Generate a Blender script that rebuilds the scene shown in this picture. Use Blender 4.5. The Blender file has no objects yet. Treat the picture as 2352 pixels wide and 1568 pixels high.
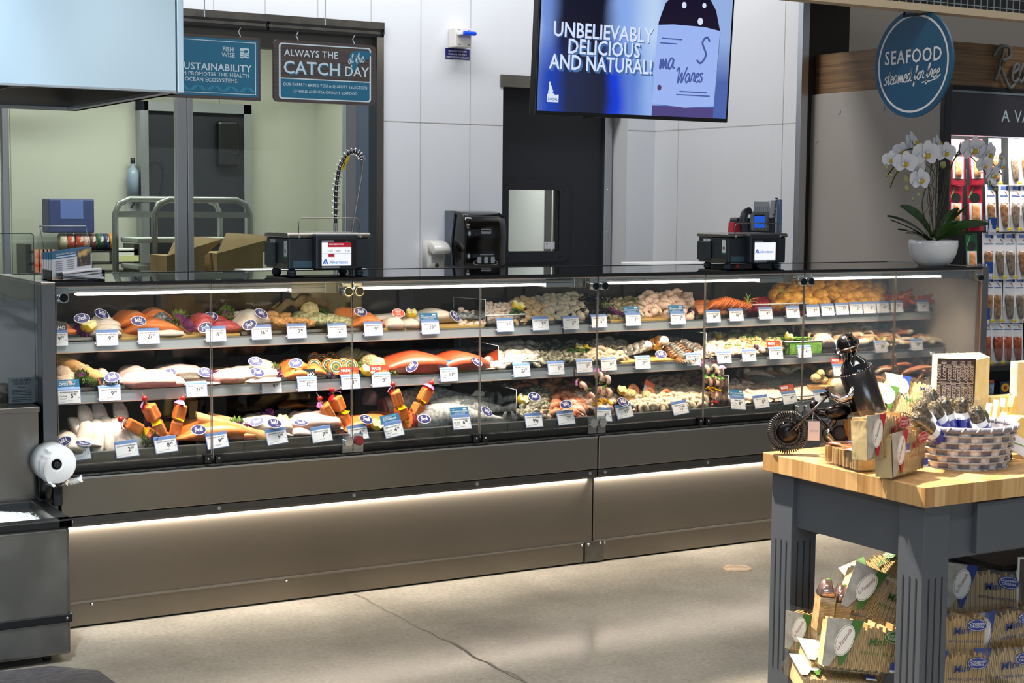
import bpy, bmesh, math, random
from mathutils import Vector, Matrix, Euler

# ------------------------------------------------------------ camera, world, lights, exposure
sc = bpy.context.scene
COL = sc.collection
PI = math.pi
RND = random.Random(11)
FPX = 3628.784
ROT = [Vector((0.86317736, -0.50481271, 0.00943272)), Vector((-0.03600849, -0.08018404, -0.99612946)),
       Vector((0.50361516, 0.85949674, -0.08739059))]      # camera right, down, forward
CAMPOS = Vector((0, 0, 1.6))
cam = bpy.data.cameras.new('camera')
cam.sensor_width = 36; cam.sensor_fit = 'HORIZONTAL'; cam.lens = FPX * 36 / 2352
cam.clip_start = .1; cam.clip_end = 100
camo = bpy.data.objects.new('camera', cam); COL.objects.link(camo)
mw = Matrix.Identity(4)
for i in range(3):
    mw[i][0] = ROT[0][i]; mw[i][1] = -ROT[1][i]; mw[i][2] = -ROT[2][i]; mw[i][3] = CAMPOS[i]
camo.matrix_world = mw
sc.camera = camo
sc.view_settings.view_transform = 'Standard'; sc.view_settings.look = 'None'
sc.view_settings.gamma = 1; sc.view_settings.use_curve_mapping = False
sc.view_settings.exposure = 0.0
cy = sc.cycles
cy.use_denoising = True; cy.max_bounces = 7; cy.diffuse_bounces = 2; cy.glossy_bounces = 3
cy.transmission_bounces = 4; cy.transparent_max_bounces = 24; cy.caustics_reflective = False; cy.caustics_refractive = False
cy.sample_clamp_indirect = 4; cy.use_adaptive_sampling = True; cy.adaptive_threshold = .02

w = bpy.data.worlds.new('store_air'); sc.world = w; w.use_nodes = True
bg = w.node_tree.nodes['Background']; bg.inputs[0].default_value = (.88, .94, 1.0, 1); bg.inputs[1].default_value = .27

def area(name, loc, size, power, col=(1, 1, 1), rot=(0, 0, 0), spread=180):
    l = bpy.data.lights.new(name, 'AREA'); l.shape = 'RECTANGLE'; l.size, l.size_y = size
    l.energy = power; l.color = col; l.spread = math.radians(spread)
    o = bpy.data.objects.new(name, l); COL.objects.link(o); o.location = loc; o.rotation_euler = rot
    return o
def spot(name, loc, to, power, col, size, blend=.4, rad=.05):
    l = bpy.data.lights.new(name, 'SPOT'); l.energy = power; l.color = col; l.spot_size = math.radians(size)
    l.spot_blend = blend; l.shadow_soft_size = rad
    o = bpy.data.objects.new(name, l); COL.objects.link(o); o.location = loc
    o.rotation_euler = (Vector(to) - Vector(loc)).to_track_quat('-Z', 'Y').to_euler()
    return o
WARM = (1, .84, .68); COOL = (.86, .93, 1); NEUT = (1, .96, .9)
area('ceiling_light_prep', (5.9, 6.2, 3.0), (2.6, .12), 55, (.98, .98, 1))
area('ceiling_light_rear', (3.6, 8.2, 4.3), (4.5, .4), 125, (.96, .97, 1))
area('ceiling_light_aisle', (2.5, 3.2, 4.6), (5, .35), 95, NEUT)
area('ceiling_light_front', (1.0, .4, 4.6), (5, .35), 95, NEUT)
area('ceiling_light_entry', (-2.5, 3.2, 4.6), (.35, 5), 120, COOL)
area('ceiling_light_side', (7.5, 3.5, 4.6), (.35, 4), 60, NEUT)
area('entrance_daylight', (-.6, -6.2, 2.6), (5, 2.2), 190, (.6, .82, 1), (math.radians(90), 0, 0))
area('back_room_light', (3.2, 10.4, 2.95), (2.2, .25), 62, (1, .98, .92))
area('hall_light', (7.2, 10.2, 2.9), (1, .3), 60, (1, .97, .92))
for k, xx in enumerate((1.35, 1.75, 2.25, 3.1, 3.7, 4.3)):
    spot('case_streak_spot', (xx + .1 * (k % 2), 2.9, 4.2), (xx + .1, 5.79, .45), 420, (NEUT, COOL)[k == 1], 14, .9, .12)  # unseen spots added to draw vertical streaks on the case steel
spot('track_spot_table', (2.2, 4.6, 4.0), (3.2, 3.2, .9), 3000, (1, .88, .72), 36, .5, .03)
spot('bin_fill_spot', (.6, 3.4, 4.2), (1.1, 5.5, .5), 700, COOL, 16, .8, .05)  # added fill spot, out of view, that whitens the ice
spot('hood_fill_spot', (.2, 2.4, 4.2), (1.0, 4.7, 2.2), 420, (.72, .86, 1), 34, .9, .2)  # added blue-tinted fill that brightens the hood front
# ------------------------------------------------------------ helpers
def ray(x, y):
    return (ROT[0] * ((x - 1176) / FPX) + ROT[1] * ((y - 784) / FPX) + ROT[2])
def atY(x, y, Y):
    d = ray(x, y); return CAMPOS + d * ((Y - CAMPOS.y) / d.y)
def atX(x, y, X):
    d = ray(x, y); return CAMPOS + d * ((X - CAMPOS.x) / d.x)
def atZ(x, y, Z):
    d = ray(x, y); return CAMPOS + d * ((Z - CAMPOS.z) / d.z)

def lin(h):
    if isinstance(h, str):
        h = h.lstrip('#'); c = [int(h[i:i + 2], 16) / 255 for i in (0, 2, 4)]
        return tuple((x / 12.92 if x <= .04045 else ((x + .055) / 1.055) ** 2.4) for x in c)
    return tuple(h)
MATS = {}
def mat(name, col, rough=.5, metal=0, col2=None, scale=20, detail=3, bump=0, bscale=None, stretch=None, emit=0, alpha=1,
        aniso=0, spec=None, coat=0, lo=.35, hi=.65, kind='noise', trans=0, sheen=0):
    if name in MATS: return MATS[name]
    m = bpy.data.materials.new(name); m.use_nodes = True; nt = m.node_tree; N = nt.nodes; L = nt.links
    b = N['Principled BSDF']; c = lin(col)
    b.inputs['Base Color'].default_value = (*c, 1); b.inputs['Roughness'].default_value = rough
    b.inputs['Metallic'].default_value = metal
    if spec is not None: b.inputs['Specular IOR Level'].default_value = spec
    if coat: b.inputs['Coat Weight'].default_value = coat; b.inputs['Coat Roughness'].default_value = .08
    if trans: b.inputs['Transmission Weight'].default_value = trans
    if alpha < 1: b.inputs['Alpha'].default_value = alpha
    if emit:
        b.inputs['Emission Color'].default_value = (*c, 1); b.inputs['Emission Strength'].default_value = emit
    if aniso:
        b.inputs['Anisotropic'].default_value = aniso; b.inputs['Anisotropic Rotation'].default_value = .25
        t = N.new('ShaderNodeTangent'); t.direction_type = 'RADIAL'; t.axis = 'Z'; L.new(t.outputs[0], b.inputs['Tangent'])
    if col2 is not None or bump:
        tc = N.new('ShaderNodeTexCoord'); mp = N.new('ShaderNodeMapping'); L.new(tc.outputs['Object'], mp.inputs[0])
        if stretch: mp.inputs['Scale'].default_value = stretch
        if kind == 'noise':
            n = N.new('ShaderNodeTexNoise'); n.inputs['Scale'].default_value = scale; n.inputs['Detail'].default_value = detail
            fac = n.outputs['Fac']
        elif kind == 'voronoi':
            n = N.new('ShaderNodeTexVoronoi'); n.inputs['Scale'].default_value = scale; fac = n.outputs['Distance']
        else:
            n = N.new('ShaderNodeTexWave'); n.inputs['Scale'].default_value = scale; n.inputs['Distortion'].default_value = 3
            n.inputs['Detail'].default_value = detail; fac = n.outputs['Fac']
            n.bands_direction = kind[-1].upper() if kind[-1] in 'xyz' else 'DIAGONAL'
        L.new(mp.outputs[0], n.inputs['Vector'])
        if col2 is not None:
            r = N.new('ShaderNodeValToRGB'); L.new(fac, r.inputs[0])
            r.color_ramp.elements[0].position = lo; r.color_ramp.elements[1].position = hi
            r.color_ramp.elements[0].color = (*c, 1); r.color_ramp.elements[1].color = (*lin(col2), 1)
            L.new(r.outputs[0], b.inputs['Base Color'])
        if bump:
            f2 = fac
            if bscale:
                n2 = N.new('ShaderNodeTexNoise'); n2.inputs['Scale'].default_value = bscale; L.new(mp.outputs[0], n2.inputs['Vector']); f2 = n2.outputs['Fac']
            bp = N.new('ShaderNodeBump'); bp.inputs['Strength'].default_value = bump; bp.inputs['Distance'].default_value = .01
            L.new(f2, bp.inputs['Height']); L.new(bp.outputs[0], b.inputs['Normal'])
    MATS[name] = m
    return m
def glass(name, tint=(.95, .98, .97), rough=.0, base=.04, top=1.0, wt=None):
    if name in MATS: return MATS[name]
    m = bpy.data.materials.new(name); m.use_nodes = True; nt = m.node_tree; N = nt.nodes; L = nt.links
    N.clear(); o = N.new('ShaderNodeOutputMaterial'); mx = N.new('ShaderNodeMixShader')
    t = N.new('ShaderNodeBsdfTransparent'); t.inputs[0].default_value = (*tint, 1)
    g = N.new('ShaderNodeBsdfGlossy'); g.inputs['Roughness'].default_value = rough
    if wt is None:
        lw = N.new('ShaderNodeFresnel'); lw.inputs[0].default_value = 1.45
        k = N.new('ShaderNodeMath'); k.operation = 'MULTIPLY'; k.inputs[1].default_value = top
        L.new(lw.outputs[0], k.inputs[0]); L.new(k.outputs[0], mx.inputs[0])
    else: mx.inputs[0].default_value = wt
    L.new(t.outputs[0], mx.inputs[1]); L.new(g.outputs[0], mx.inputs[2]); L.new(mx.outputs[0], o.inputs[0])
    MATS[name] = m
    return m

class MB:
    """collects shapes and builds them as one mesh"""
    def __init__(s): s.v = []; s.f = []; s.m = []; s.s = []; s.mats = []
    def mi(s, m):
        if m not in s.mats: s.mats.append(m)
        return s.mats.index(m)
    def add(s, vs, fs, m, smooth=False, M=None):
        o = len(s.v); k = s.mi(m)
        s.v += [tuple(M @ Vector(p)) for p in vs] if M is not None else [tuple(p) for p in vs]
        s.f += [tuple(o + i for i in f) for f in fs]; s.m += [k] * len(fs); s.s += [smooth] * len(fs)
        return s
    def bx(s, x0, x1, y0, y1, z0, z1, m, bev=0, M=None):
        if bev <= 0:
            vs = [(x, y, z) for z in (z0, z1) for y in (y0, y1) for x in (x0, x1)]
            return s.add(vs, [(0, 2, 3, 1), (4, 5, 7, 6), (0, 1, 5, 4), (2, 6, 7, 3), (0, 4, 6, 2), (1, 3, 7, 5)], m, False, M)
        bm = bmesh.new(); bmesh.ops.create_cube(bm, size=1)
        for v in bm.verts: v.co = ((x0 + x1) / 2 + v.co.x * (x1 - x0), (y0 + y1) / 2 + v.co.y * (y1 - y0), (z0 + z1) / 2 + v.co.z * (z1 - z0))
        bmesh.ops.bevel(bm, geom=bm.edges[:], offset=bev, segments=2, profile=.5, affect='EDGES')
        return s.bm(bm, m, False, M)
    def bm(s, bm, m, smooth=False, M=None):
        bm.verts.index_update()
        s.add([v.co[:] for v in bm.verts], [[v.index for v in f.verts] for f in bm.faces], m, smooth, M); bm.free(); return s
    def tube(s, pts, r, m, n=8, closed=False, smooth=True, caps=True, flat=1.0, up=None, M=None):
        pts = [Vector(p) for p in pts]; k = len(pts)
        rs = [r] * k if isinstance(r, (int, float)) else r
        vs = []; prev = None
        for i, p in enumerate(pts):
            a = pts[i - 1] if (i or closed) else p; b = pts[(i + 1) % k] if (i < k - 1 or closed) else p
            t = (b - a).normalized() if (b - a).length > 1e-9 else Vector((0, 0, 1))
            if prev is None:
                q = Vector(up) if up else (Vector((0, 0, 1)) if abs(t.z) < .9 else Vector((1, 0, 0)))
            else: q = prev
            u = (q - t * q.dot(t)); u = u.normalized() if u.length > 1e-6 else t.orthogonal().normalized()
            prev = u; w_ = t.cross(u)
            for j in range(n):
                an = 2 * PI * j / n
                vs.append(p + u * (math.cos(an) * rs[i] * flat) + w_ * (math.sin(an) * rs[i]))
        fs = []
        for i in range(k if closed else k - 1):
            for j in range(n):
                a = i * n + j; b = i * n + (j + 1) % n; c = ((i + 1) % k) * n + (j + 1) % n; d = ((i + 1) % k) * n + j
                fs.append((a, b, c, d))
        if caps and not closed:
            fs.append(tuple(range(n - 1, -1, -1))); fs.append(tuple((k - 1) * n + j for j in range(n)))
        return s.add(vs, fs, m, smooth, M)
    def cyl(s, p0, p1, r0, m, r1=None, n=16, M=None, smooth=True):
        r1 = r0 if r1 is None else r1
        s.tube([p0, p1], [r0, r1], m, n, caps=False, smooth=smooth, M=M)
        p0 = Vector(p0); p1 = Vector(p1); t = (p1 - p0).normalized()
        q = Vector((0, 0, 1)) if abs(t.z) < .9 else Vector((1, 0, 0))
        u = (q - t * q.dot(t)).normalized(); w_ = t.cross(u)
        for p, r, fl in ((p0, r0, 1), (p1, r1, 0)):
            if r < 1e-6: continue
            ring = [p + u * (math.cos(2 * PI * j / n) * r) + w_ * (math.sin(2 * PI * j / n) * r) for j in range(n)]
            s.add(ring, [tuple(range(n))[::-1] if fl else tuple(range(n))], m, False, M)
        return s
    def lathe(s, prof, m, n=24, M=None, smooth=True, ang=2 * PI):
        vs = []; k = len(prof); full = abs(ang - 2 * PI) < 1e-6; nn = n if full else n + 1
        for j in range(nn):
            a = ang * j / n
            for r, z in prof: vs.append((r * math.cos(a), r * math.sin(a), z))
        fs = []
        for j in range(n):
            j2 = (j + 1) % nn
            for i in range(k - 1): fs.append((j * k + i, j2 * k + i, j2 * k + i + 1, j * k + i + 1))
        return s.add(vs, fs, m, smooth, M)
    def ell(s, c, r, m, nu=10, nv=6, M=None, jit=0, smooth=True, rnd=None, zmin=None):
        vs = []; rnd = rnd or RND
        for i in range(nv + 1):
            ph = PI * i / nv
            for j in range(nu):
                th = 2 * PI * j / nu; k = 1 + (rnd.uniform(-jit, jit) if 0 < i < nv else 0)
                z = math.cos(ph) * k
                if zmin is not None: z = max(z, zmin)
                vs.append((c[0] + r[0] * math.sin(ph) * math.cos(th) * k, c[1] + r[1] * math.sin(ph) * math.sin(th) * k, c[2] + r[2] * z))
        fs = []
        for i in range(nv):
            for j in range(nu):
                fs.append((i * nu + j, (i + 1) * nu + j, (i + 1) * nu + (j + 1) % nu, i * nu + (j + 1) % nu))
        return s.add(vs, fs, m, smooth, M)
    def prism(s, pts, d0, d1, m, M=None, msides=None):
        """outline in local XY, from z=d0 to z=d1"""
        n = len(pts); ar = sum(pts[i][0] * pts[(i + 1) % n][1] - pts[(i + 1) % n][0] * pts[i][1] for i in range(n))
        if ar < 0: pts = pts[::-1]
        vs = [(x, y, d0) for x, y in pts] + [(x, y, d1) for x, y in pts]
        s.add(vs, [tuple(range(n))[::-1], tuple(range(n, 2 * n))], m, False, M)
        return s.add(vs, [(i, (i + 1) % n, n + (i + 1) % n, n + i) for i in range(n)], msides or m, False, M)
    def grid(s, fn, nu, nv, m, smooth=True, M=None, closed=False):
        vs = [fn(i / nu, j / nv) for j in range(nv + 1) for i in range(nu + (0 if closed else 1))]
        k = nu if closed else nu + 1
        fs = [(j * k + i, j * k + (i + 1) % k, (j + 1) * k + (i + 1) % k, (j + 1) * k + i) for j in range(nv) for i in range(nu)]
        return s.add(vs, fs, m, smooth, M)
    def loft(s, secs, m, smooth=True, M=None, caps=True):
        """secs: rings of equal length"""
        n = len(secs[0]); vs = [p for r in secs for p in r]; fs = []
        for i in range(len(secs) - 1):
            for j in range(n): fs.append((i * n + j, i * n + (j + 1) % n, (i + 1) * n + (j + 1) % n, (i + 1) * n + j))
        if caps: fs += [tuple(range(n))[::-1], tuple((len(secs) - 1) * n + j for j in range(n))]
        return s.add(vs, fs, m, smooth, M)
    def text(s, t, size, m, M, align='CENTER', bold=0, shear=0, sp=1, wid=None, depth=0):
        vs, fs, wd = text_mesh(t, bold, shear, sp)
        k = size
        sx = size if wid is None or wd * size <= wid else wid / wd
        dx = {'CENTER': -wd / 2, 'LEFT': 0, 'RIGHT': -wd}[align]
        s.add([((x + dx) * sx, y * k, 0) for x, y in vs], fs, m, False, M)
        return s
    def ribbon(s, pts, wd, m, M=None, z=0):
        """flat stroke in local XY"""
        vs = []; n = len(pts)
        for i, p in enumerate(pts):
            a = pts[max(0, i - 1)]; b = pts[min(n - 1, i + 1)]
            dx, dy = b[0] - a[0], b[1] - a[1]; l = math.hypot(dx, dy) or 1
            vs += [(p[0] - dy / l * wd / 2, p[1] + dx / l * wd / 2, z), (p[0] + dy / l * wd / 2, p[1] - dx / l * wd / 2, z)]
        return s.add(vs, [(2 * i, 2 * i + 1, 2 * i + 3, 2 * i + 2) for i in range(n - 1)], m, False, M)
    def mesh(s, name):
        me = bpy.data.meshes.new(name); me.from_pydata(s.v, [], s.f)
        for m in s.mats: me.materials.append(m)
        me.polygons.foreach_set('material_index', s.m); me.polygons.foreach_set('use_smooth', s.s); me.update()
        return me
    def build(s, name, parent=None, loc=None, label=None, world=False):
        me = s.mesh(name)
        o = bpy.data.objects.new(name, me); COL.objects.link(o)
        if parent is not None:
            o.parent = parent
            if world: me.transform(WM(parent).inverted())
        if loc is not None:
            if world and parent is None: me.transform(Matrix.Translation(-Vector(loc)))
            o.location = loc
        if label: o['label'] = label
        return o
def WM(o):
    m = Matrix.LocRotScale(o.location, o.rotation_euler, o.scale)
    return WM(o.parent) @ m if o.parent else m
TXT = {}
def text_mesh(t, bold, shear, sp):
    key = (t, bold, shear, sp)
    if key in TXT: return TXT[key]
    c = bpy.data.curves.new('t', 'FONT'); c.body = t; c.size = 1; c.resolution_u = 2; c.offset = bold; c.shear = shear; c.space_character = sp
    o = bpy.data.objects.new('t', c)
    me = o.to_mesh()
    vs = [(v.co.x, v.co.y) for v in me.vertices]; fs = [tuple(p.vertices) for p in me.polygons]
    x0 = min([v[0] for v in vs] or [0]); x1 = max([v[0] for v in vs] or [0])
    vs = [(x - x0, y) for x, y in vs]
    o.to_mesh_clear(); bpy.data.objects.remove(o); bpy.data.curves.remove(c)
    TXT[key] = (vs, fs, x1 - x0)
    return TXT[key]
def tag(o, label, cat, group=None, kind=None):
    if label: o['label'] = label
    if cat: o['category'] = cat
    if group: o['group'] = group
    if kind: o['kind'] = kind
    return o
def thing(name, label, cat, loc=(0, 0, 0), rot=(0, 0, 0), group=None):
    o = bpy.data.objects.new(name, None); COL.objects.link(o); o.location = loc; o.rotation_euler = rot
    o.empty_display_size = .05
    return tag(o, label, cat, group)
def struct(name, mb, loc=None):
    o = mb.build(name, None, loc, world=loc is not None); o['kind'] = 'structure'; return o
def leaf(name, me, label, cat, loc, rot=(0, 0, 0), group=None, scale=(1, 1, 1)):
    o = bpy.data.objects.new(name, me); COL.objects.link(o); o.location = loc; o.rotation_euler = rot
    o.scale = (scale,) * 3 if isinstance(scale, (int, float)) else scale
    return tag(o, label, cat, group)
def dup(root, loc, rot=None, label=None, group=None):
    r = root.copy(); COL.objects.link(r); r.location = loc
    if rot is not None: r.rotation_euler = rot
    if label: r['label'] = label
    if group: r['group'] = group
    for ch in list(root.children):
        c = ch.copy(); COL.objects.link(c); c.parent = r
        for g in list(ch.children):
            d = g.copy(); COL.objects.link(d); d.parent = c
    return r
def T(x=0, y=0, z=0): return Matrix.Translation((x, y, z))
def RX(a): return Matrix.Rotation(a, 4, 'X')
def RY(a): return Matrix.Rotation(a, 4, 'Y')
def RZ(a): return Matrix.Rotation(a, 4, 'Z')
FRONT = RX(PI / 2)          # local XY -> world XZ facing -Y
def face(x, y, z): return T(x, y, z) @ FRONT
def oval(rx, ry, n=28, cx=0, cy_=0): return [(cx + rx * math.cos(2 * PI * i / n), cy_ + ry * math.sin(2 * PI * i / n)) for i in range(n)]
def rrect(w_, h, r, n=4, cx=0, cy_=0):
    p = []
    for ax, ay, a0 in ((1, 1, 0), (-1, 1, 90), (-1, -1, 180), (1, -1, 270)):
        for i in range(n + 1):
            a = math.radians(a0 + 90 * i / n); p.append((cx + ax * (w_ / 2 - r) + r * math.cos(a), cy_ + ay * (h / 2 - r) + r * math.sin(a)))
    return p
def ring(mb, outer, inner, z, m, M):
    n = len(outer)
    mb.add([(x, y, z) for x, y in outer] + [(x, y, z) for x, y in inner], [(i, (i + 1) % n, n + (i + 1) % n, n + i) for i in range(n)], m, False, M)
def spline(p, k=5):
    out = []
    for i in range(len(p) - 1):
        a = p[max(0, i - 1)]; b = p[i]; c = p[i + 1]; d = p[min(len(p) - 1, i + 2)]
        for j in range(k):
            t = j / k
            out.append(tuple(.5 * (2 * b[q] + (c[q] - a[q]) * t + (2 * a[q] - 5 * b[q] + 4 * c[q] - d[q]) * t * t + (3 * b[q] - a[q] - 3 * c[q] + d[q]) * t ** 3) for q in range(len(b))))
    out.append(tuple(p[-1]))
    return out
# hand lettering: strokes on a unit x-height, advance last
HAND = {
 'F': ([[(.1, 1.5), (.5, 1.75), (1.2, 1.75)], [(.75, 1.7), (.6, .8), (.4, 0), (.05, -.1)], [(.3, .85), (.95, .95)]], 1.0),
 'W': ([[(-.1, 1.3), (.1, 1.7), (.25, 1.5), (.25, 0), (.7, 1.2), (.75, 0), (1.1, 1.0), (1.35, 1.75)]], 1.25),
 'R': ([[(-.2, 1.2), (.2, 1.7), (.9, 1.7), (1.0, 1.2), (.4, .9), (.8, .2), (1.3, -.3), (1.6, -.1)], [(.55, 1.6), (.35, .6), (.15, 0)]], 1.4),
 'a': ([[(.6, .85), (.3, 1), (.05, .5), (.2, 0), (.5, .3), (.62, .9), (.6, .2), (.9, .1)]], .82),
 'd': ([[(.6, .85), (.3, 1), (.05, .5), (.2, 0), (.5, .3), (.75, 1.8), (.62, .2), (.9, .1)]], .82),
 'e': ([[(.1, .45), (.5, .7), (.45, 1), (.15, .8), (.1, .2), (.4, 0), (.75, .3)]], .62),
 'f': ([[(.0, .3), (.35, 1.2), (.5, 1.8), (.3, 1.7), (.2, .6), (.15, -.6), (.0, -.5), (.25, .1), (.6, .4)]], .55),
 'h': ([[(.05, 0), (.25, 1.1), (.3, 1.8), (.15, 1.6), (.1, 0), (.4, .95), (.55, .7), (.5, .1), (.8, .15)]], .75),
 'i': ([[(.0, .3), (.2, 1), (.2, .1), (.45, .15)], [(.27, 1.35), (.32, 1.42)]], .42),
 'l': ([[(.0, .3), (.35, 1.5), (.25, 1.8), (.12, 1.2), (.15, .1), (.45, .15)]], .42),
 'm': ([[(.05, 1), (.1, 0), (.35, .95), (.45, .1), (.7, .95), (.8, .1), (1.05, .15)]], .98),
 'n': ([[(.05, 1), (.1, 0), (.4, .95), (.5, .1), (.75, .15)]], .68),
 'o': ([[(.4, 1), (.1, .6), (.2, .05), (.5, .3), (.45, .95), (.7, .8)]], .62),
 'r': ([[(.0, .2), (.2, 1.05), (.45, .9), (.4, .2), (.7, .15)]], .55),
 's': ([[(.5, .85), (.3, 1.0), (.08, .8), (.45, .35), (.3, 0), (.0, .12)]], .55),
 't': ([[(.0, .3), (.3, 1.6), (.2, .1), (.5, .15)], [(.05, 1.15), (.5, 1.2)]], .48),
 'S': ([[(.8, 1.5), (.5, 1.8), (.2, 1.4), (.7, .6), (.4, 0), (.0, .2)]], .85), ' ': ([], .45)}
def hand(mb, t, size, m, M, wd=.16, align='CENTER', slant=.18, z=0):
    W_ = sum(HAND[c][1] for c in t) * size; x = {'CENTER': -W_ / 2, 'LEFT': 0}[align]
    for c in t:
        for st in HAND[c][0]:
            mb.ribbon([(x + (px + slant * py) * size, py * size) for px, py in spline(st, 5)], wd * size, m, M, z)
        x += HAND[c][1] * size
    return mb

# ------------------------------------------------------------ shared materials
STEEL = mat('brushed_steel', '#9a968f', .27, 1, aniso=.7, bump=.04, scale=3)
STEEL_D = mat('dull_steel', '#77756f', .36, 1, col2='#6a6863', scale=12, bump=.04)
CHROME = mat('chrome', '#d8d8d6', .08, 1)
ALU = mat('aluminium', '#b9bcc0', .35, 1)
DSTEEL = mat('dark_steel', '#5c5a58', .4, 1)
BLACK = mat('black_plastic', '#0b0b0d', .35)
BLACKM = mat('black_matte', '#101113', .7)
WHITE = mat('white_plastic', '#f1f0ec', .4)
PAPER = mat('white_paper', '#dfdfe4', .7)
PAPERB = mat('tag_blue', '#6080b4', .5)
INK = mat('black_ink', '#15151c', .6)
NAVY = mat('sticker_navy', '#231d63', .45)
TEAL = mat('sign_teal', '#12688c', .5)
TEALT = mat('tag_teal', '#1f6a94', .5)
PALE = mat('sign_pale', '#c9dcea', .5)
RUST = mat('tag_rust', '#a83c25', .5)
GOLD = mat('tag_gold', '#d9a13a', .5)
CHAR = mat('tag_charcoal', '#26252c', .5)
CLEAR = glass('clear_acrylic', (.93, .95, .95), .02)
FILM = glass('clear_film', (.97, .97, .96), .12, wt=.10)
# ------------------------------------------------------------ setting
YB = 9.2
FRP = mat('white_wall_panel', '#dfe1e5', .2, bump=.35, scale=3.2, stretch=(2.6, 2.6, .16), detail=2)
FRPB = mat('white_wall_panel_side', '#dcdcdc', .26, bump=.55, scale=4.5, stretch=(2, 2.6, .12), detail=2)
SEAM = mat('panel_seam', '#b9b6b2', .5)
TAUPE = mat('taupe_paint', '#a39c93', .6)
BROWN = mat('dark_brown_paint', '#2c221b', .55)
CREAM = mat('cream_wall', '#c4c5b6', .4)
def concrete():
    m = bpy.data.materials.new('polished_concrete'); m.use_nodes = True; nt = m.node_tree; N = nt.nodes; L = nt.links
    b = N['Principled BSDF']; tc = N.new('ShaderNodeTexCoord')
    n = N.new('ShaderNodeTexNoise'); n.inputs['Scale'].default_value = 1.1; n.inputs['Detail'].default_value = 7; n.inputs['Roughness'].default_value = .6
    n2 = N.new('ShaderNodeTexNoise'); n2.inputs['Scale'].default_value = 60; n2.inputs['Detail'].default_value = 4
    L.new(tc.outputs['Object'], n.inputs['Vector']); L.new(tc.outputs['Object'], n2.inputs['Vector'])
    r = N.new('ShaderNodeValToRGB'); L.new(n.outputs['Fac'], r.inputs[0])
    r.color_ramp.elements[0].position = .36; r.color_ramp.elements[0].color = (*lin('#847e72'), 1)
    r.color_ramp.elements[1].position = .66; r.color_ramp.elements[1].color = (*lin('#aaa395'), 1)
    mx = N.new('ShaderNodeMixRGB'); mx.blend_type = 'OVERLAY'; mx.inputs[0].default_value = .35
    L.new(r.outputs[0], mx.inputs[1]); L.new(n2.outputs['Fac'], mx.inputs[2]); L.new(mx.outputs[0], b.inputs['Base Color'])
    r2 = N.new('ShaderNodeMapRange'); L.new(n.outputs['Fac'], r2.inputs[0]); r2.inputs[3].default_value = .10; r2.inputs[4].default_value = .24
    L.new(r2.outputs[0], b.inputs['Roughness'])
    bp = N.new('ShaderNodeBump'); bp.inputs['Strength'].default_value = .03; L.new(n2.outputs['Fac'], bp.inputs['Height']); L.new(bp.outputs[0], b.inputs['Normal'])
    return m
CONC = concrete()
f = MB(); f.bx(-6, 11, -7, 13, -.1, 0, CONC)
CRK = mat('floor_joint', '#5f574c', .8)
pts = [(2.664 + RND.uniform(-.007, .007), 5.8 - i * .05) for i in range(90)]
f.ribbon(pts, .006, CRK, z=.0006)
f.ribbon([(x + RND.uniform(-.006, .006) + (.012 if i % 9 > 6 else 0), y) for i, (x, y) in enumerate(pts)], .012, mat('floor_joint_wear', '#6f6859', .6), z=.0004)
struct('floor', f)

xW0, xW1 = 1.2, atY(862, 400, YB).x; xWo = atY(878, 400, YB).x
zWt = atY(600, 33, YB).z; zWi = atY(600, 62, YB).z; zS = 1.02
xD0, xD1 = atY(1153, 400, YB).x, atY(1440, 400, YB).x; zD = atY(1153, 171, YB).z
xC = atY(1505, 300, YB).x; yC = atX(1829, 286, xC).y
wb = MB()
for x0, x1, z0, z1 in ((-2, xWo, zWt, 4.4), (-2, xWo, 0, zS), (xWo, xD0, 0, 4.4), (xD0, xD1, zD, 4.4), (xD1, xC + .1, 0, 4.4)):
    wb.bx(x0, x1, YB, YB + .14, z0, z1, FRP)
zL = atY(1000, 282, YB).z
for px in (492, 610, 730, 852, 966, 1080):
    x = atY(px, 200, YB).x; wb.bx(x - .0025, x + .0025, YB - .0015, YB, zL if px > 880 else zWt, 4.3, SEAM)
    if px > 880: wb.bx(x - .0025, x + .0025, YB - .0015, YB, .1, zL, SEAM)
wb.bx(xWo, xD0, YB - .0015, YB, zL - .003, zL + .003, SEAM); wb.bx(xD1, xC, YB - .0015, YB, zL - .003, zL + .003, SEAM)
struct('wall_back', wb, (3, YB, 0))
wr = MB(); wr.bx(xC, xC + .12, yC, YB, 0, 4.4, FRPB)
for px in (1560, 1800):
    y = atX(px, 200, xC).y; wr.bx(xC - .0015, xC, y - .0025, y + .0025, 0, 4.3, SEAM)
wr.bx(xC - .0015, xC, yC, YB, zL - .003, zL + .003, SEAM)
struct('wall_right', wr, (xC, 8.4, 0))
tr = MB(); tr.bx(xC - .004, xC + .05, yC - .045, yC, 0, 4.4, ALU); struct('trim_1', tr, (xC, yC, 0))
pl = MB(); pl.bx(xC + .05, atY(1943, 100, yC).x, yC - .03, yC + .5, 0, 4.4, BROWN); struct('wall_pillar', pl, (xC + .2, yC, 0))
ws = MB(); ws.bx(6.7, 11, yC + .5, yC + .62, 0, 4.4, TAUPE); struct('wall_side', ws, (8, yC + .5, 0))
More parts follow.
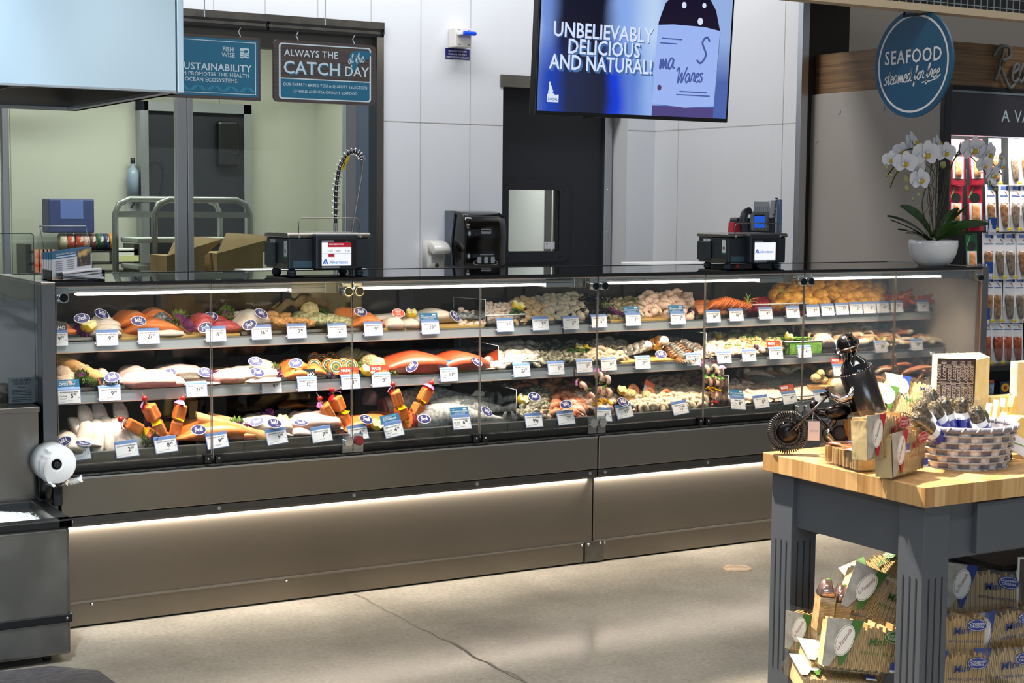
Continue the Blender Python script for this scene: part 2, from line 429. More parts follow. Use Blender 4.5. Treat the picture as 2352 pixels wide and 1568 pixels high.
# room behind the window
YR = 11.6
br = MB()
br.bx(-2, 5.08, YR, YR + .1, 0, 3.2, CREAM); br.bx(4.98, 5.08, YB + .14, YR, 0, 3.2, CREAM); br.bx(-2.1, -2, YB + .14, YR, 0, 3.2, CREAM)
for px in (25, 505):
    x = atY(px, 400, YR).x; br.bx(x - .003, x + .003, YR - .002, YR, 0, 3.1, mat('cream_seam', '#8f907c', .6))
struct('wall_back_room', br, (3, YR, 0))
cr = MB(); cr.bx(-2, 5.0, YB + .14, YR, 3.1, 3.2, mat('white_ceiling', '#dcdcd4', .8)); struct('ceiling_back_room', cr, (3, 10.4, 3.1))
# window with steel surround and two aluminium sliding sashes
wn = bpy.data.objects.new('window_1', None); COL.objects.link(wn); wn.location = (xW1, YB, zS); wn['kind'] = 'structure'
m = MB(); m.bx(xW1, xWo, YB - .02, YB + .16, zS, zWt, STEEL); m.bx(-2, xWo, YB - .03, YB + .16, zWi, zWt, STEEL_D)
m.bx(-2, xWo, YB - .03, YB + .16, zS - .05, zS, STEEL); m.build('window_frame', wn, world=True)
m = MB(); m.bx(atY(815, 400, YB).x, xW1, YB + .1, YB + .14, zS, zWi, mat('blue_grey_reveal', '#6d7c8c', .5)); m.bx(-2, xW1, YB + .05, YB + .14, zWi - .12, zWi, mat('header_grey', '#4c4a47', .45))
m.build('reveal_panel', wn, world=True)
for a, b in ((3, 19), (402, 426), (428, 441), (788, 814)):
    m = MB(); m.bx(atY(a, 400, YB + .07).x, atY(b, 400, YB + .07).x, YB + .04, YB + .09, zS, zWi - .12, ALU, .004)
    m.build('sash_stile', wn, world=True)
gl = glass('window_glass', (.9, .95, .92), .02, top=1.5)
for a, b in ((-250, 3), (19, 402), (441, 788)):
    m = MB(); m.bx(atY(a, 400, YB + .07).x, atY(b, 400, YB + .07).x, YB + .06, YB + .066, zS, zWi - .12, gl); m.build('pane', wn, world=True)
# dark traffic door
dn = bpy.data.objects.new('door_1', None); COL.objects.link(dn); dn.location = (xD0, YB + .2, 0); dn['kind'] = 'structure'
DOORB = mat('dark_door_skin', '#181b23', .5, bump=.06, scale=60)
yD = YB + .19
zw0, zw1 = atY(1220, 577, yD).z, atY(1220, 436, yD).z; xw0, xw1 = atY(1166, 500, yD).x, atY(1282, 500, yD).x; xDe = atY(1383, 400, yD).x
m = MB()
for x0, x1, z0, z1 in ((xD0 - .1, xw0, 0, zD), (xw1, xDe, 0, zD), (xw0, xw1, 0, zw0), (xw0, xw1, zw1, zD)): m.bx(x0, x1, yD, yD + .05, z0, z1, DOORB)
m.build('door_leaf', dn, world=True)
m = MB(); o_ = rrect(xw1 - xw0 + .17, zw1 - zw0 + .15, .07, 6); i_ = rrect(xw1 - xw0, zw1 - zw0, .012, 6)
c_ = face((xw0 + xw1) / 2, yD, (zw0 + zw1) / 2)
ring(m, o_, i_, .014, DOORB, c_); n_ = len(o_)
m.add([(x, y, .014) for x, y in o_] + [(x, y, 0) for x, y in o_], [(i, n_ + i, n_ + (i + 1) % n_, (i + 1) % n_) for i in range(n_)], DOORB, False, c_)
for q in range(12):
    a = o_[int(q * n_ / 12)]; b = i_[int(q * n_ / 12)]; m.ell(((a[0] + b[0]) / 2, (a[1] + b[1]) / 2, .014), (.007, .007, .004), BLACKM, 8, 4, c_)
m.build('window_gasket', dn, world=True)
m = MB(); m.bx(xw0, xw1, yD + .02, yD + .026, zw0, zw1, gl); m.bx(xw1 - .1, xw1 - .015, yD + .017, yD + .019, zw0 + .015, zw0 + .065, PAPER); m.bx(xw1 - .085, xw1 - .075, yD + .0155, yD + .017, zw0 + .045, zw0 + .055, RUST)
m.build('pane', dn, world=True)
m = MB(); m.bx(xDe, atY(1400, 400, yD).x, yD - .03, yD + .06, 0, zD, ALU, .003)
for z in (1.1, 1.4, 1.7, 2.1): m.ell((xDe + .03, yD - .03, z), (.006, .004, .006), CHROME, 8, 4)
m.bx(xD0 - .02, xD1, YB - .01, YB + .14, zD - .08, zD, STEEL)
m.bx(xD1 - .003, xD1, YB, yD + .05, 0, zD, FRPB); m.bx(xD0, xD0 + .003, YB, yD, 0, zD, FRPB)
m.build('door_frame', dn, world=True)
hb = MB(); hb.bx(5.1, 10, 11.2, 11.3, 0, 3.2, mat('hall_cream', '#d9d4c0', .5))
hb.bx(xw0 + .62, 9, 11.0, 11.05, 0, 3.2, mat('hall_white', '#cfcfd2', .4)); hb.bx(9.9, 10, YB + .2, 11.2, 0, 3.2, FRP)
struct('wall_hall', hb, (7, 11.2, 0))
# ------------------------------------------------------------ hall and back room contents seen through glass
t = thing('steel_post_rack', 'galvanised upright posts with a cross bar seen through the dark door window', 'rack', (xw1 + .75, 10.5, 0))
for dx in (-.16, -.08):
    m = MB(); m.bx(dx, dx + .045, 0, .04, 0, 2.6, STEEL_D); m.build('post', t)
m = MB(); m.bx(-.12, .5, -.012, 0, 1.86, 1.91, ALU); m.build('cross_bar', t)
t = thing('tube_light', 'white strip light glowing behind the dark door window', 'light', (xw1 + .75, 10.6, 2.1))
m = MB(); m.bx(-.04, .04, -.5, .35, -.03, .03, mat('lit_tube', '#fffdf5', .4, emit=5)); m.build('lit_tube', t)
m = MB(); m.bx(-.06, .06, -.52, .37, .03, .06, WHITE); m.build('housing', t)

def rx(px, Y): return atY(px, 560, Y).x
def rz(py, Y, px=300): return atY(px, py, Y).z
# dark doorway of the back room
t = thing('walk_in_door', 'black walk-in door in a metal frame on the cream back room wall', 'door', (rx(450, 11.5), 11.5, 0))
x0, x1 = rx(342, 11.5), rx(560, 11.5); zt = rz(258, 11.5, 450)
m = MB(); m.bx(x0, x1, 11.52, 11.58, 0, zt, DOORB); m.build('door_panel', t, world=True)
m = MB()
for a, b in ((x0 - .06, x0), (x1, x1 + .06)): m.bx(a, b, 11.48, 11.6, 0, zt + .07, ALU)
m.bx(x0 - .06, x1 + .06, 11.48, 11.6, zt, zt + .07, ALU); m.build('door_frame', t, world=True)
m = MB(); m.bx(x1 - .22, x1 - .05, 11.44, 11.52, zt - .4, zt - .06, BLACK, .02); m.build('door_closer', t, world=True)
# ceiling light of the back room
t = thing('strip_light', 'lit fluorescent strip on the back room ceiling, seen between the hanging signs', 'light', (4.1, 10.6, 3.05))
m = MB(); m.bx(-.8, .8, -.1, .1, 0, .06, WHITE); m.build('housing', t)
m = MB(); m.bx(-.78, .78, -.09, .09, -.03, 0, mat('lit_tube', '#fffdf5', .4, emit=5)); m.build('diffuser', t)
# conduit pipe near the ceiling
m = MB(); m.tube([(rx(10, 11), 11, 2.52), (rx(130, 11), 11, 2.52), (rx(330, 11), 11.0, 2.66), (rx(560, 11), 11, 2.62), (rx(570, 11), 11, 2.68), (rx(570, 11), 11, 3.1)], .022, mat('brown_pipe', '#5b4636', .5), 8)
m.bx(rx(330, 11) - .03, rx(330, 11) + .03, 10.96, 11.04, 2.66, 3.1, ALU)
o = m.build('wall_pipe', None, (rx(130, 11), 11, 2.5), world=True); tag(o, 'brown pipe running under the back room ceiling behind the window', 'pipe')
# tubular cart
Yc = 10.6
t = thing('utility_cart', 'grey tubular stock cart standing in the back room behind the window', 'cart', (rx(380, Yc), Yc, 0))
GREYM = mat('grey_tube', '#8f938f', .4, .6)
def hoop(px0, px1, Y):
    xa, xb = rx(px0, Y), rx(px1, Y); zt = rz(458, Y, 380); m = MB()
    m.tube([(xa, Y, .15), (xa, Y, zt - .1), (xa + .03, Y, zt - .03), (xa + .1, Y, zt), (xb - .1, Y, zt), (xb - .03, Y, zt - .03), (xb, Y, zt - .1), (xb, Y, .15)], .022, GREYM, 10)
    m.bx(xa, xb, Y - .008, Y + .008, rz(492, Y) - .02, rz(492, Y) + .02, GREYM); return m
hoop(265, 505, Yc).build('hoop', t, world=True); hoop(355, 575, Yc - .35).build('hoop', t, world=True)
for py in (548, 608):
    m = MB(); m.bx(rx(280, Yc), rx(498, Yc), Yc - .36, Yc + .03, rz(py, Yc) - .02, rz(py, Yc) + .012, mat('pale_shelf', '#b9beb9', .5), .006); m.build('cart_shelf', t, world=True)
# cardboard cartons
KRAFT = mat('cardboard', '#b09468', .8, col2='#9f845b', scale=6)
def carton(px0, px1, py0, Y, d, label, flap):
    xa, xb = rx(px0, Y), rx(px1, Y); zt = rz(py0, Y, px0); t = thing('cardboard_carton', label, 'box', ((xa + xb) / 2, Y, .55), group='cartons in the back room')
    m = MB(); m.bx(xa, xb, Y, Y + d, .55, zt, KRAFT)
    for px in flap: m.prism(oval(.022, .03, 14), 0, .002, BLACKM, face(rx(px, Y), Y, zt - .17))
    m.build('carton_body', t, world=True)
    m = MB(); m.add([(xa, Y, zt), (xb, Y, zt), (xb + .12, Y - .02, zt + .11), (xa + .1, Y + .1, zt + .13)], [(0, 1, 2, 3)], KRAFT); m.build('flap', t, world=True)
    return t
carton(383, 470, 588, 9.75, .35, 'cardboard carton partly hidden by the sash stile, punched with one black hole', (474,))
carton(498, 603, 582, 9.62, .45, 'open cardboard carton beside the scale, lid flap raised', (533, 570))
t = thing('table_stand', 'steel work table under the cartons in the back room', 'table', (rx(490, 9.8), 9.8, 0))
m = MB(); m.bx(rx(60, 9.6), rx(640, 9.6), 9.55, 10.15, .52, .55, STEEL_D); m.build('table_top', t, world=True)
for px in (70, 630):
    m = MB(); x = rx(px, 9.6); m.bx(x - .02, x + .02, 9.58, 9.62, 0, .52, STEEL_D); m.build('leg', t, world=True)
# supplies shelf with coloured tape and rolls
Ys = 11.2
t = thing('supply_shelf', 'dark wire shelf of labels against the back room wall', 'shelf', (rx(190, Ys), Ys, 0))
for px in (64, 312):
    m = MB(); x = rx(px, Ys); m.bx(x - .02, x + .02, Ys - .02, Ys + .25, 0, rz(560, Ys), DSTEEL); m.build('upright', t, world=True)
for py in (575, 602, 622):
    m = MB(); m.bx(rx(64, Ys), rx(312, Ys), Ys - .02, Ys + .25, rz(py, Ys) - .012, rz(py, Ys), DSTEEL); m.build('shelf_board', t, world=True)
for k, px in enumerate((82, 92, 101, 110, 118)):
    m = MB(); m.bx(-.018, .018, -.004, .004, -.16 - .05 * (k % 3), 0, mat('orange_label', '#e8502e', .6, col2='#f2b9a0', scale=22))
    leaf('label_strip', m.mesh('label_strip'), 'orange label strip hanging off the dark back room shelf', 'label', (rx(px, Ys), Ys - .03, rz(571, Ys)), group='orange label strips')
for k, (px, c) in enumerate(((148, '#d8c9a0'), (165, '#e4573a'), (185, '#e4573a'), (200, '#e6b9a8'), (214, '#7b4a4a'), (232, '#2f5a42'), (247, '#2d3764'), (258, '#c98a2e'))):
    m = MB(); m.lathe([(0, -.022), (.06, -.022), (.06, .022), (0, .022)], mat('roll_' + c, c, .5, col2='#e9ddd0', scale=14, lo=.55, hi=.6), 14, RY(PI / 2))
    leaf('label_roll', m.mesh('label_roll'), ('tan', 'first red', 'second red', 'pink', 'maroon', 'green', 'blue', 'amber')[k] + ' roll of labels on the back room shelf', 'roll', (rx(px, Ys), Ys + .06, rz(575, Ys) + .061), group='label rolls')
m = MB(); m.bx(-.16, .16, 0, .2, 0, .24, mat('blue_tub', '#2f3a70', .5), .01); m.bx(-.08, .08, -.002, 0, .1, .23, mat('blue_tub_label', '#5d72b5', .5))
leaf('storage_tub', m.mesh('storage_tub'), 'navy blue tub on top of the back room shelf', 'tub', (rx(166, Ys), Ys, rz(575, Ys) + .125))
m = MB(); m.bx(-.09, .09, 0, .12, 0, .1, WHITE, .005); m.bx(-.05, .09, -.003, 0, .005, .05, mat('yellow_note', '#e3e4a2', .6))
leaf('label_box', m.mesh('label_box'), 'white box with a yellow label on the back room shelf', 'box', (rx(288, Ys), Ys - .02, rz(602, Ys)))
m = MB(); m.lathe([(0, 0), (.045, 0), (.045, .16), (.03, .2), (.013, .21), (.013, .24), (0, .24)], mat('sanitizer', '#8fa0b4', .3), 14); m.lathe([(0, .24), (.017, .24), (.017, .28), (0, .28)], BLACK, 12)
leaf('wall_sanitizer', m.mesh('wall_sanitizer'), 'clear sanitizer bottle fixed high on the cream wall above the cart', 'bottle', (rx(307, 11.53), 11.53, rz(450, 11.53, 307)))
m = MB(); m.bx(-.05, .05, 0, .004, 0, .1, PAPER); m.ribbon([(-.02, .02), (.0, .05), (.02, .08)], .012, INK, face(0, -.001, 0))
leaf('wall_notice', m.mesh('wall_notice'), 'small white notice on the cream wall below the sanitizer', 'notice', (rx(307, 11.595), 11.595, rz(485, 11.59, 307)))
m = MB(); m.lathe([(0, 0), (.05, 0), (.055, .1), (.03, .2), (.018, .22), (0, .22)], WHITE, 14); m.bx(-.05, .03, -.012, .012, .22, .26, mat('sprayer_orange', '#d96b3a', .4), .005); m.cyl((0, 0, .2), (0, 0, .24), .014, WHITE)
leaf('spray_bottle', m.mesh('spray_bottle'), 'white spray bottle with orange trigger behind the window sill', 'bottle', (rx(268, 9.6), 9.6, .56), scale=2.1)
# ------------------------------------------------------------ refrigerated seafood cases
Yg = 5.803; XA, XM, XB = 1.470, 3.837, 6.200
ZT = 1.295
CGL = glass('case_glass', (.965, .985, .975), 0, top=.75)
TOPGL = glass('case_top_glass', (.55, .62, .62), .01, top=1.6)
DARKG = mat('dark_rear_door', '#2b2723', .14, .35, col2='#3a342d', scale=2)
ENDW = mat('white_end_panel', '#eadccf', .3)
LED = mat('led_diffuser', '#fff3e4', .4, emit=16)
LEDK = mat('led_kick', '#ffeedd', .4, emit=11)
BUMP = mat('bumper_steel', '#8b877f', .27, 1, aniso=.85, bump=.06, scale=2.2, stretch=(3, 3, .3))
KICK = mat('kick_steel', '#7f786d', .27, .97, aniso=.8, bump=.06, scale=1.8, stretch=(3, 3, .3))
SHELF = {'top': (6.10, 1.052, .22), 'mid': (6.00, .868, .18), 'low': (5.87, .652, .2)}   # front Y, z there, slope
def sz(s, Y): a = SHELF[s]; return a[1] - .006 + (Y - a[0]) * a[2]
def knob(mb, x, z, y=Yg, c=CHROME, r=.0195):
    mb.cyl((x, y - .002, z), (x, y - .02, z), r, c, n=20); mb.cyl((x, y - .02, z), (x, y - .024, z), r * .8, mat('knob_dark', '#33363a', .08, 1) if z > 1 else c, n=20)
def case(X0, X1, left, label):
    t = thing('seafood_case', label, 'display case', ((X0 + X1) / 2, Yg, 0), group='refrigerated seafood display cases')
    B = lambda n, m, l=None, p=None: m.build(n, p or t, world=True, label=l)
    g = .003
    m = MB(); m.bx(X0 + g, X1 - g, 5.815, 6.4, .008, .094, KICK); m.bx(X0 + g, X1 - g, 5.810, 5.83, .094, .101, STEEL)
    for x in ((X0 + .12, X0 + .9, X1 - .06) if left else (X0 + .06, X0 + 1.1)): m.ell((x, 5.812, .085), (.006, .005, .006), CHROME, 8, 4)
    B('base_plinth', m)
    m = MB(); m.bx(X0 + g, X1 - g, 5.822, 6.4, .1, .40, KICK); B('toe_panel', m)
    m = MB(); m.bx(X0 + .01, X1 - .01, 5.802, 5.816, .3905, .396, LEDK); B('toe_light_strip', m, 'glowing white strip tucked under the bumper')
    m = MB(); m.bx(X0 + g, X1 - g, 5.784, 5.84, .429, .575, BUMP, .003); m.bx(X0 + g, X1 - g, 5.7825, 5.80, .568, .575, ALU); B('bumper_panel', m)
    m = MB(); m.bx(X0 + g, X1 - g, 5.788, 5.83, .399, .425, DSTEEL); m.bx(X0 + g, X1 - g, 5.791, 5.83, .388, .4, STEEL_D); m.bx(X0, X1, 5.80, 5.84, .424, .43, BLACKM)
    n = 5
    for k in range(n):
        x = X0 + .04 + k * (X1 - X0 - .08) / (n - 1); m.cyl((x, 5.789, .411), (x, 5.784, .411), .0075, ALU, n=12)
    B('bumper_rail', m)
    m = MB(); m.bx(X0, X1, 5.80, 5.86, .575, .583, STEEL_D)
    for k in range(40): x = X0 + .03 + k * .059; m.bx(x, x + .018, 5.7995, 5.803, .577, .581, BLACKM)
    B('sill_ledge', m)
    m = MB(); m.bx(X0, X1, 5.806, 5.85, .589, .619, BLACK, .006); m.bx(X0, X1, 5.82, 5.85, .583, .592, BLACKM); B('glass_channel', m)
    m = MB(); m.bx(X0, X1, 5.850, 5.862, .612, SHELF['low'][1], STEEL_D)
    m.add([(X0, 5.862, sz('low', 5.862) - .012), (X1, 5.862, sz('low', 5.862) - .012), (X1, 6.46, sz('low', 6.46) - .012), (X0, 6.46, sz('low', 6.46) - .012)], [(0, 1, 2, 3)], STEEL_D)
    m.bx(X0, X1, 5.853, 5.864, .648, .655, ALU)
    for k in range(8): x = X0 + .14 + k * .3; m.bx(x, x + .002, 5.8495, 5.853, .615, .65, BLACKM)
    B('deck_tray', m)
    # glazing
    w_ = (X1 - X0) / 4
    for k in range(4):
        m = MB(); m.bx(X0 + k * w_ + .002, X0 + (k + 1) * w_ - .002, Yg, Yg + .006, .604, 1.284, CGL, .0015)
        for x in (X0 + k * w_ + .002, X0 + (k + 1) * w_ - .002 - .0022): m.bx(x, x + .0013, Yg - .0003, Yg + .0063, .604, 1.283, mat('glass_edge', '#9a938a', .2, .2))
        m.bx(X0 + k * w_ + .002, X0 + (k + 1) * w_ - .002, Yg - .0003, Yg + .006, 1.2765, 1.2785, mat('glass_edge_top', '#d9b9a4', .25))
        B('glass_pane', m)
    m = MB(); m.bx(X0, X1, Yg - .004, 6.5, ZT - .008, ZT, TOPGL); m.bx(X0, X1, Yg - .005, Yg + .03, 1.2825, 1.2932, BLACK)
    m.bx(X0, X1, 6.49, 6.505, ZT - .012, ZT + .002, BLACK); B('glass_top', m)
    # lamp housing
    m = MB(); m.bx(X0, X1, 5.84, 5.93, 1.253, 1.281, ALU, .004); m.bx(X0, X1, 5.836, 5.842, 1.262, 1.266, STEEL); B('lamp_housing', m)
    lx0 = X0 + .09
    for a, b in ((lx0, X0 + 2 * w_ - .26), (X0 + 2 * w_ + .04, X1 - .26)):
        m = MB(); m.bx(a, b, 5.846, 5.880, 1.243, 1.252, LED, .003); B('led_tube', m, 'glowing white light tube')
    for xe in (X0 + 2 * w_, X1):
        m = MB(); m.bx(xe - .105, xe - .045, 5.834, 5.95, 1.232, 1.279, STEEL, .003); m.bx(xe - .25, xe - .105, 5.836, 5.95, 1.236, 1.256, ALU, .002); m.bx(xe - .25, xe - .105, 5.85, 5.94, 1.257, 1.266, STEEL, .002)
        m.bx(xe - .25, xe - .11, 5.84, 5.93, 1.268, 1.272, DSTEEL); B('lamp_bracket', m)
    # chrome hinges with their clamp plates
    hs = [(X0 + 2 * w_, (-.024, .024)), (X1, (-.024,) if True else ())] + ([(X0, (.024,))])
    for xe, ds in hs:
        for d in ds:
            if not X0 <= xe + d <= X1: continue
            m = MB(); m.bx(xe + d - .022, xe + d + .022, Yg - .003, Yg + .01, 1.222, 1.275, glass('hinge_plate', (.75, .82, .84), .05, wt=.35), .003); knob(m, xe + d, 1.24); B('hinge', m)
            if abs(xe - X0) > .1 or not left:
                m = MB(); m.prism([(-.022, -.045), (.022, -.045), (.022, .012), (.012 if d < 0 else .022, .03), (-.022 if d < 0 else -.012, .03), (-.022, .012)], 0, .012, glass('hinge_plate', (.75, .82, .84), .05, wt=.35), face(xe + d, Yg + .005, .632))
                knob(m, xe + d, .634, c=mat('red_cap', '#7c2a2a', .3) if (left and d > 0 and xe < X1 - .1) else CHROME); B('hinge', m)
    for k in (1, 3):
        for d in (-.022, .022):
            x = X0 + k * w_ + d; m = MB(); m.bx(x - .013, x + .013, Yg - .014, Yg + .012, .588, .618, BLACK, .003); m.bx(x - .017, x + .017, Yg - .016, Yg + .01, .618, .622, BLACK); m.ell((x, Yg - .015, .606), (.005, .003, .005), CHROME, 8, 4); B('pane_clip', m)
    # shelves
    Yd = {'top': 6.42, 'mid': 6.42}
    for s, h in (('top', .045), ('mid', .047)):
        Y0, z0, sl = SHELF[s]; xs0, xs1 = X0 + (.004 if left else .004), X1 - (.06 if not left else .004)
        m = MB(); a = z0 - .012; b = a + (Yd[s] - Y0) * sl
        m.add([(xs0, Y0, a), (xs1, Y0, a), (xs1, Yd[s], b), (xs0, Yd[s], b), (xs0, Y0, a - .018), (xs1, Y0, a - .018), (xs1, Yd[s], b - .012), (xs0, Yd[s], b - .012)],
              [(0, 1, 2, 3), (4, 7, 6, 5), (0, 4, 5, 1), (2, 6, 7, 3), (0, 3, 7, 4), (1, 5, 6, 2)], STEEL_D)
        sh = B('shelf', m)
        m = MB(); m.bx(xs0, xs1, Y0 - .012, Y0, z0 - h, z0 - .004, mat('price_rail', '#b4bcc2', .38, .6)); m.bx(xs0, xs1, Y0 - .014, Y0 + .002, z0 - .007, z0 - .003, ALU); m.bx(xs0, xs1, Y0 - .0155, Y0 - .012, z0 - h, z0 - h + .004, mat('rail_lip', '#c9a99a', .3, .5)); m.build('price_rail', sh, world=True)
        for k in range(3):
            x = X0 + .3 + k * .85; m = MB(); m.add([(x, Y0 + .12, a), (x + .012, Y0 + .12, a), (x + .012, Yd[s] + .03, a - .10), (x, Yd[s] + .03, a - .10), (x, Yd[s] + .03, b), (x + .012, Yd[s] + .03, b)], [(0, 1, 2, 3), (2, 3, 4, 5), (0, 3, 4), (1, 2, 5)], DSTEEL); m.build('bracket', sh, world=True)
    # body behind the food
    m = MB(); m.bx(X0, X1, 6.47, 6.49, .6, 1.283, DARKG)
    for k in range(5):
        x = X0 + .05 + k * (X1 - X0 - .1) / 4; m.bx(x - .035, x + .035, 6.455, 6.47, .62, 1.283, BLACKM)
    m.bx(X0, X1, 6.46, 6.47, 1.225, 1.283, BLACKM)
    B('rear_door', m)
    m = MB(); m.bx(X0 + .02, X1 - .02, 5.86, 6.49, .4, .6, BLACKM); B('cabinet_body', m)
    return t
cl = case(XA, XM, True, 'stainless glass fronted seafood case holding the fillets, beside the ice bin')
cr_ = case(XM, XB, False, 'stainless glass fronted seafood case holding the shrimp and crab, under the orchid')
m = MB(); m.bx(1.416, 1.468, 5.795, 5.86, .30, 1.292, mat('post_steel', '#7c8086', .32, 1, aniso=.5), .003); m.bx(1.414, 1.468, 5.793, 6.5, 1.286, 1.297, STEEL, .003); m.build('corner_post', cl, world=True)
WAVY = mat('wavy_steel', '#8f9296', .14, 1, bump=.9, scale=2.4, stretch=(.5, .8, 5), detail=1)
m = MB(); m.grid(lambda u, v: (1.416 + .0, 5.86 + u * .64, .3 + v * .986), 2, 2, WAVY); m.bx(1.418, 1.46, 5.86, 6.5, .3, 1.286, STEEL_D); m.build('end_panel', cl, world=True)
m = MB(); m.bx(1.462, 1.47, 5.86, 6.47, .6, 1.28, BLACKM); m.build('inner_end_panel', cl, world=True)
m = MB(); m.bx(XB - .012, XB, Yg + .02, 6.48, .6, 1.262, ENDW); m.build('inner_end_panel', cr_, world=True, label='pale lit inner wall')
m = MB(); m.bx(XB + .002, XB + .045, Yg - .008, 6.5, .1, 1.297, mat('end_grey', '#77797a', .4, .8), .002); m.bx(XB - .004, XB + .002, Yg - .006, Yg + .03, .6, 1.285, mat('seal_rose', '#c08f7c', .4)); m.build('end_panel', cr_, world=True)
m = MB(); m.bx(3.79, 3.888, 5.806, 5.82, .008, .098, STEEL_D)
for x in (3.806, 3.87): m.ell((x, 5.805, .088), (.0065, .005, .0065), CHROME, 8, 4)
m.build('joint_cover', cr_, world=True)
for a, b, c in ((XA, XM, (1, .9, .8)), (XM, XB, (1, .8, .6))):
    area('case_light', ((a + b) / 2, 5.90, 1.228), (b - a - .3, .04), 14, c, (math.radians(2), 0, 0), 105)
    area('top_shelf_fill', ((a + b) / 2, 6.0, 1.255), (b - a - .3, .05), 2.6, c, (math.radians(25), 0, 0))  # added fill for the top shelf food; the case lamp is the front strip
    area('toe_light', ((a + b) / 2, 5.80, .38), (b - a - .04, .012), 15, (1, .88, .76), (math.radians(16), 0, 0))

# ------------------------------------------------------------ counter, sneeze guard, ice bin, bag roll at the case end
t = thing('side_counter', 'plain stainless counter between the ice bin and the seafood case', 'counter', (.6, 5.8, 0))
m = MB(); m.bx(-1.2, 1.404, 5.79, 6.6, .826, .846, STEEL, .003); m.build('counter_top', t, world=True)
m = MB(); m.bx(-1.2, 1.40, 5.80, 6.6, .34, .826, STEEL); m.build('front_panel', t, world=True)
m = MB(); m.bx(-1.2, 1.40, 5.86, 6.6, 0, .34, BLACKM); m.build('base', t, world=True)
m = MB(); m.tube([(1.08, 6.2, .9), (1.2, 6.1, .875), (1.36, 6.0, .852)], .02, STEEL, 8); m.build('drain_ramp', t, world=True)
t = thing('sneeze_guard', 'clear acrylic shield standing on the stainless counter', 'shield', (1.15, 5.9, .846))
x1 = atY(78, 600, 5.9).x; m = MB(); m.prism(rrect(1.2, .627, .012, 3), 0, .005, CLEAR, face(x1 - .6, 5.9, .846 + .3135))
o_ = rrect(1.2, .627, .012, 3); i_ = rrect(1.194, .621, .01, 3); ring(m, o_, i_, .0055, mat('acrylic_edge', '#4a5054', .3), face(x1 - .6, 5.9, .846 + .3135)); m.build('acrylic_sheet', t, world=True)
t = thing('advisory_sign', 'grey consumer advisory notice standing behind the clear shield', 'sign', (atY(50, 895, 5.885).x, 5.885, .85))
p0, p1 = atY(21, 925, 5.885), atY(80, 864, 5.885); m = MB(); w_, h_ = p1.x - p0.x, p1.z - p0.z
m.bx(-w_ / 2, w_ / 2, 0, .004, 0, h_, mat('advisory_grey', '#5f6c74', .5)); F0 = face(0, -.0008, 0)
for s, y, txt in ((.0125, .86, 'CONSUMER'), (.0125, .73, 'ADVISORY'), (.008, .6, 'Allergens'), (.008, .2, 'Undercooked Foods')): m.text(txt, s, mat('advisory_ink', '#1d2329', .6), F0 @ T(0, y * h_), bold=.02)
for y in (.5, .44, .38, .32, .12, .06): m.bx(-w_ * .38, w_ * .38, -.0008, 0, y * h_, y * h_ + .0022, mat('advisory_ink', '#1d2329', .6))
m.build('sign_face', t)

t = thing('ice_bin', 'stainless ice bin with a black rim standing on the floor', 'bin', (1.0, 5.6, 0))
SM = mat('smudged_steel', '#6f6e69', .38, .9, col2='#8b8983', scale=5, detail=6, lo=.45, hi=.75)
m = MB(); m.bx(.55, 1.40, 5.385, 5.78, .03, .478, SM, .012); m.build('bin_body', t, world=True)
m = MB(); x0, x1, y0, y1 = .53, 1.408, 5.375, 5.79
for a in ((x0, x1, y0, y0 + .05), (x0, x1, y1 - .02, y1), (x1 - .05, x1, y0, y1), (x0, x0 + .05, y0, y1)): m.bx(a[0], a[1], a[2], a[3], .476, .506, BLACK, .005)
m.bx(x1 - .053, x1 - .048, y0 + .05, y1 - .02, .44, .507, STEEL); m.bx(x0 + .05, x1 - .05, y1 - .024, y1 - .02, .43, .5, mat('bin_liner', '#23272c', .4)); m.build('rim', t, world=True)
m = MB(); m.bx(.54, 1.404, 5.378, 5.6, .145, .174, BLACK, .003); m.ell((1.385, 5.378, .16), (.005, .003, .005), ALU, 8, 4); m.build('bumper_strip', t, world=True)
for x in (.62, 1.33):
    for y in (5.45, 5.7):
        m = MB(); m.cyl((x - .012, y, .018), (x + .012, y, .018), .018, BLACKM, n=12); m.build('caster', t, world=True)
rr = random.Random(3); m = MB()
def icez(u, v):
    x = .60 + u * .765; y = 5.43 + v * .33; d = min(u, 1 - u, .5) * 2; e = min(v * 1.0, 1 - v) * 2
    return (x, y, .472 + .07 * min(1, 1.3 * (1 - u) * 2) * math.sin(PI * min(1, .15 + .85 * v)) + rr.uniform(-.004, .004))
m.grid(icez, 110, 46, mat('crushed_ice', '#f4f7f7', .35, bump=.5, scale=120), False)
o = m.build('ice', None, (1.0, 5.6, .46), world=True); tag(o, 'crushed ice heaped in the stainless bin', 'ice', kind='stuff')

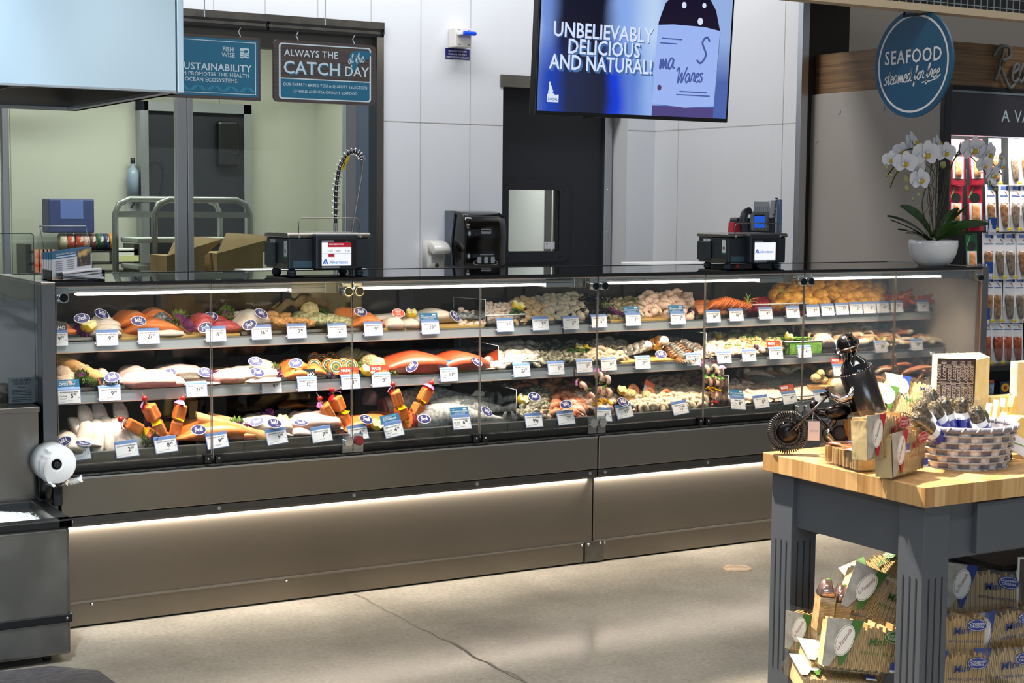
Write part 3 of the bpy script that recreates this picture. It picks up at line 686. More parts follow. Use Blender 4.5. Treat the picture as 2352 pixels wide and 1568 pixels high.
c_ = atY(130, 1066, 5.70); rad = .071
t = thing('bag_roll', 'white roll of plastic produce bags on a black holder at the case corner', 'roll', (c_.x, c_.y, c_.z))
PLW = mat('plastic_white', '#f2f3f2', .4)
m = MB(); M_ = RX(PI / 2)
m.lathe([(.019, .0), (.03, .004), (.032, .001), (.044, .006), (.046, .003), (.058, .006), (.06, .003), (rad - .003, .004), (rad, 0), (rad, -.1), (.019, -.1)], PLW, 30, M_); m.build('film_roll', t)
m = MB(); m.lathe([(.019, .002), (.015, .002), (.015, -.1), (.019, -.1)], BLACK, 20, M_); m.build('core_tube', t)
m = MB()
for k in range(5):
    a = -.9 + k * .12; m.add([(rad * math.cos(a), -.004 - .02 * k, rad * math.sin(a)), (rad * 1.32 * math.cos(a), -.01 - .02 * k, rad * 1.25 * math.sin(a) - .005), (rad * 1.25 * math.cos(a - .3), -.02 - .02 * k, rad * 1.2 * math.sin(a - .3)), (rad * math.cos(a - .3), -.01 - .02 * k, rad * math.sin(a - .3))], [(0, 1, 2, 3)], FILM)
m.build('film_edge', t); m = MB()
for k in range(6):
    a = 2.2 + k * .35; m.grid(lambda u, v, a=a: ((rad + .004 * math.sin(v * 9 + a)) * math.cos(a + u * .4), -.005 - v * .09, (rad + .005 * math.sin(u * 7 + a)) * math.sin(a + u * .4)), 5, 6, PLW)
m.build('loose_film', t)
t = thing('roll_holder', 'black bracket clamped to the case corner carrying the bag roll', 'bracket', (c_.x, 5.78, .5))
m = MB(); z0 = atY(100, 1145, 5.75).z; x0 = atY(88, 1100, 5.75).x
m.lathe([(0, 0), (.024, 0), (.027, .078), (.022, .08), (0, .08)], BLACK, 18, T(x0 + .03, 5.76, z0)); m.build('socket', t, world=True)
m = MB(); m.bx(x0 + .05, x0 + .085, 5.74, 5.79, z0 - .03, z0 + .13, BLACKM, .004); m.bx(x0, x0 + .07, 5.75, 5.79, z0 - .02, z0, BLACKM); m.tube([(x0 + .06, 5.77, z0 + .1), (c_.x, 5.72, c_.z - .076), (c_.x, 5.66, c_.z - .074)], .006, BLACK, 8); m.tube([(c_.x - .045, 5.69, c_.z - .065), (c_.x, 5.69, c_.z - .083), (c_.x + .055, 5.69, c_.z - .06)], .004, FILM, 6); m.build('bracket_arm', t, world=True)
m = MB(); m.cyl((c_.x, 5.69, c_.z), (c_.x, 5.83, c_.z), .012, BLACKM); m.build('spindle', t, world=True)

m = MB(); pts = [atZ(*q, 0) for q in ((-40, 1551), (115, 1533), (225, 1543), (290, 1590), (-40, 1640))]
m.prism([(p.x, p.y) for p in pts], 0, .007, mat('mat_rubber', '#3d3b3f', .85, col2='#5b5757', scale=70, detail=5, lo=.4, hi=.62, stretch=(.4, 3, 1)))
o = m.build('floor_mat', None, (1.2, 5.2, 0), world=True); tag(o, 'charcoal ribbed mat on the floor in front of the ice bin', 'mat')
p = atZ(1693, 1305, 0); m = MB(); m.lathe([(0, .003), (.045, .003), (.047, .0015), (.05, .004), (.064, .003), (.066, 0)], mat('drain_brass', '#98836b', .45, .4, col2='#a8927a', scale=60), 28)
leaf('floor_drain', m.mesh('floor_drain'), 'round brass cleanout cover set in the concrete floor', 'drain', (p.x, p.y, .0005))
# ------------------------------------------------------------ hood and hanging signs
t = thing('steam_hood', 'large stainless extraction hood hanging over the side counter', 'hood', (.6, 4.7, 1.92))
zh = atY(407, 213, 4.7).z; xh = atY(422, 212, 4.7).x; xs = atY(406, 100, 4.7).x; yh = 5.92; HOODM = mat('hood_steel', '#b4c9d6', .36, .8, aniso=.4, bump=.05, scale=1.3, detail=1)
m = MB(); m.bx(-2.2, xs - .004, 4.70, 4.72, zh, 3.4, HOODM); m.bx(-2.2, xs - .004, 4.695, 4.70, zh, zh + .006, ALU); m.build('front_panel', t, world=True)
m = MB(); m.bx(xs, xh, 4.695, 4.76, zh, 3.4, HOODM, .003); m.build('corner_trim', t, world=True)
m = MB(); m.bx(xh - .02, xh, 4.76, yh, zh, 3.4, STEEL); m.bx(-2.2, xh, yh - .03, yh, zh, 3.4, STEEL); m.bx(xh - .05, xh, 4.76, yh, zh, zh + .01, ALU); m.bx(-2.2, xh, yh - .06, yh, zh, zh + .01, ALU); m.build('side_panel', t, world=True)
m = MB(); m.bx(-2.2, xh - .02, 4.72, yh - .03, zh + .16, zh + .2, DSTEEL); m.bx(-2.2, xh - .25, 5.1, yh - .25, zh + .06, zh + .16, STEEL_D)
for k in range(5): x = xh - .35 - k * .28; m.bx(x - .005, x + .005, 5.1, yh - .25, zh + .045, zh + .06, DSTEEL)
m.build('filter_tray', t, world=True)
m = MB(); m.cyl((-.4, 5.3, 3.38), (-.4, 5.3, 4.6), .25, ALU, n=24); m.build('duct', t, world=True)

GRAYW = mat('sign_woodgrain', '#54494a', .6, col2='#3b3234', scale=9, stretch=(.5, 1, 22), detail=4)
HOOK = mat('hook_wire', '#d5d5d2', .2, 1)
Ysg = 6.0
def sign_root(name, label, px1, py_top, py_bot, wd):
    a = atY(px1, py_top, Ysg); b = atY(px1, py_bot, Ysg); return thing(name, label, 'sign', (a.x - wd / 2, Ysg, b.z), group='signs hanging over the seafood case'), a.z - b.z, b.z
wd = atY(862, 150, Ysg).x - atY(627, 150, Ysg).x
def hooks(t, xs, h):
    for x in xs:
        m = MB(); m.tube([(x, 0, h - .012), (x + .004, 0, h + .004), (x - .004, 0, h + .02), (x + .005, 0, h + .036), (x - .004, 0, h + .045)], .0028, HOOK, 6); m.build('hook', t)
# catch of the day
t, h, zb = sign_root('hanging_sign', 'wood look sign reading always the catch of the day', 862, 105, 243, wd)
m = MB(); m.prism(rrect(wd, h, .02), -.006, .006, GRAYW, face(0, 0, h / 2)); m.build('board', t)
F0 = face(0, -.0068, 0)
m = MB(); m.bx(-wd * .445, wd * .445, -.0066, 0, h * .07, h * .38, TEAL)
ring(m, rrect(wd * .9, h * .9, .012, 3, 0, h / 2), rrect(wd * .87, h * .86, .01, 3, 0, h / 2), .0069, PALE, face(0, 0, 0)); m.bx(-wd * .44, wd * .44, -.0072, 0, h * .375, h * .392, PALE)
fish = spline([(.10, h * .40), (.105, h * .55), (.115, h * .62), (.10, h * .75), (.12, h * .87), (.17, h * .90), (.205, h * .86), (.185, h * .76), (.15, h * .70), (.135, h * .60), (.115, h * .50), (.10, h * .40)], 4)[:-1]
m.prism([(x, y) for x, y in fish], 0, .0006, TEAL, face(0, -.0064, 0))
m.text('ALWAYS THE', h * .155, PALE, F0 @ T(-wd * .40, h * .745), 'LEFT', .012, sp=1.05, wid=wd * .52)
m.text('CATCH', h * .29, TEAL, F0 @ T(-wd * .405 + .003, h * .465 - .003), 'LEFT', .03, sp=1.05, wid=wd * .56)
F1 = face(0, -.0074, 0)
m.text('CATCH', h * .29, PALE, F1 @ T(-wd * .405, h * .465), 'LEFT', .012, sp=1.05, wid=wd * .55)
m.text('DAY', h * .225, PALE, F1 @ T(wd * .19, h * .47), 'LEFT', .012, wid=wd * .24)
hand(m, 'of the', h * .085, PALE, F1 @ T(wd * .30, h * .69) @ RZ(.18), .16)
m.text('OUR EXPERTS BRING YOU A QUALITY SELECTION', h * .068, PALE, F1 @ T(0, h * .265), bold=.008, wid=wd * .82, sp=1.08)
m.text('OF WILD AND USA-CAUGHT SEAFOOD.', h * .068, PALE, F1 @ T(0, h * .16), bold=.008, wid=wd * .64, sp=1.08)
m.build('lettering', t); hooks(t, (-wd * .27, wd * .28), h)
# sustainability
t, h, zb = sign_root('hanging_sign', 'blue sustainability sign partly behind the stainless hood', 597, 88, 232, wd)
m = MB(); m.bx(-wd / 2, wd / 2, -.006, .006, 0, h, GRAYW); m.build('board', t)
m = MB(); m.bx(-wd * .5, wd * .475, -.0066, 0, h * .05, h * .955, TEAL); o_ = [(-wd * .47, h * .09), (wd * .455, h * .09), (wd * .455, h * .92), (-wd * .47, h * .92)]; i_ = [(-wd * .463, h * .10), (wd * .448, h * .10), (wd * .448, h * .91), (-wd * .463, h * .91)]
ring(m, o_, i_, .0069, PALE, face(0, 0, 0))
m.text('SUSTAINABILITY', h * .155, PALE, F1 @ T(wd * .415, h * .45), 'RIGHT', .014, sp=1.06, wid=wd * .86)
m.text('PROGRAM PROMOTES THE HEALTH', h * .085, PALE, F1 @ T(wd * .39, h * .36), 'RIGHT', .008, sp=1.08, wid=wd * .8)
m.text('OF OUR OCEAN ECOSYSTEMS.', h * .085, PALE, F1 @ T(wd * .29, h * .27), 'RIGHT', .008, sp=1.08, wid=wd * .68)
m.text('FISH', h * .10, PALE, F1 @ T(wd * .20, h * .76), 'CENTER', 0, wid=wd * .15); m.text('WISE', h * .10, PALE, F1 @ T(wd * .20, h * .67), 'CENTER', 0, wid=wd * .15)
m.prism(rrect(wd * .085, h * .155, .004, 3, wd * .35, h * .745), 0, .0002, PALE, F1)
for q in range(3): m.ribbon(spline([(wd * .31, h * (.77 - .04 * q)), (wd * .335, h * (.775 - .04 * q)), (wd * .36, h * (.735 - .035 * q)), (wd * .393, h * (.73 - .03 * q))], 4), .0022, TEAL, F1, .0005)
m.ell((wd * .365, h * .775, .0004), (.009, .006, .0003), TEAL, 10, 4, F1)
LT = mat('sign_weave', '#2f93b4', .5)
for k in range(12):
    for q in range(4):
        x = wd * (.43 - .075 * k) - q * .0045; s = 1 if k % 2 else -1
        if x > -wd * .45: m.ribbon([(x - .012, h * .125 + (.0 if s > 0 else .02)), (x + .010, h * .125 + (.02 if s > 0 else 0))], .0022, LT, F1)
m.build('lettering', t); hooks(t, (wd * .31, -wd * .3), h)
# rail they hang from
t = thing('sign_rail', 'black open rail hung on thin cables above the signs', 'rail', (atY(700, 70, Ysg).x, Ysg, 2.3))
xr = atY(880, 80, Ysg).x; za, zb_ = atY(880, 68, Ysg).z, atY(880, 86, Ysg).z; m = MB(); xl = xr - 1.35
m.bx(xl, xr, Ysg - .008, Ysg + .008, za - .009, za, BLACKM); m.bx(xl, xr, Ysg - .008, Ysg + .008, zb_, zb_ + .009, BLACKM)
for x in (xl, xl + .45, atY(612, 60, Ysg).x, xr - .009): m.bx(x, x + .009, Ysg - .008, Ysg + .008, zb_, za, BLACKM)
m.build('rail_frame', t, world=True)
for px in (470, 747):
    x = atY(px, 40, Ysg).x; m = MB(); m.cyl((x, Ysg, za), (x, Ysg, 4.3), .0022, HOOK, n=6); m.cyl((x, Ysg, za), (x, Ysg, za + .03), .004, HOOK, n=8); m.build('cable', t, world=True)

# ------------------------------------------------------------ television
p0, p1 = atY(1227, 264, 6.3), atY(1671, 281, 6.3); W_ = p1.x - p0.x; H_ = W_ * .572
t = thing('wall_tv', 'large TV hung over the case showing a bottle and the words unbelievably delicious and natural', 'television', ((p0.x + p1.x) / 2, 6.3, (p0.z + p1.z) / 2), (math.radians(-3.2), 0, 0))
t.rotation_euler = (math.radians(3.6), 0, 0)
def emi(name, c, s=1):
    if name in MATS: return MATS[name]
    m = bpy.data.materials.new(name); m.use_nodes = True; N = m.node_tree.nodes; b = N['Principled BSDF']
    b.inputs['Base Color'].default_value = (0, 0, 0, 1); b.inputs['Roughness'].default_value = .3; b.inputs['Emission Color'].default_value = (*lin(c), 1); b.inputs['Emission Strength'].default_value = s
    MATS[name] = m; return m
def screen_mat():
    m = emi('screen_picture', '#20305a', 1); nt = m.node_tree; N = nt.nodes; L = nt.links; b = N['Principled BSDF']
    tc = N.new('ShaderNodeTexCoord'); sp = N.new('ShaderNodeSeparateXYZ'); L.new(tc.outputs['Object'], sp.inputs[0])
    n = N.new('ShaderNodeTexNoise'); n.inputs['Scale'].default_value = 4; n.inputs['Detail'].default_value = 1; L.new(tc.outputs['Object'], n.inputs['Vector'])
    def ramp(stops):
        mr = N.new('ShaderNodeMapRange'); mr.inputs[1].default_value = -W_ / 2; mr.inputs[2].default_value = W_ / 2
        ad = N.new('ShaderNodeMath'); ad.operation = 'MULTIPLY_ADD'; ad.inputs[1].default_value = .10; L.new(n.outputs['Fac'], ad.inputs[0]); L.new(sp.outputs['X'], ad.inputs[2]); L.new(ad.outputs[0], mr.inputs[0])
        r = N.new('ShaderNodeValToRGB'); L.new(mr.outputs[0], r.inputs[0]); r.color_ramp.interpolation = 'EASE'
        el = r.color_ramp.elements
        while len(el) < len(stops): el.new(.5)
        for e, (p, c) in zip(el, stops): e.position = p; e.color = (*lin(c), 1)
        return r
    a = ramp([(0, '#c3d4f5'), (.08, '#6f8fd6'), (.17, '#16182c'), (.36, '#141527'), (.46, '#87a8e8'), (.62, '#b9d2f4'), (.72, '#93aee0')])
    c = ramp([(0, '#6484c4'), (.12, '#1b3fae'), (.2, '#20294a'), (.36, '#1c2138'), (.43, '#0d3bd2'), (.52, '#5d7fd0'), (.62, '#8fb0ea'), (.7, '#4a63a8')])
    mr = N.new('ShaderNodeMapRange'); mr.inputs[1].default_value = H_ * .3; mr.inputs[2].default_value = H_ * .62; L.new(sp.outputs['Z'], mr.inputs[0])
    mx = N.new('ShaderNodeMixRGB'); L.new(mr.outputs[0], mx.inputs[0]); L.new(c.outputs[0], mx.inputs[1]); L.new(a.outputs[0], mx.inputs[2]); L.new(mx.outputs[0], b.inputs['Emission Color'])
    return m
m = MB(); m.bx(-W_ / 2, W_ / 2, 0, .05, 0, H_, BLACK, .004); m.build('bezel', t)
m = MB(); bw = .013; m.bx(-W_ / 2 + bw, W_ / 2 - bw, -.001, 0, bw + .006, H_ - bw, screen_mat())
F0 = face(0, -.0014, 0); F1 = face(0, -.0018, 0); F2 = face(0, -.0022, 0)
LBL = emi('label_glow', '#9fb9f6', .95); DKB = emi('bottle_dark', '#1d1630', .8); WHT = emi('text_glow', '#d6e2fb', 1); SHD = emi('text_shade', '#4e77b4', .8); SCR = emi('scribble', '#4a5ea6', .9)
bx_ = W_ * .26; bwid = W_ * .165
bt = [(bx_ - bwid, H_ * .42), (bx_ - bwid * .98, H_ * .72), (bx_ - bwid * .8, H_ * .86), (bx_ - bwid * .42, H_ * .97), (bx_ + bwid * .5, H_ * .97), (bx_ + bwid * .85, H_ * .84), (bx_ + bwid * 1.03, H_ * .68), (bx_ + bwid * 1.0, H_ * .42)]
m.prism(bt, 0, .0002, DKB, F0)
m.prism([(bx_ - bwid * 1.05, H_ * .12), (bx_ - bwid, H_ * .70), (bx_ - bwid * .5, H_ * .712), (bx_ + bwid * .5, H_ * .71), (bx_ + bwid * 1.02, H_ * .69), (bx_ + bwid * .95, H_ * .12), (bx_, H_ * .10)], 0, .0002, LBL, F1)
m.bx(bx_ - bwid * 1.05, bx_ + bwid * .95, -.0016, -.0012, H_ * .03, H_ * .105, emi('bottle_foot', '#574b8c', .8))
for x, y, r in ((-.2, .86, .014), (.45, .87, .012), (.35, .75, .016)): m.prism(oval(r, r * 1.1, 14, bx_ + bwid * x, H_ * y), 0, .0002, WHT, F2)
hand(m, 'ma', .05, SCR, F2 @ T(bx_ - bwid * .65, H_ * .38) @ RZ(.08), .2); hand(m, 'S', .07, SCR, F2 @ T(bx_ + bwid * .45, H_ * .44), .16); hand(m, 'Wares', .042, SCR, F2 @ T(bx_ + bwid * .1, H_ * .29) @ RZ(.08), .2)
m.prism(oval(.012, .014, 14, bx_ - bwid * .85, H_ * .24), 0, .0002, emi('label_dot', '#5c3f5d', .9), F2)
for y, a, b in ((.6, -.85, -.2), (.565, -.9, -.35), (.19, -.3, .8), (.215, -.2, .7)): m.bx(bx_ + bwid * a, bx_ + bwid * b, -.0023, -.002, H_ * y, H_ * y + .006, SCR)
for txt, y, x0, x1 in (('UNBELIEVABLY', .53, -.425, .075), ('DELICIOUS', .415, -.35, .01), ('AND NATURAL!', .30, -.44, .075)):
    for k in range(3) if txt != 'UNBELIEVABLY' else range(1):
        m.text(txt, H_ * .15, SHD, F1 @ T(W_ * x0 + .0035 * (k + 1), H_ * (y + .035) - .0032 * (k + 1)), 'LEFT', .018, wid=W_ * (x1 - x0))
    m.text(txt, H_ * .15, WHT, F2 @ T(W_ * x0, H_ * (y + .035)), 'LEFT', .014, wid=W_ * (x1 - x0))
IDAHO = [(.0, 0), (0, .38), (.09, .42), (.05, .5), (.1, .62), (.1, 1), (.26, 1), (.26, .88), (.38, .72), (.5, .55), (.45, .48), (.55, .42), (.66, .36), (1.0, .38), (1.0, 0)]
def idaho(mb, x, y, w_, h_, m_, M, d=.0002): mb.prism([(x + a * w_, y + b * h_) for a, b in IDAHO], 0, d, m_, M)
idaho(m, -W_ * .442, H_ * .095, W_ * .055, H_ * .145, WHT, F1); m.text('LOCAL', H_ * .026, SHD, F2 @ T(-W_ * .4145, H_ * .107), bold=.02, wid=W_ * .048)
m.build('screen', t)
m = MB(); m.bx(-.06, .06, .05, .09, H_ * .2, H_ * .8, BLACKM); m.cyl((0, .09, H_ * .5), (0, .09, 1.9), .025, BLACKM); m.build('ceiling_mount', t)
m = MB(); m.bx(-W_ * .245, -W_ * .2, .0, .03, -.008, 0, BLACKM); m.build('sensor_bar', t)

# ------------------------------------------------------------ alarm, notice, dispensers on the back wall
def wp(px, py, Y=YB): return atY(px, py, Y)
a, b = wp(1046, 62, 9.1), wp(1083, 110, 9.1); t = thing('leak_alarm', 'white alarm box with a blue beacon high on the white wall', 'alarm', ((a.x + b.x) / 2, 9.1, (a.z + b.z) / 2)); w_, h_ = b.x - a.x, a.z - b.z
m = MB(); m.bx(-w_ / 2, w_ / 2, 0, .1, -h_ / 2, h_ / 2, mat('alarm_white', '#e3dfd8', .4), .006)
for x in (-.35, .25):
    for z in (-.36, .36): m.bx(x * w_, (x + .18) * w_, -.001, .001, z * h_ - .004, z * h_ + .004, mat('slot_grey', '#9a958f', .5))
m.build('housing', t)
m = MB(); m.bx(-w_ * .2, w_ * .62, -.05, .0, h_ * .09, h_ * .30, mat('blue_lens', '#1148d8', .15, emit=.25, coat=.5), .01); m.bx(-w_ * .42, -w_ * .2, -.045, 0, h_ * .07, h_ * .32, WHITE, .008); m.build('beacon', t, label='blue beacon lens')
a, b = wp(1023, 110), wp(1078, 138); w_, h_ = b.x - a.x, a.z - b.z; t = thing('alarm_notice', 'navy notice plate below the alarm box', 'sign', ((a.x + b.x) / 2, YB, b.z))
m = MB(); m.bx(-w_ / 2, w_ / 2, -.003, 0, 0, h_, mat('notice_navy', '#1d1d6b', .4)); F0 = face(0, -.0034, 0)
for k, s in enumerate(('CONTACT FACILITY MAINTENANCE', 'EVACUATE THIS SPACE', 'REFRIGERANT LEAK ALARM')): m.text(s, h_ * .22, PAPER, F0 @ T(0, h_ * (.1 + .29 * k)), bold=.01, wid=w_ * (.93 if k == 0 else .75))
m.build('plate', t)

# paper towel dispenser
xa, xb = wp(1072, 500, 8.92).x, wp(1166, 500, 8.92).x; zt = wp(1060, 484, 9.1).z; w_ = xb - xa
t = thing('paper_towel_dispenser', 'glossy black paper towel dispenser on the white wall beside the dark door', 'dispenser', ((xa + xb) / 2, YB, 1.18)); hh = zt - 1.18
GB = mat('gloss_black', '#0a0909', .12, coat=.4)
def prof(y0, bul): return spline([(0, 0), (y0 * .92, 0), (y0 * 1.0, hh * .3), (y0 * 1.04, hh * .62), (y0 * .93, hh * .88), (y0 * .6, hh * .985), (0, hh)], 4)
P = prof(.27, 1); secs = []
for x, k in ((-.5, .93), (-.47, .985), (-.3, 1), (.3, 1), (.47, .985), (.5, .93)): secs.append([(x * w_, -y * k, z * (.985 + .015 * k)) for y, z in P])
m = MB(); m.loft(secs, GB); m.build('cover', t)
m = MB(); P2 = [(0, 0), (.10, 0), (.085, hh * .35), (.11, hh * .7), (.13, hh * .97), (0, hh)]
m.prism([(-y, z) for y, z in P2], -w_ * .51, -w_ * .5 - .012, mat('dispenser_grey', '#5b626c', .4), RZ(PI / 2) @ RX(PI / 2)); m.build('side_band', t, label='grey side band')
m = MB(); F0 = face(0, -.2835, 0); m.prism(rrect(.075, .034, .006, 3, -.01, hh * .645), 0, .001, mat('badge_silver', '#a9abb0', .3, .6), F0); m.bx(-.045, .025, -.2855, -.2835, hh * .645, hh * .645 + .008, BLACK)
F1 = face(0, -.2765, 0)
for k in range(3): m.prism(rrect(.028, .042, .006, 3, -.055 + .05 * k, hh * .135), 0, .001, mat('pictogram', '#9aa0a8', .5), F1)
m.ribbon(spline([(-.075, hh * .13), (-.1, hh * .08), (-.05, hh * .05), (.05, hh * .05), (.085, hh * .08), (.06, hh * .13)], 4), .003, mat('pictogram', '#9aa0a8', .5), F1)
m.bx(-.05, .05, -.277, -.276, hh * .225, hh * .235, mat('pictogram', '#9aa0a8', .5)); m.build('marking', t)
# soap dispenser
xa, xb = wp(978, 570, 9.1).x, wp(1010, 570, 9.1).x; zt = wp(990, 552, 9.1).z; w_ = .12
t = thing('soap_dispenser', 'cream soap dispenser on the white wall left of the towel dispenser', 'dispenser', (xa + .085, YB, 1.16)); hh = zt - 1.16; SOAP = mat('soap_cream', '#d8d4cc', .25, coat=.3)
m = MB(); P = spline([(0, 0), (.09, 0), (.085, hh * .62), (.13, hh * .58), (.165, hh * .55), (.18, hh * .7), (.15, hh * .88), (.08, hh * .99), (0, hh)], 3); secs = []
for x, k in ((-.5, .9), (-.44, 1), (.44, 1), (.5, .9)): secs.append([(x * w_, -y * k, z * (.97 + .03 * k)) for y, z in P])
m.loft(secs, SOAP); m.build('body', t)
m = MB(); m.bx(-.04, .04, -.092, -.088, .02, hh * .45, mat('soap_shade', '#b9b6b0', .4), .002); m.cyl((0, -.09, .03), (0, -.096, .03), .014, mat('lock_dark', '#4a4d55', .4), n=14); m.build('front_cover', t)
# ------------------------------------------------------------ scales on the glass top
SB = mat('scale_body', '#20272e', .4, col2='#262e36', scale=40); SCW = emi('lcd_white', '#f1f4fb', 1.05); SCR_ = emi('lcd_red', '#b3142b', .9); SCB = emi('lcd_blue', '#3668c8', .9); SCK = emi('lcd_ink', '#33406a', .8); SCL = emi('lcd_light_blue', '#6d97dd', .95)
def scale(pxl, pxf, pxr, pyt, pyb, label, busy, extra):
    z0 = ZT + .018; Yf = atZ(pxf + 20, pyb + 6, ZT).y
    Yf = max(5.98, min(6.2, Yf)); x0, x1 = atY(pxf, 590, Yf).x, atY(pxr, 590, Yf).x; yb = min(atX(pxl, 560, x0).y, 6.47); zt = atY(pxf, pyt, Yf).z
    t = thing('deli_scale', label, 'scale', ((x0 + x1) / 2, Yf, ZT)); W_ = x1 - x0; D = yb - Yf; H_ = zt - z0; hw = W_ / 2; o = z0 - ZT
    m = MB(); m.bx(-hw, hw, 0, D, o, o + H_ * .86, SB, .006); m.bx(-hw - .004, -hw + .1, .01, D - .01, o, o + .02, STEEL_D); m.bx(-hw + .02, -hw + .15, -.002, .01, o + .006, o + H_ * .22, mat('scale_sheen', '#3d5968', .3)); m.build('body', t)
    m = MB(); m.bx(-hw - .012, -hw, D * .55, D * .98, o + .01, o + H_ * .72, SB, .004); m.build('side_flap', t)
    m = MB(); m.bx(-hw - .008, hw + .006, -.008, D + .006, o + H_ * .86, o + H_ * 1.0, STEEL, .006); m.bx(-hw - .009, hw + .007, -.0085, D, o + H_ * .90, o + H_ * .92, STEEL_D); m.build('platter', t)
    m = MB(); a, b = -hw + W_ * extra[0], -hw + W_ * extra[1]; zr = o + H_ * 1.0 + (.063 if busy else .05)
    m.tube([(a, .0, o + H_ * .88), (a, .0, zr - .012), (a + .012, 0, zr), (b - .012, 0, zr), (b, 0, zr - .012), (b, 0, o + H_ * .88)], .0028, STEEL, 6)
    for x in (a, b): m.cyl((x, -.009, o + H_ * .9), (x, .002, o + H_ * .9), .006, CHROME, n=10)
    m.build('wire_rail', t)
    for x in (-hw + .03, hw - .03):
        for y in (.04, D - .04):
            m = MB(); m.lathe([(0, 0), (.02, 0), (.02, .008), (.012, .018), (0, .018)], mat('foot_grey', '#4a5258', .4), 14, T(x, y, 0)); m.build('foot', t)
    sx0, sx1 = -hw + W_ * .28, -hw + W_ * .80; d = bpy.data.objects.new('display', None)
    m = MB(); m.bx(sx0, sx1, -.045, .005, o - .002, o + H_ * .98, SB, .008); m.bx(sx0 + .01, sx1 - .008, -.047, -.045, o + .012, o + H_ * .84, BLACK, .001); dd = m.build('display_housing', t)
    m = MB(); qx0, qx1, qz0, qz1 = sx0 + .026, sx1 - .032, o + H_ * .1, o + H_ * (.74 if busy else .70); F0 = face(0, -.0485, 0); F1 = face(0, -.0488, 0); qw, qh = qx1 - qx0, qz1 - qz0
    m.bx(qx0, qx1, -.0482, -.0472, qz0, qz1, SCW)
    m.bx(qx0, qx0 + qw * .4, -.0482, -.0472, qz1 + .003, qz1 + .010, mat('screen_grey', '#8d93a0', .4)); m.bx(qx0, qx0 + qw * .6, -.0482, -.0472, qz0 - .010, qz0 - .003, mat('screen_grey', '#8d93a0', .4)); m.text('BIZERBA', .0055, mat('screen_grey', '#8d93a0', .4), F0 @ T(sx1 - .05, qz1 + .004))
    ly = qz0 + qh * (.07 if busy else .40); lw = qw * .2
    m.prism([(qx0 + qw * .02, ly), (qx0 + qw * .02 + lw * .36, ly + lw * .72), (qx0 + qw * .02 + lw * .64, ly + lw * .72), (qx0 + qw * .02 + lw, ly), (qx0 + qw * .02 + lw * .76, ly), (qx0 + qw * .02 + lw * .5, ly + lw * .42), (qx0 + qw * .02 + lw * .24, ly)], 0, .0002, SCB, F0)
    m.prism(oval(lw * .09, lw * .15, 10, qx0 + qw * .02 + lw * .5, ly + lw * .14), 0, .0002, SCB, F0)
    m.text('Albertsons', qh * (.2 if busy else .22), SCL, F0 @ T(qx0 + qw * .25, ly + qh * .01), 'LEFT', .02, wid=qw * .68)
    if busy:
        m.bx(qx0 + qw * .2, qx1, -.0484, -.048, qz1 - qh * .2, qz1, SCR_); m.text('SMOKED STEELHEAD PORTIONS', qh * .08, SCW, F1 @ T(qx0 + qw * .24, qz1 - qh * .10), 'LEFT', .02, wid=qw * .5)
        for s, x in (('0.000', .28), ('24.99', .54), ('0.00', .86)): m.text(s, qh * .15, SCK, F0 @ T(qx0 + qw * x, qz1 - qh * .42), 'CENTER', .0, wid=qw * .17)
        m.bx(qx0, qx1, -.0484, -.048, qz1 - qh * .475, qz1 - qh * .465, SCK); m.bx(qx0 + qw * .22, qx0 + qw * .43, -.0484, -.048, qz1 - qh * .62, qz1 - qh * .49, SCR_)
    m.build('screen', dd)
    m = MB(); m.bx(-hw - .0008, -hw, D * .08, D * .2, o + H_ * .3, o + H_ * .78, mat('sticker_pale', '#d9e2dc', .5)); m.bx(-hw - .0012, -hw, D * .08, D * .2, o + H_ * .3, o + H_ * .35, mat('sticker_green', '#2f7a4c', .5)); m.bx(-hw - .0012, -hw, D * .11, D * .17, o + H_ * .45, o + H_ * .55, mat('sticker_purple', '#6d4a86', .5))
    m.build('side_sticker', t); m = MB(); m.bx(-hw - .0008, -hw, D * .6, D * .82, o + H_ * .72, o + H_ * .8, PAPER); m.text('READY', .009, INK, T(-hw - .0012, D * .71, o + H_ * .735) @ RZ(-PI / 2) @ RX(PI / 2)); m.build('name_sticker', t)
    return t
scale(612, 663, 848, 535, 618, 'black deli scale whose screen shows 24.99, in front of the spring faucet', True, (.12, .88))
scale(1604, 1672, 1804, 536, 600, 'black deli scale with a plain white logo screen, in front of the phone', False, (.11, .88))
m = MB(); a, b = atY(588, 622, 6.53).x, atY(700, 622, 6.53).x; m.bx(a, b + .35, 6.51, 6.80, 1.276, 1.292, WHITE, .003); o = m.build('cutting_board', None, (a + .3, 6.65, 1.276), world=True); tag(o, 'white cutting board behind the scale by the spring faucet', 'board')
m = MB(); a, b = atY(1571, 604, 6.53).x, atY(1790, 604, 6.53).x; m.bx(a, b + .2, 6.51, 7.1, 1.270, 1.286, WHITE, .003); o = m.build('cutting_board', None, (a + .3, 6.8, 1.27), world=True); tag(o, 'white ledge board carrying the phone behind the second scale', 'board')
m = MB(); a = atY(1571, 604, 6.53).x
for x0, x1 in ((3.0, 3.6), (5.2, 5.9)): m.bx(x0, x1, 6.51, 6.8, 0, 1.27, STEEL_D)

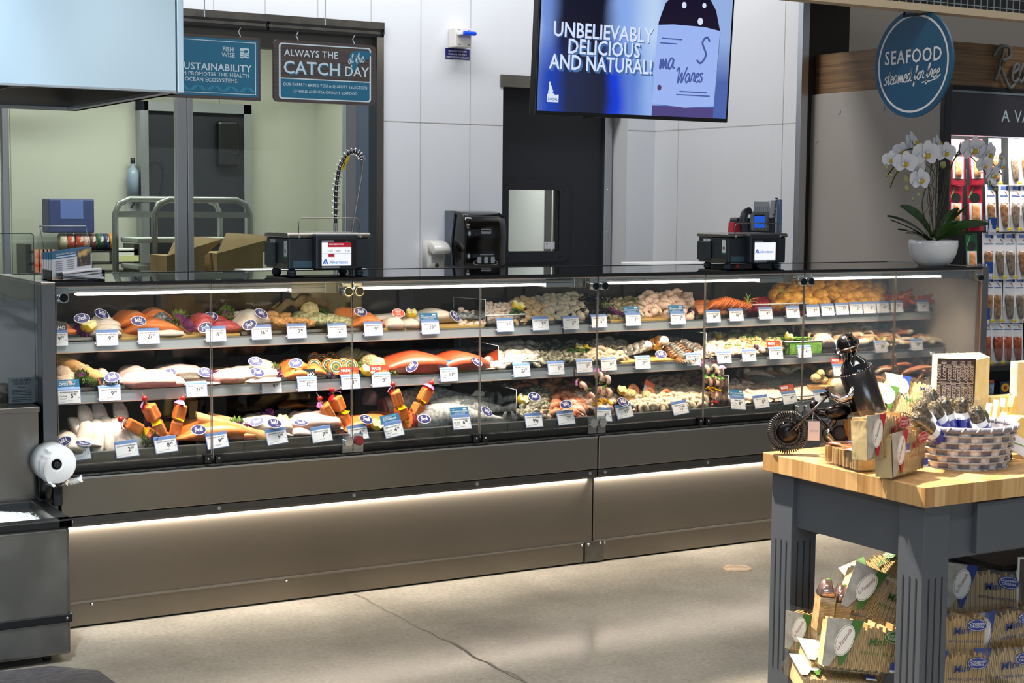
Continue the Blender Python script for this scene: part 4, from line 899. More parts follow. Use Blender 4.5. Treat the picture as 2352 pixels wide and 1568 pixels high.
# spring faucet
Yf = 7.6
t = thing('spring_faucet', 'pre-rinse spring faucet arching up in front of the window', 'faucet', (atY(771, 560, Yf).x, Yf, 1.0))
Q = lambda px, py: tuple(atY(px, py, Yf))
pa = spline([Q(771, 660), Q(771, 530), Q(771, 470), Q(773, 425), Q(780, 385), Q(795, 356), Q(812, 347), Q(826, 355), Q(831, 368)], 10)
m = MB(); m.tube(pa, .010, mat('faucet_grey', '#4d4f54', .3, .9), 8); m.cyl((Q(771, 512)[0], Yf, .898), Q(771, 512), .0125, CHROME, n=12); m.build('riser_pipe', t, world=True)
pts = []; cum = [0]
for i in range(1, len(pa)): cum.append(cum[-1] + (Vector(pa[i]) - Vector(pa[i - 1])).length)
def along(d):
    for i in range(1, len(pa)):
        if cum[i] >= d: k = (d - cum[i - 1]) / max(1e-9, cum[i] - cum[i - 1]); return Vector(pa[i - 1]).lerp(Vector(pa[i]), k), (Vector(pa[i]) - Vector(pa[i - 1])).normalized()
    return Vector(pa[-1]), (Vector(pa[-1]) - Vector(pa[-2])).normalized()
d0 = cum[-1] * .43; d = d0; ph = 0
while d < cum[-1]:
    fr = (d - d0) / (cum[-1] - d0); c_, tn = along(d); u = tn.cross(Vector((0, 1, 0))).normalized(); v_ = Vector((0, 1, 0))
    pts.append(c_ + u * math.cos(ph) * .0185 + v_ * math.sin(ph) * .0185); ph += PI / 5; d += (.0026 if fr < .03 else .0035 - .0020 * fr)
m = MB(); m.tube(pts, .0032, CHROME, 5); m.build('spring', t, world=True)
m = MB(); m.tube(spline([Q(831, 368), Q(832, 392), Q(826, 430), Q(818, 475), Q(810, 525), Q(806, 560)], 6), .0085, mat('hose_grey', '#8b8c8e', .3, .7), 8); m.cyl(Q(808, 535), Q(803, 640), .014, BLACK, n=12); m.build('hose', t, world=True)
m = MB(); y_ = Yf - .024; q = [atY(*s, y_) for s in ((798, 357), (804, 360), (789, 391), (782, 388))]; m.add(q, [(0, 1, 2, 3)], mat('yellow_tag', '#e8c81e', .5)); m.ribbon([(atY(793, 370, y_).x, atY(793, 370, y_).z), (atY(788, 384, y_).x, atY(788, 384, y_).z)], .004, INK, face(0, y_ - .001, 0)); m.build('warning_tag', t, world=True, label='yellow warning tag')
m = MB(); x = atY(771, 560, Yf).x; m.bx(x - .5, x + .5, 7.35, 7.95, .86, .9, STEEL); m.bx(x - .48, x + .48, 7.37, 7.93, .6, .86, STEEL_D)
for sx in (-.46, .46):
    for sy in (7.4, 7.9): m.cyl((x + sx, sy, 0), (x + sx, sy, .6), .02, STEEL)
o = m.build('prep_sink', None, (x, 7.65, 0), world=True); tag(o, 'stainless prep sink under the spring faucet behind the case', 'sink')

# phone, papers, red box, pen cup on the ledge
zl = 1.286; Yp = 6.86
def L_(px, py, Y=Yp): return atY(px, py, Y)
t = thing('desk_phone', 'grey desk phone with a lit blue screen behind the second scale', 'phone', (L_(1740, 520).x, Yp, zl)); PG = mat('phone_dark', '#2e3238', .4); PL2 = mat('phone_grey', '#7d8284', .4)
xa, xb, zt, zb = L_(1729, 500).x, L_(1768, 500).x, L_(1745, 485).z, L_(1745, 530).z; c0 = L_(1740, 520)
m = MB(); m.bx(L_(1700, 520).x, L_(1790, 520).x, Yp + .03, Yp + .10, zl, L_(1745, 500).z, PG, .012); m.build('base', t, world=True)
m = MB(); m.bx(xa, xb, Yp, Yp + .03, zb, zt, PL2, .008)
for k in range(5): x = xa + .012 + k * (xb - xa - .024) / 4; m.prism(oval(.0035, .003, 8), 0, .003, PG, face(x, Yp, zb + .012))
for k in range(4): m.prism(oval(.003, .004, 8), 0, .003, PG, face(xb - .012, Yp, zb + .035 + k * .012))
m.build('console', t, world=True)
m = MB(); m.bx(L_(1733, 500).x, L_(1756, 500).x, Yp - .002, Yp, L_(1745, 523).z, L_(1745, 493).z, emi('phone_blue', '#1f5bd6', .9)); m.bx(L_(1733, 500).x, L_(1756, 500).x, Yp - .0025, Yp, L_(1745, 496).z, L_(1745, 493).z, BLACK); m.build('screen', t, world=True)
m = MB(); m.tube(spline([tuple(L_(1709, 533, Yp - .02)), tuple(L_(1707, 510, Yp - .02)), tuple(L_(1711, 490, Yp - .02)), tuple(L_(1722, 483, Yp - .02))], 5), .021, PG, 10, flat=1.0); m.build('handset', t, world=True)
t = thing('document_holder', 'wall pocket stuffed with printed papers beside the desk phone', 'papers', (L_(1775, 500, 6.98).x, 6.98, zl))
m = MB(); m.bx(L_(1730, 500, 6.98).x, L_(1786, 500, 6.98).x, 6.975, 6.98, zl, L_(1750, 463, 6.98).z, PAPER); F0 = face(0, 6.974, 0); a = L_(1736, 472, 6.974)
for k in range(9): x = L_(1735 + 4.5 * k, 480, 6.974).x; z = L_(1740, 472, 6.974).z; m.bx(x, x + .003, 6.9735, 6.975, z - .06 - .02 * (k % 3), z - .005, mat('print_grey', '#8a8c94', .7))
m.build('front_page', t, world=True)
m = MB(); m.bx(L_(1768, 500, 6.96).x, L_(1789, 500, 6.96).x, 6.955, 6.973, zl, L_(1780, 460, 6.96).z, PAPER); m.text('Albertsons', .028, INK, T(L_(1780, 505, 6.954).x, 6.954, L_(1780, 505, 6.954).z) @ RX(PI / 2) @ RZ(PI / 2 - .12), 'LEFT', .02)
m.bx(L_(1786, 500, 6.95).x, L_(1791, 500, 6.95).x, 6.93, 6.96, zl, L_(1780, 458, 6.95).z, mat('folder_blue', '#7f97b8', .5)); m.bx(L_(1780, 455, 6.96).x, L_(1785, 455, 6.96).x, 6.955, 6.957, L_(1780, 458, 6.96).z, L_(1780, 454, 6.96).z, mat('tab_blue', '#2a4fae', .5)); m.build('folded_sheet', t, world=True)
m = MB(); m.bx(-.035, .035, -.02, .02, 0, L_(1685, 511).z - zl, mat('red_carton', '#b3283c', .5), .002); m.bx(-.03, .0, -.021, -.02, .03, .06, mat('red_carton_pale', '#d9a0a4', .5))
leaf('red_box', m.mesh('red_box'), 'small red box standing between the pens and the phone', 'box', (L_(1683, 520).x, Yp, zl), (0, .1, .2))
t = thing('pen_cup', 'black desk caddy of pens and scissors behind the second scale', 'caddy', (L_(1655, 530).x, Yp, zl))
m = MB(); m.bx(-.07, .09, -.03, .04, 0, .055, BLACK, .005); m.build('tray', t)
for k, (x, r_, h_, c) in enumerate(((-.045, -.1, .135, BLACK), (-.02, .2, .09, BLACK), (.04, -.25, .10, BLACK), (.055, .05, .15, CLEAR))):
    m = MB(); m.cyl((x, 0, .03), (x + h_ * math.sin(r_), 0, h_), .008, c, n=8); m.build('pen', t)
# brochures and napkins at the other end
zb = ZT; cc = atZ(150, 642, ZT); Yb_ = min(cc.y, 6.0)
t = thing('brochure_stand', 'clear easel holding salmon recipe cards on the glass top', 'stand', (atY(140, 600, Yb_).x, Yb_, ZT))
def B_(px, py, Y=None): return atY(px, py, Y or Yb_)
m = MB(); fr = [B_(114, 642), B_(216, 634), B_(197, 519, Yb_ + .12), B_(91, 519, Yb_ + .12)]; rr_ = [B_(82, 636, Yb_ + .24), B_(203, 630, Yb_ + .24)]
m.add(fr + [B_(70, 634, Yb_ + .22), B_(190, 634, Yb_ + .22)], [(0, 1, 2, 3), (3, 2, 5, 4)], CLEAR)
ED = mat('acrylic_bright', '#c9d6da', .15)
m.tube([fr[2], fr[3]], .0028, ED, 6); m.tube([fr[0], fr[3]], .0012, mat('acrylic_edge', '#4a5054', .3), 5); m.tube([fr[1], fr[2]], .0012, mat('acrylic_edge', '#4a5054', .3), 5); m.build('easel', t, world=True)
m = MB(); a, b, c_, d_ = B_(118, 640, Yb_ - .004), B_(211, 626, Yb_ - .004), B_(203, 579, Yb_ + .03), B_(118, 580, Yb_ + .03)
ux = (b - a); uy = (d_ - a); P_ = lambda u, v, o=0: a + ux * u + uy * v + Vector((0, -o, 0))
for k in range(5):
    of = Vector((-.008 * k, .004 * k + .001, 0)); m.add([p + of for p in (P_(0, 0), P_(1, .0), P_(1, 1), P_(0, 1))], [(0, 1, 2, 3)], PAPER); m.add([p + of for p in (P_(0, .72, .0006), P_(1, .72, .0006), P_(1, 1, .0006), P_(0, 1, .0006))], [(0, 1, 2, 3)], TEALT)
q = Matrix.Identity(4); ex = ux.normalized(); ey = uy.normalized(); ez = ex.cross(ey)
for i in range(3): q[i][0], q[i][1], q[i][2], q[i][3] = ex[i], ey[i], ez[i], (P_(.1, .86, .002))[i]
m.text('Grilled Cedar Plank Salmon', .011, PAPER, q, 'LEFT', .01, wid=ux.length * .48)
m.add([P_(.1, .76, .0012), P_(.6, .76, .0012), P_(.6, .81, .0012), P_(.1, .81, .0012)], [(0, 1, 2, 3)], PALE)
m.add([P_(.64, .32, .0015), P_(.97, .32, .0015), P_(.97, .96, .0015), P_(.64, .96, .0015)], [(0, 1, 2, 3)], mat('recipe_photo', '#2a1c12', .5, col2='#d9b26a', scale=24, lo=.45, hi=.6))
for k in range(5):
    for u in (.1, .38): m.add([P_(u, .6 - .08 * k, .001), P_(u + .18, .6 - .08 * k, .001), P_(u + .18, .625 - .08 * k, .001), P_(u, .625 - .08 * k, .001)], [(0, 1, 2, 3)], mat('print_grey', '#8a8c94', .7))
m.build('recipe_card', t, world=True)
t = thing('napkin_tray', 'clear tray with a loose stack of white napkins beside the recipe cards', 'napkins', (atY(180, 645, 5.9).x, 5.9, ZT))
m = MB(); x0, x1 = -.1, .10; m.bx(x0, x1, 0, .15, 0, .004, CLEAR); m.bx(x0, x0 + .003, 0, .15, 0, .04, CLEAR); m.bx(x1 - .003, x1, 0, .15, 0, .04, CLEAR); m.bx(x0, x1, .147, .15, 0, .05, CLEAR); m.bx(x0 + .005, x1 - .06, .02, .14, .004, .006, mat('kraft_note', '#d9b39b', .7)); m.build('tray', t)
for k in range(6):
    m = MB(); rr = random.Random(k); m.grid(lambda u, v: (-.055 + u * .15 + .004 * math.sin(v * 5 + k), .005 + v * .11 + .01 * math.sin(u * 4 + k), .008 + k * .0055 + .006 * math.sin(u * 3 + k) + .004 * math.sin(v * 6)), 10, 6, PAPER); m.grid(lambda u, v: (-.055 + u * .15 + .004 * math.sin(5 * 0 + k), .005 + .01 * math.sin(u * 4 + k) - .001, .004 + k * .0055 + .006 * math.sin(u * 3 + k) + v * .004), 10, 1, PAPER); m.build('napkin', t)
# ------------------------------------------------------------ food: materials and shapes
fm = lambda n, a, b, s=30, **k: mat(n, a, k.pop('r', .3), 0, b, s, **{'bump': .12, **k})
SALM = fm('salmon_flesh', '#e8732a', '#f29450', 40, kind='wavex', lo=.25, hi=1, stretch=(1, .6, .6))
SOCK = fm('sockeye_flesh', '#b23a1c', '#d4653c', 55, kind='wavex', lo=.2, hi=1, stretch=(.8, 1.2, .6))
COD = fm('white_flesh', '#f1dfd0', '#e6c9b6', 7)
HALI = fm('cream_flesh', '#f4e4d4', '#ecd2bd', 6)
PINK = fm('pink_flesh', '#e4b5a8', '#edcbbd', 8)
ROSE = fm('rose_flesh', '#dd9a95', '#ecc0b6', 9)
TUNA = fm('tuna_flesh', '#ad2c35', '#cc5a5c', 10)
TAN = fm('tan_flesh', '#c9a58a', '#dabfa6', 9)
SKIN = fm('silver_skin', '#4b5056', '#a9a8a4', 14, r=.2, lo=.4, hi=.62, bscale=220)
DSKIN = fm('dark_skin', '#4d443a', '#8a7d6c', 30, lo=.4, hi=.65, bump=.4)
FISHB = fm('fish_side', '#8f8d8b', '#c9c4bd', 60, r=.18, lo=.35, hi=.6)
PURP = fm('kale_purple', '#5a1a5c', '#93337f', 40, r=.6)
GREEN = fm('kale_green', '#3c5a20', '#7d9a44', 45, r=.6)
DKGR = fm('parsley_green', '#1d3a15', '#4a7226', 60, r=.6)
DLET = fm('red_lettuce', '#2c1426', '#55304a', 40, r=.5)
LEMON = fm('lemon_rind', '#f0c010', '#f6d43a', 90, r=.35)
LPULP = fm('lemon_pulp', '#f3e083', '#f8efc2', 60, r=.3)
CLAMB = fm('brown_clam', '#a37f53', '#d2b68c', 200, kind='wavez', lo=.1, hi=.9)
CLAMG = fm('grey_clam', '#8d8170', '#c8bda8', 200, kind='wavez', lo=.1, hi=.9)
MUSS = fm('mussel_shell', '#0e0e12', '#3a3633', 30, r=.14, lo=.45, hi=.8)
OYST = fm('oyster_shell', '#4a4638', '#c0b79b', 55, r=.35, bump=.8, lo=.38, hi=.66)
OYSTG = fm('green_oyster', '#5d5a41', '#bfb088', 60, r=.35, bump=.6)
SCAL = fm('scallop_flesh', '#eed3bf', '#f5e3d3', 20, r=.22)
BAYS = fm('bay_scallop', '#f0cdb5', '#f7dfcb', 20, r=.22)
SHRR = fm('raw_shrimp', '#bca88c', '#dac6a9', 75, kind='wavex', r=.22, lo=.1, hi=1, bump=.04)
SHRP = fm('pink_shrimp', '#eaa788', '#f4cdb5', 70, kind='wavex', r=.22, lo=.1, hi=1, bump=.04)
SHRO = fm('orange_shrimp', '#e07c4c', '#f0a57c', 70, kind='wavex', r=.22, lo=.1, hi=1, bump=.04)
SHRW = fm('pale_shrimp', '#efc8ae', '#f6dac7', 70, kind='wavex', r=.22, lo=.1, hi=1, bump=.04)
LOBB = fm('lobster_brown', '#3a2412', '#8a5a28', 40, r=.2, lo=.4, hi=.7)
LOBG = fm('lobster_grey', '#3d3a37', '#8c857c', 50, r=.2)
LMEAT = fm('lobster_meat', '#d8ccb8', '#efe6d6', 30)
RED = fm('cooked_red', '#b52a10', '#de5a26', 40, r=.22)
ORNG = fm('crab_orange', '#e56f32', '#f5b47f', 30, r=.3)
CRABW = fm('crab_pale', '#e7cfae', '#f4e6d0', 25, r=.3)
CRABT = fm('crab_tan', '#b98a5c', '#e3c39c', 20, r=.3)
GOLDC = fm('fried_gold', '#c97c12', '#eab443', 60, r=.5, bump=.7)
STUFF_ = fm('herb_stuffing', '#b99a5a', '#e3d3a0', 110, r=.6, bump=.8)
SPIN = fm('spinach_patty', '#8f9258', '#e8dcae', 80, r=.5, bump=.6)
SALP = fm('salmon_patty', '#c9823f', '#eab674', 90, r=.5, bump=.6)
KRAFTP = fm('kraft_paper', '#cf9d62', '#c08d52', 8, r=.7, bump=.05)
TWINE = mat('twine', '#d9c7a0', .8)
BAMB = fm('bamboo_board', '#b8924e', '#c9a662', 30, r=.5, stretch=(.3, 6, 6))
POKE = fm('poke_red', '#b3152a', '#d63a3f', 40, r=.2)
TOMA = mat('tomato', '#c41d10', .12); PEPR = mat('red_pepper', '#b4121c', .15); PEPY = mat('yellow_pepper', '#edb20c', .18); PEPG = mat('green_pepper', '#5f9a1e', .2)
ONIO = mat('red_onion', '#a0408c', .25, col2='#d79acb', scale=60); ONIW = mat('onion_white', '#efe3ea', .3); STICK = mat('skewer_wood', '#c8a468', .6)
BREAD = fm('bread_crust', '#b9732f', '#d99a52', 20, r=.6); CRUMB = fm('bread_crumb', '#efe0c4', '#e2cba4', 40, r=.8)

def unit(fn, name, seed=0, nr=14, ns=12, m=None, top=None, solid=True):
    """closed lump on unit box: fn(t)->(half width, height, z lift, y shift)"""
    rr = random.Random(seed); secs = []; ph = rr.uniform(0, 6)
    for i in range(ns + 1):
        t = i / ns; hw, h, lz, sy = fn(t); r_ = []
        for j in range(nr):
            a = 2 * PI * j / nr; c, s = math.cos(a), math.sin(a); se = lambda v, p: math.copysign(abs(v) ** p, v)
            y = se(c, .7) * hw; z = max(se(s, .8), -.25) * h
            z += .05 * h * math.sin(5 * t * PI + 3 * a + ph) if s > 0 else 0
            r_.append((t - .5, y + sy, (z + .25 * h + lz) if (s > .05 or not solid) else 0))
        secs.append(r_)
    mb = MB(); mb.loft(secs, m, True)
    zs = [v[2] for v in mb.v]; z0, z1 = min(zs), max(zs); mb.v = [(x, y, (z - z0) / (z1 - z0)) for x, y, z in mb.v]
    if top: 
        mi = mb.mi(top)
        for q, f_ in enumerate(mb.f):
            if sum(mb.v[i][2] for i in f_) / len(f_) > .62 and sum(mb.v[i][1] for i in f_) > 0: mb.m[q] = mi
    return mb.mesh(name)
sm = lambda t, e=.5: max(.02, math.sin(PI * t)) ** e
SH = {
 'taper': lambda t: (.5 * max(.05, math.sin(PI * (t * .82 + .1))) ** .6 * (1 - .45 * t), .5 * sm(t, .45) * (1 - .55 * t), 0, .06 * math.sin(4 * t)),
 'taperL': lambda t: (.5 * max(.05, math.sin(PI * (t * .82 + .08))) ** .6 * (.5 + .5 * t), .5 * sm(t, .45) * (.45 + .55 * t), 0, .06 * math.sin(4 * t)),
 'loin': lambda t: (.5 * sm(t, .28), .5 * sm(t, .3), 0, .03 * math.sin(7 * t)),
 'hump': lambda t: (.5 * sm(t, .35), .3 * sm(t, .5), .45 * math.sin(PI * t) ** 1.5, .05 * math.sin(3 * t)),
 'drape': lambda t: (.5 * sm(t, .35), .3 * sm(t, .4), .5 * (.5 + .5 * math.sin(5.2 * t + .6)), .1 * math.sin(6 * t)),
 'lean': lambda t: (.5 * sm(t, .25), .25 * sm(t, .3), .8 * t, 0)}
UM = {}
def shape(kind, m, seed=0, top=None):
    k = (kind, m.name, seed, top.name if top else '')
    if k not in UM: UM[k] = unit(SH[kind], 'fillet', seed, m=m, top=top, solid=kind != 'lean')
    return UM[k]
def fit(px0, py0, px1, py1, s, dy):
    Y = SHELF[s][0] + dy; pm = (px0 + px1) / 2; x0, x1 = atY(px0, py1, Y).x, atY(px1, py1, Y).x
    zb = max(atY(pm, py1, Y).z, sz(s, Y)); zt = max(atY(pm, py0, Y).z, zb + .008)
    return (x0 + x1) / 2, Y, zb, x1 - x0, zt - zb
def food(name, kind, m, box, s, dy, dep, label, cat='fish fillet', rot=0, seed=0, top=None, group=None, roll=0):
    x, Y, zb, L, H = fit(*box, s, dy)
    zb = max(zb, sz(s, Y))
    return leaf(name, shape(kind, m, seed, top), label, cat, (x, Y, zb), (roll, 0, rot), group, (L, dep, H))

def proto_shrimp(m, tail, arc=4.3, R_=.021, th=.0105, seg=9):
    mb = MB(); pts, rs = [], []
    for i in range(seg + 1):
        t = i / seg; a = -.6 + arc * t; r_ = R_ * (1 - .25 * t); pts.append((r_ * math.cos(a), r_ * math.sin(a), .009 + .004 * math.sin(a))); rs.append(th * (.75 + .45 * math.sin(PI * min(1, t * 1.1 + .12))) * (1 - .45 * t) * (1.06 if i % 2 else .97))
    rs[0] *= .6; mb.tube(pts, rs, m, 8)
    p = Vector(pts[-1]); q = (p - Vector(pts[-2])).normalized(); n_ = Vector((-q.y, q.x, 0))
    for s_ in (-1, 1): mb.add([p, p + q * .016 + n_ * (.012 * s_), p + q * .020 + n_ * (.003 * s_), p + Vector((0, 0, .004)) + q * .008], [(0, 1, 2), (0, 3, 2), (0, 1, 3), (1, 2, 3)], tail)
    return mb.mesh('shrimp')
def proto_clam(m, r=.024):
    mb = MB()
    for s_ in (-1, 1):
        M_ = T(0, 0, r * .62) @ RX(.18 * s_); vs = []
        mb.ell((0, 0, 0), (r, r * .86, r * .56), m, 12, 6, M_)
    mb.ell((0, -r * .72, r * .62), (r * .25, r * .2, r * .3), m, 8, 4); return mb.mesh('clam')
def proto_mussel():
    mb = MB(); secs = []
    for i in range(9):
        t = i / 8; w_ = .016 * max(.12, math.sin(PI * (t * .8 + .1))) * (.55 + .6 * t); secs.append([((t - .5) * .075, w_ * math.cos(2 * PI * j / 10), .011 + .72 * w_ * math.sin(2 * PI * j / 10)) for j in range(10)])
    mb.loft(secs, MUSS); return mb.mesh('mussel')
def proto_oyster(m, seed, r=(.042, .028, .015)):
    rr = random.Random(seed); mb = MB(); mb.ell((0, 0, .012), r, m, 12, 7, None, .2, True, rr)
    for k in range(3): mb.ell((rr.uniform(-.01, .01), rr.uniform(-.006, .006), .014 + .003 * k), (r[0] * (.75 - .16 * k), r[1] * (.8 - .18 * k), r[2] * .9), m, 11, 5, RZ(rr.uniform(-.3, .3)), .16, True, rr)
    return mb.mesh('oyster')
def proto_scallop(m, r=.022, h=.02):
    mb = MB(); mb.lathe([(0, 0), (r * .85, 0), (r, h * .3), (r, h * .7), (r * .8, h), (0, h * 1.02)], m, 12); return mb.mesh('scallop')
def proto_tail(shell, meat, L=.17, w_=.032, n=7):
    """lobster tail: arched overlapping rings, cut meat at one end, fan at the other"""
    mb = MB()
    for k in range(n):
        t = k / n; r0 = w_ * (1.08 - .42 * t); r1 = r0 * .88; x0 = -L / 2 + L * .8 * t; x1 = x0 + L * .8 / n * 1.15; vs = []
        for x, r_ in ((x0, r1), (x0 + (x1 - x0) * .3, r0), (x1, r0 * .93)):
            vs.append([(x, r_ * math.cos(PI * j / 10), max(0, r_ * .92 * math.sin(PI * j / 10)) + .003) for j in range(11)])
        mb.loft(vs, shell, True, caps=True)
        for s_ in (-1, 1): mb.add([(x0, s_ * r0, .012), (x1, s_ * r0 * .95, .012), (x1 + .004, s_ * r0 * 1.22, .001), (x0 + .008, s_ * r0 * 1.05, .001)], [(0, 1, 2, 3)], shell)
    b = mb; mt = MB(); mt.ell((-L / 2, 0, w_ * .45), (w_ * .55, w_ * .92, w_ * .5), meat, 12, 7, None, .08)
    fa = MB()
    for a in (-.6, -.3, 0, .3, .6): fa.add([(L * .3, 0, .012), (L * .3 + .05 * math.cos(a) - .02 * math.sin(abs(a)), .05 * math.sin(a) - .008, .006), (L * .3 + .062 * math.cos(a), .062 * math.sin(a), .003), (L * .3 + .05 * math.cos(a), .05 * math.sin(a) + .008, .006), (L * .32, 0, .018)], [(0, 1, 2), (0, 2, 3), (4, 1, 2), (4, 2, 3), (0, 1, 4), (0, 3, 4)], shell)
    return b.mesh('shell'), mt.mesh('tail_meat'), fa.mesh('tail_fan')
def leg_mesh(m, pts, rs, n=7):
    mb = MB(); mb.tube(spline(pts, 3), [r for r in [x for p in range(len(rs) - 1) for x in [rs[p] + (rs[p + 1] - rs[p]) * q / 3 for q in range(3)]] + [rs[-1]]], m, n); return mb
def proto_ruffle(c_in, c_out, seed, R_=.034, leaves=9):
    rr = random.Random(seed); mb = MB()
    for k in range(leaves):
        a0 = 2 * PI * k / leaves + rr.uniform(-.4, .4); up = rr.uniform(.35, 1.1); ph = rr.uniform(0, 6); w_ = rr.uniform(.8, 1.2); M_ = RZ(a0)
        def fn(u, v, up=up, ph=ph, w_=w_):
            r_ = R_ * (.15 + v * 1.0); an = (u - .5) * 1.5 * w_; wav = v * .24 * R_ * (math.sin(u * 21 + ph) + .6 * math.sin(u * 37 + 2 * ph))
            return (r_ * math.cos(an) * math.cos(up * v) , r_ * math.sin(an), .006 + r_ * math.sin(up) * (.5 + .5 * v) + wav)
        q = len(mb.f); mb.grid(fn, 16, 5, c_out, True, M_); mi = mb.mi(c_in)
        for z in range(q, len(mb.f)):
            if (z - q) // 16 < 3: mb.m[z] = mi
    return mb.mesh('kale_leaf')
def proto_parsley(m, seed, R_=.03, n=26):
    rr = random.Random(seed); mb = MB()
    for k in range(n):
        a, e, r_ = rr.uniform(0, 2 * PI), rr.uniform(0, 1.3), R_ * rr.uniform(.4, 1)
        c = Vector((math.cos(a) * math.cos(e), math.sin(a) * math.cos(e), math.sin(e) * .8)) * r_ + Vector((0, 0, .006))
        mb.ell(c, (.007, .007, .005), m, 6, 4, None, .35, False, rr)
    return mb.mesh('parsley_sprig')
def proto_lemon():
    mb = MB(); n = 20; r = .027; rim = []; vs = []
    for i in range(6):
        ph = PI / 2 * i / 5
        for j in range(n): vs.append((r * math.sin(ph) * math.cos(2 * PI * j / n), r * math.sin(ph) * math.sin(2 * PI * j / n), r * 1.15 * (1 - math.cos(ph))))
    top = [(r * 1.0 * math.cos(2 * PI * j / n), r * math.sin(2 * PI * j / n), r * 1.15 + (.010 if j % 4 == 2 else .005 if j % 2 else 0)) for j in range(n)]
    o = len(vs); vs += top; fs = [(i * n + j, i * n + (j + 1) % n, (i + 1) * n + (j + 1) % n, (i + 1) * n + j) for i in range(6) for j in range(n)]
    mb.add(vs, fs, LEMON, True); cc = [(x * .8, y * .8, z - .004) for x, y, z in top]; mb.add(top + cc + [(0, 0, r * 1.05)], [(j, (j + 1) % n, n + (j + 1) % n, n + j) for j in range(n)] + [(n + j, n + (j + 1) % n, 2 * n) for j in range(n)], LPULP, False)
    return mb.mesh('cut_lemon')
PR = {
 'raw': [proto_shrimp(SHRR, SHRO, a, r) for a, r in ((4.3, .021), (3.6, .024))], 'pink': [proto_shrimp(SHRP, SHRO, a, r) for a, r in ((4.3, .019), (3.4, .022))],
 'orange': [proto_shrimp(SHRO, RED, a, r, .013) for a, r in ((3.6, .025), (2.9, .028))], 'pale': [proto_shrimp(SHRW, SHRP, a, r, .0115) for a, r in ((4.4, .016), (3.8, .018))],
 'clamb': [proto_clam(CLAMB, r) for r in (.026, .023)], 'clamg': [proto_clam(CLAMG, r) for r in (.027, .025)], 'mussel': [proto_mussel()],
 'oyster': [proto_oyster(OYST, i) for i in range(4)], 'oysterg': [proto_oyster(OYSTG, i + 9, (.045, .016, .010)) for i in range(3)],
 'scallop': [proto_scallop(SCAL, .027, .024), proto_scallop(SCAL, .023, .022)], 'bay': [proto_scallop(BAYS, .013, .014), proto_scallop(BAYS, .015, .013)]}
for nm, m_, h in (('cake', GOLDC, .03), ('patty', SALP, .02), ('spin', SPIN, .02), ('stuff', STUFF_, .035)):
    PR[nm] = []
    for s_ in range(3):
        mb = MB(); mb.ell((0, 0, h * .8), (.043, .04, h), m_, 16, 10, None, .09, True, random.Random(s_ + 5)); PR[nm].append(mb.mesh('patty'))
mb = MB(); mb.lathe([(0, 0), (.012, 0), (.014, .008), (.026, .014), (.028, .022), (.02, .026), (0, .026)], fm('mushroom_cap', '#cbb48e', '#e0cfae', 30, r=.5), 14); mb.ell((0, 0, .03), (.022, .022, .016), STUFF_, 12, 7, None, .12)
for k in range(7): a = k * .9; mb.ell((.011 * math.cos(a), .011 * math.sin(a), .044), (.006, .004, .003), GREEN, 6, 4, None, .3, False)
PR['mush'] = [mb.mesh('stuffed_mushroom')]
mb = MB(); mb.bx(-.01, .01, -.01, .01, 0, .018, POKE, .003); PR['poke'] = [mb.mesh('tuna_cube')]
PR['kale'] = [proto_ruffle(PURP, GREEN, i) for i in range(3)]; PR['kalep'] = [proto_ruffle(PURP, PURP, i + 5, .032) for i in range(2)]; PR['lettuce'] = [proto_ruffle(DLET, DLET, 8, .03, 6)]
PR['parsley'] = [proto_parsley(DKGR, 1), proto_parsley(GREEN, 2)]; PR['lemon'] = [proto_lemon()]
def put(name, key, px, py, s, dy, label, cat, rot=(0, 0, 0), sc_=1.0, group=None, seed=0):
    """py = bottom of the thing in the photo"""
    Y = SHELF[s][0] + dy; p = atY(px, py, Y); me = PR[key][seed % len(PR[key])]
    return leaf(name, me, label, cat, (p.x, Y, max(p.z, sz(s, Y))), rot, group, sc_)
def pile(name, key, nx, ny, px0, px1, pyt, s, dy0, dy1, label, cat, sc_=1.0, tilt=.5, layers=2, front=.15, seed=1, lead=None, stand=False, peak=.72):
    """heap of single things rising from the front of a shelf tray"""
    rr = random.Random(seed); Y0 = SHELF[s][0]; out = []
    pm = (px0 + px1) / 2; Yp = Y0 + dy0 + (dy1 - dy0) * peak; hmax = max(.012, atY(pm, pyt, Yp).z - sz(s, Yp) - .02 * sc_)
    for ly in range(layers):
        f_ = (ly + 1) / layers
        for j in range(ny):
            for i in range(nx):
                v = (j + rr.uniform(.2, .8)) / ny; u = (i + rr.uniform(.2, .8) + (.5 if j % 2 else 0) * .5) / nx
                if ly < layers - 1 and (v < .2 or rr.random() < .35): continue
                Y = Y0 + dy0 + (dy1 - dy0) * v; xa, xb = atY(px0, pyt + 30, Y).x, atY(px1, pyt + 30, Y).x; x = xa + (xb - xa) * min(1, max(0, u))
                ex = min(1, 3.2 * min(u, 1 - u) + front); dv = min(1, v / peak); h = hmax * f_ * math.sin(dv * PI / 2) * ex ** .6
                rot = (rr.uniform(-tilt, tilt), rr.uniform(-tilt, tilt), rr.uniform(0, 2 * PI)) if lead is None else (rr.uniform(-tilt, tilt) + lead[0], rr.uniform(-tilt, tilt) + lead[1], lead[2] + rr.uniform(-.35, .35))
                out.append(leaf(name, PR[key][rr.randrange(len(PR[key]))], label, cat, (x, Y, sz(s, Y) + h), rot, label, sc_ * rr.uniform(.9, 1.12)))
    return out
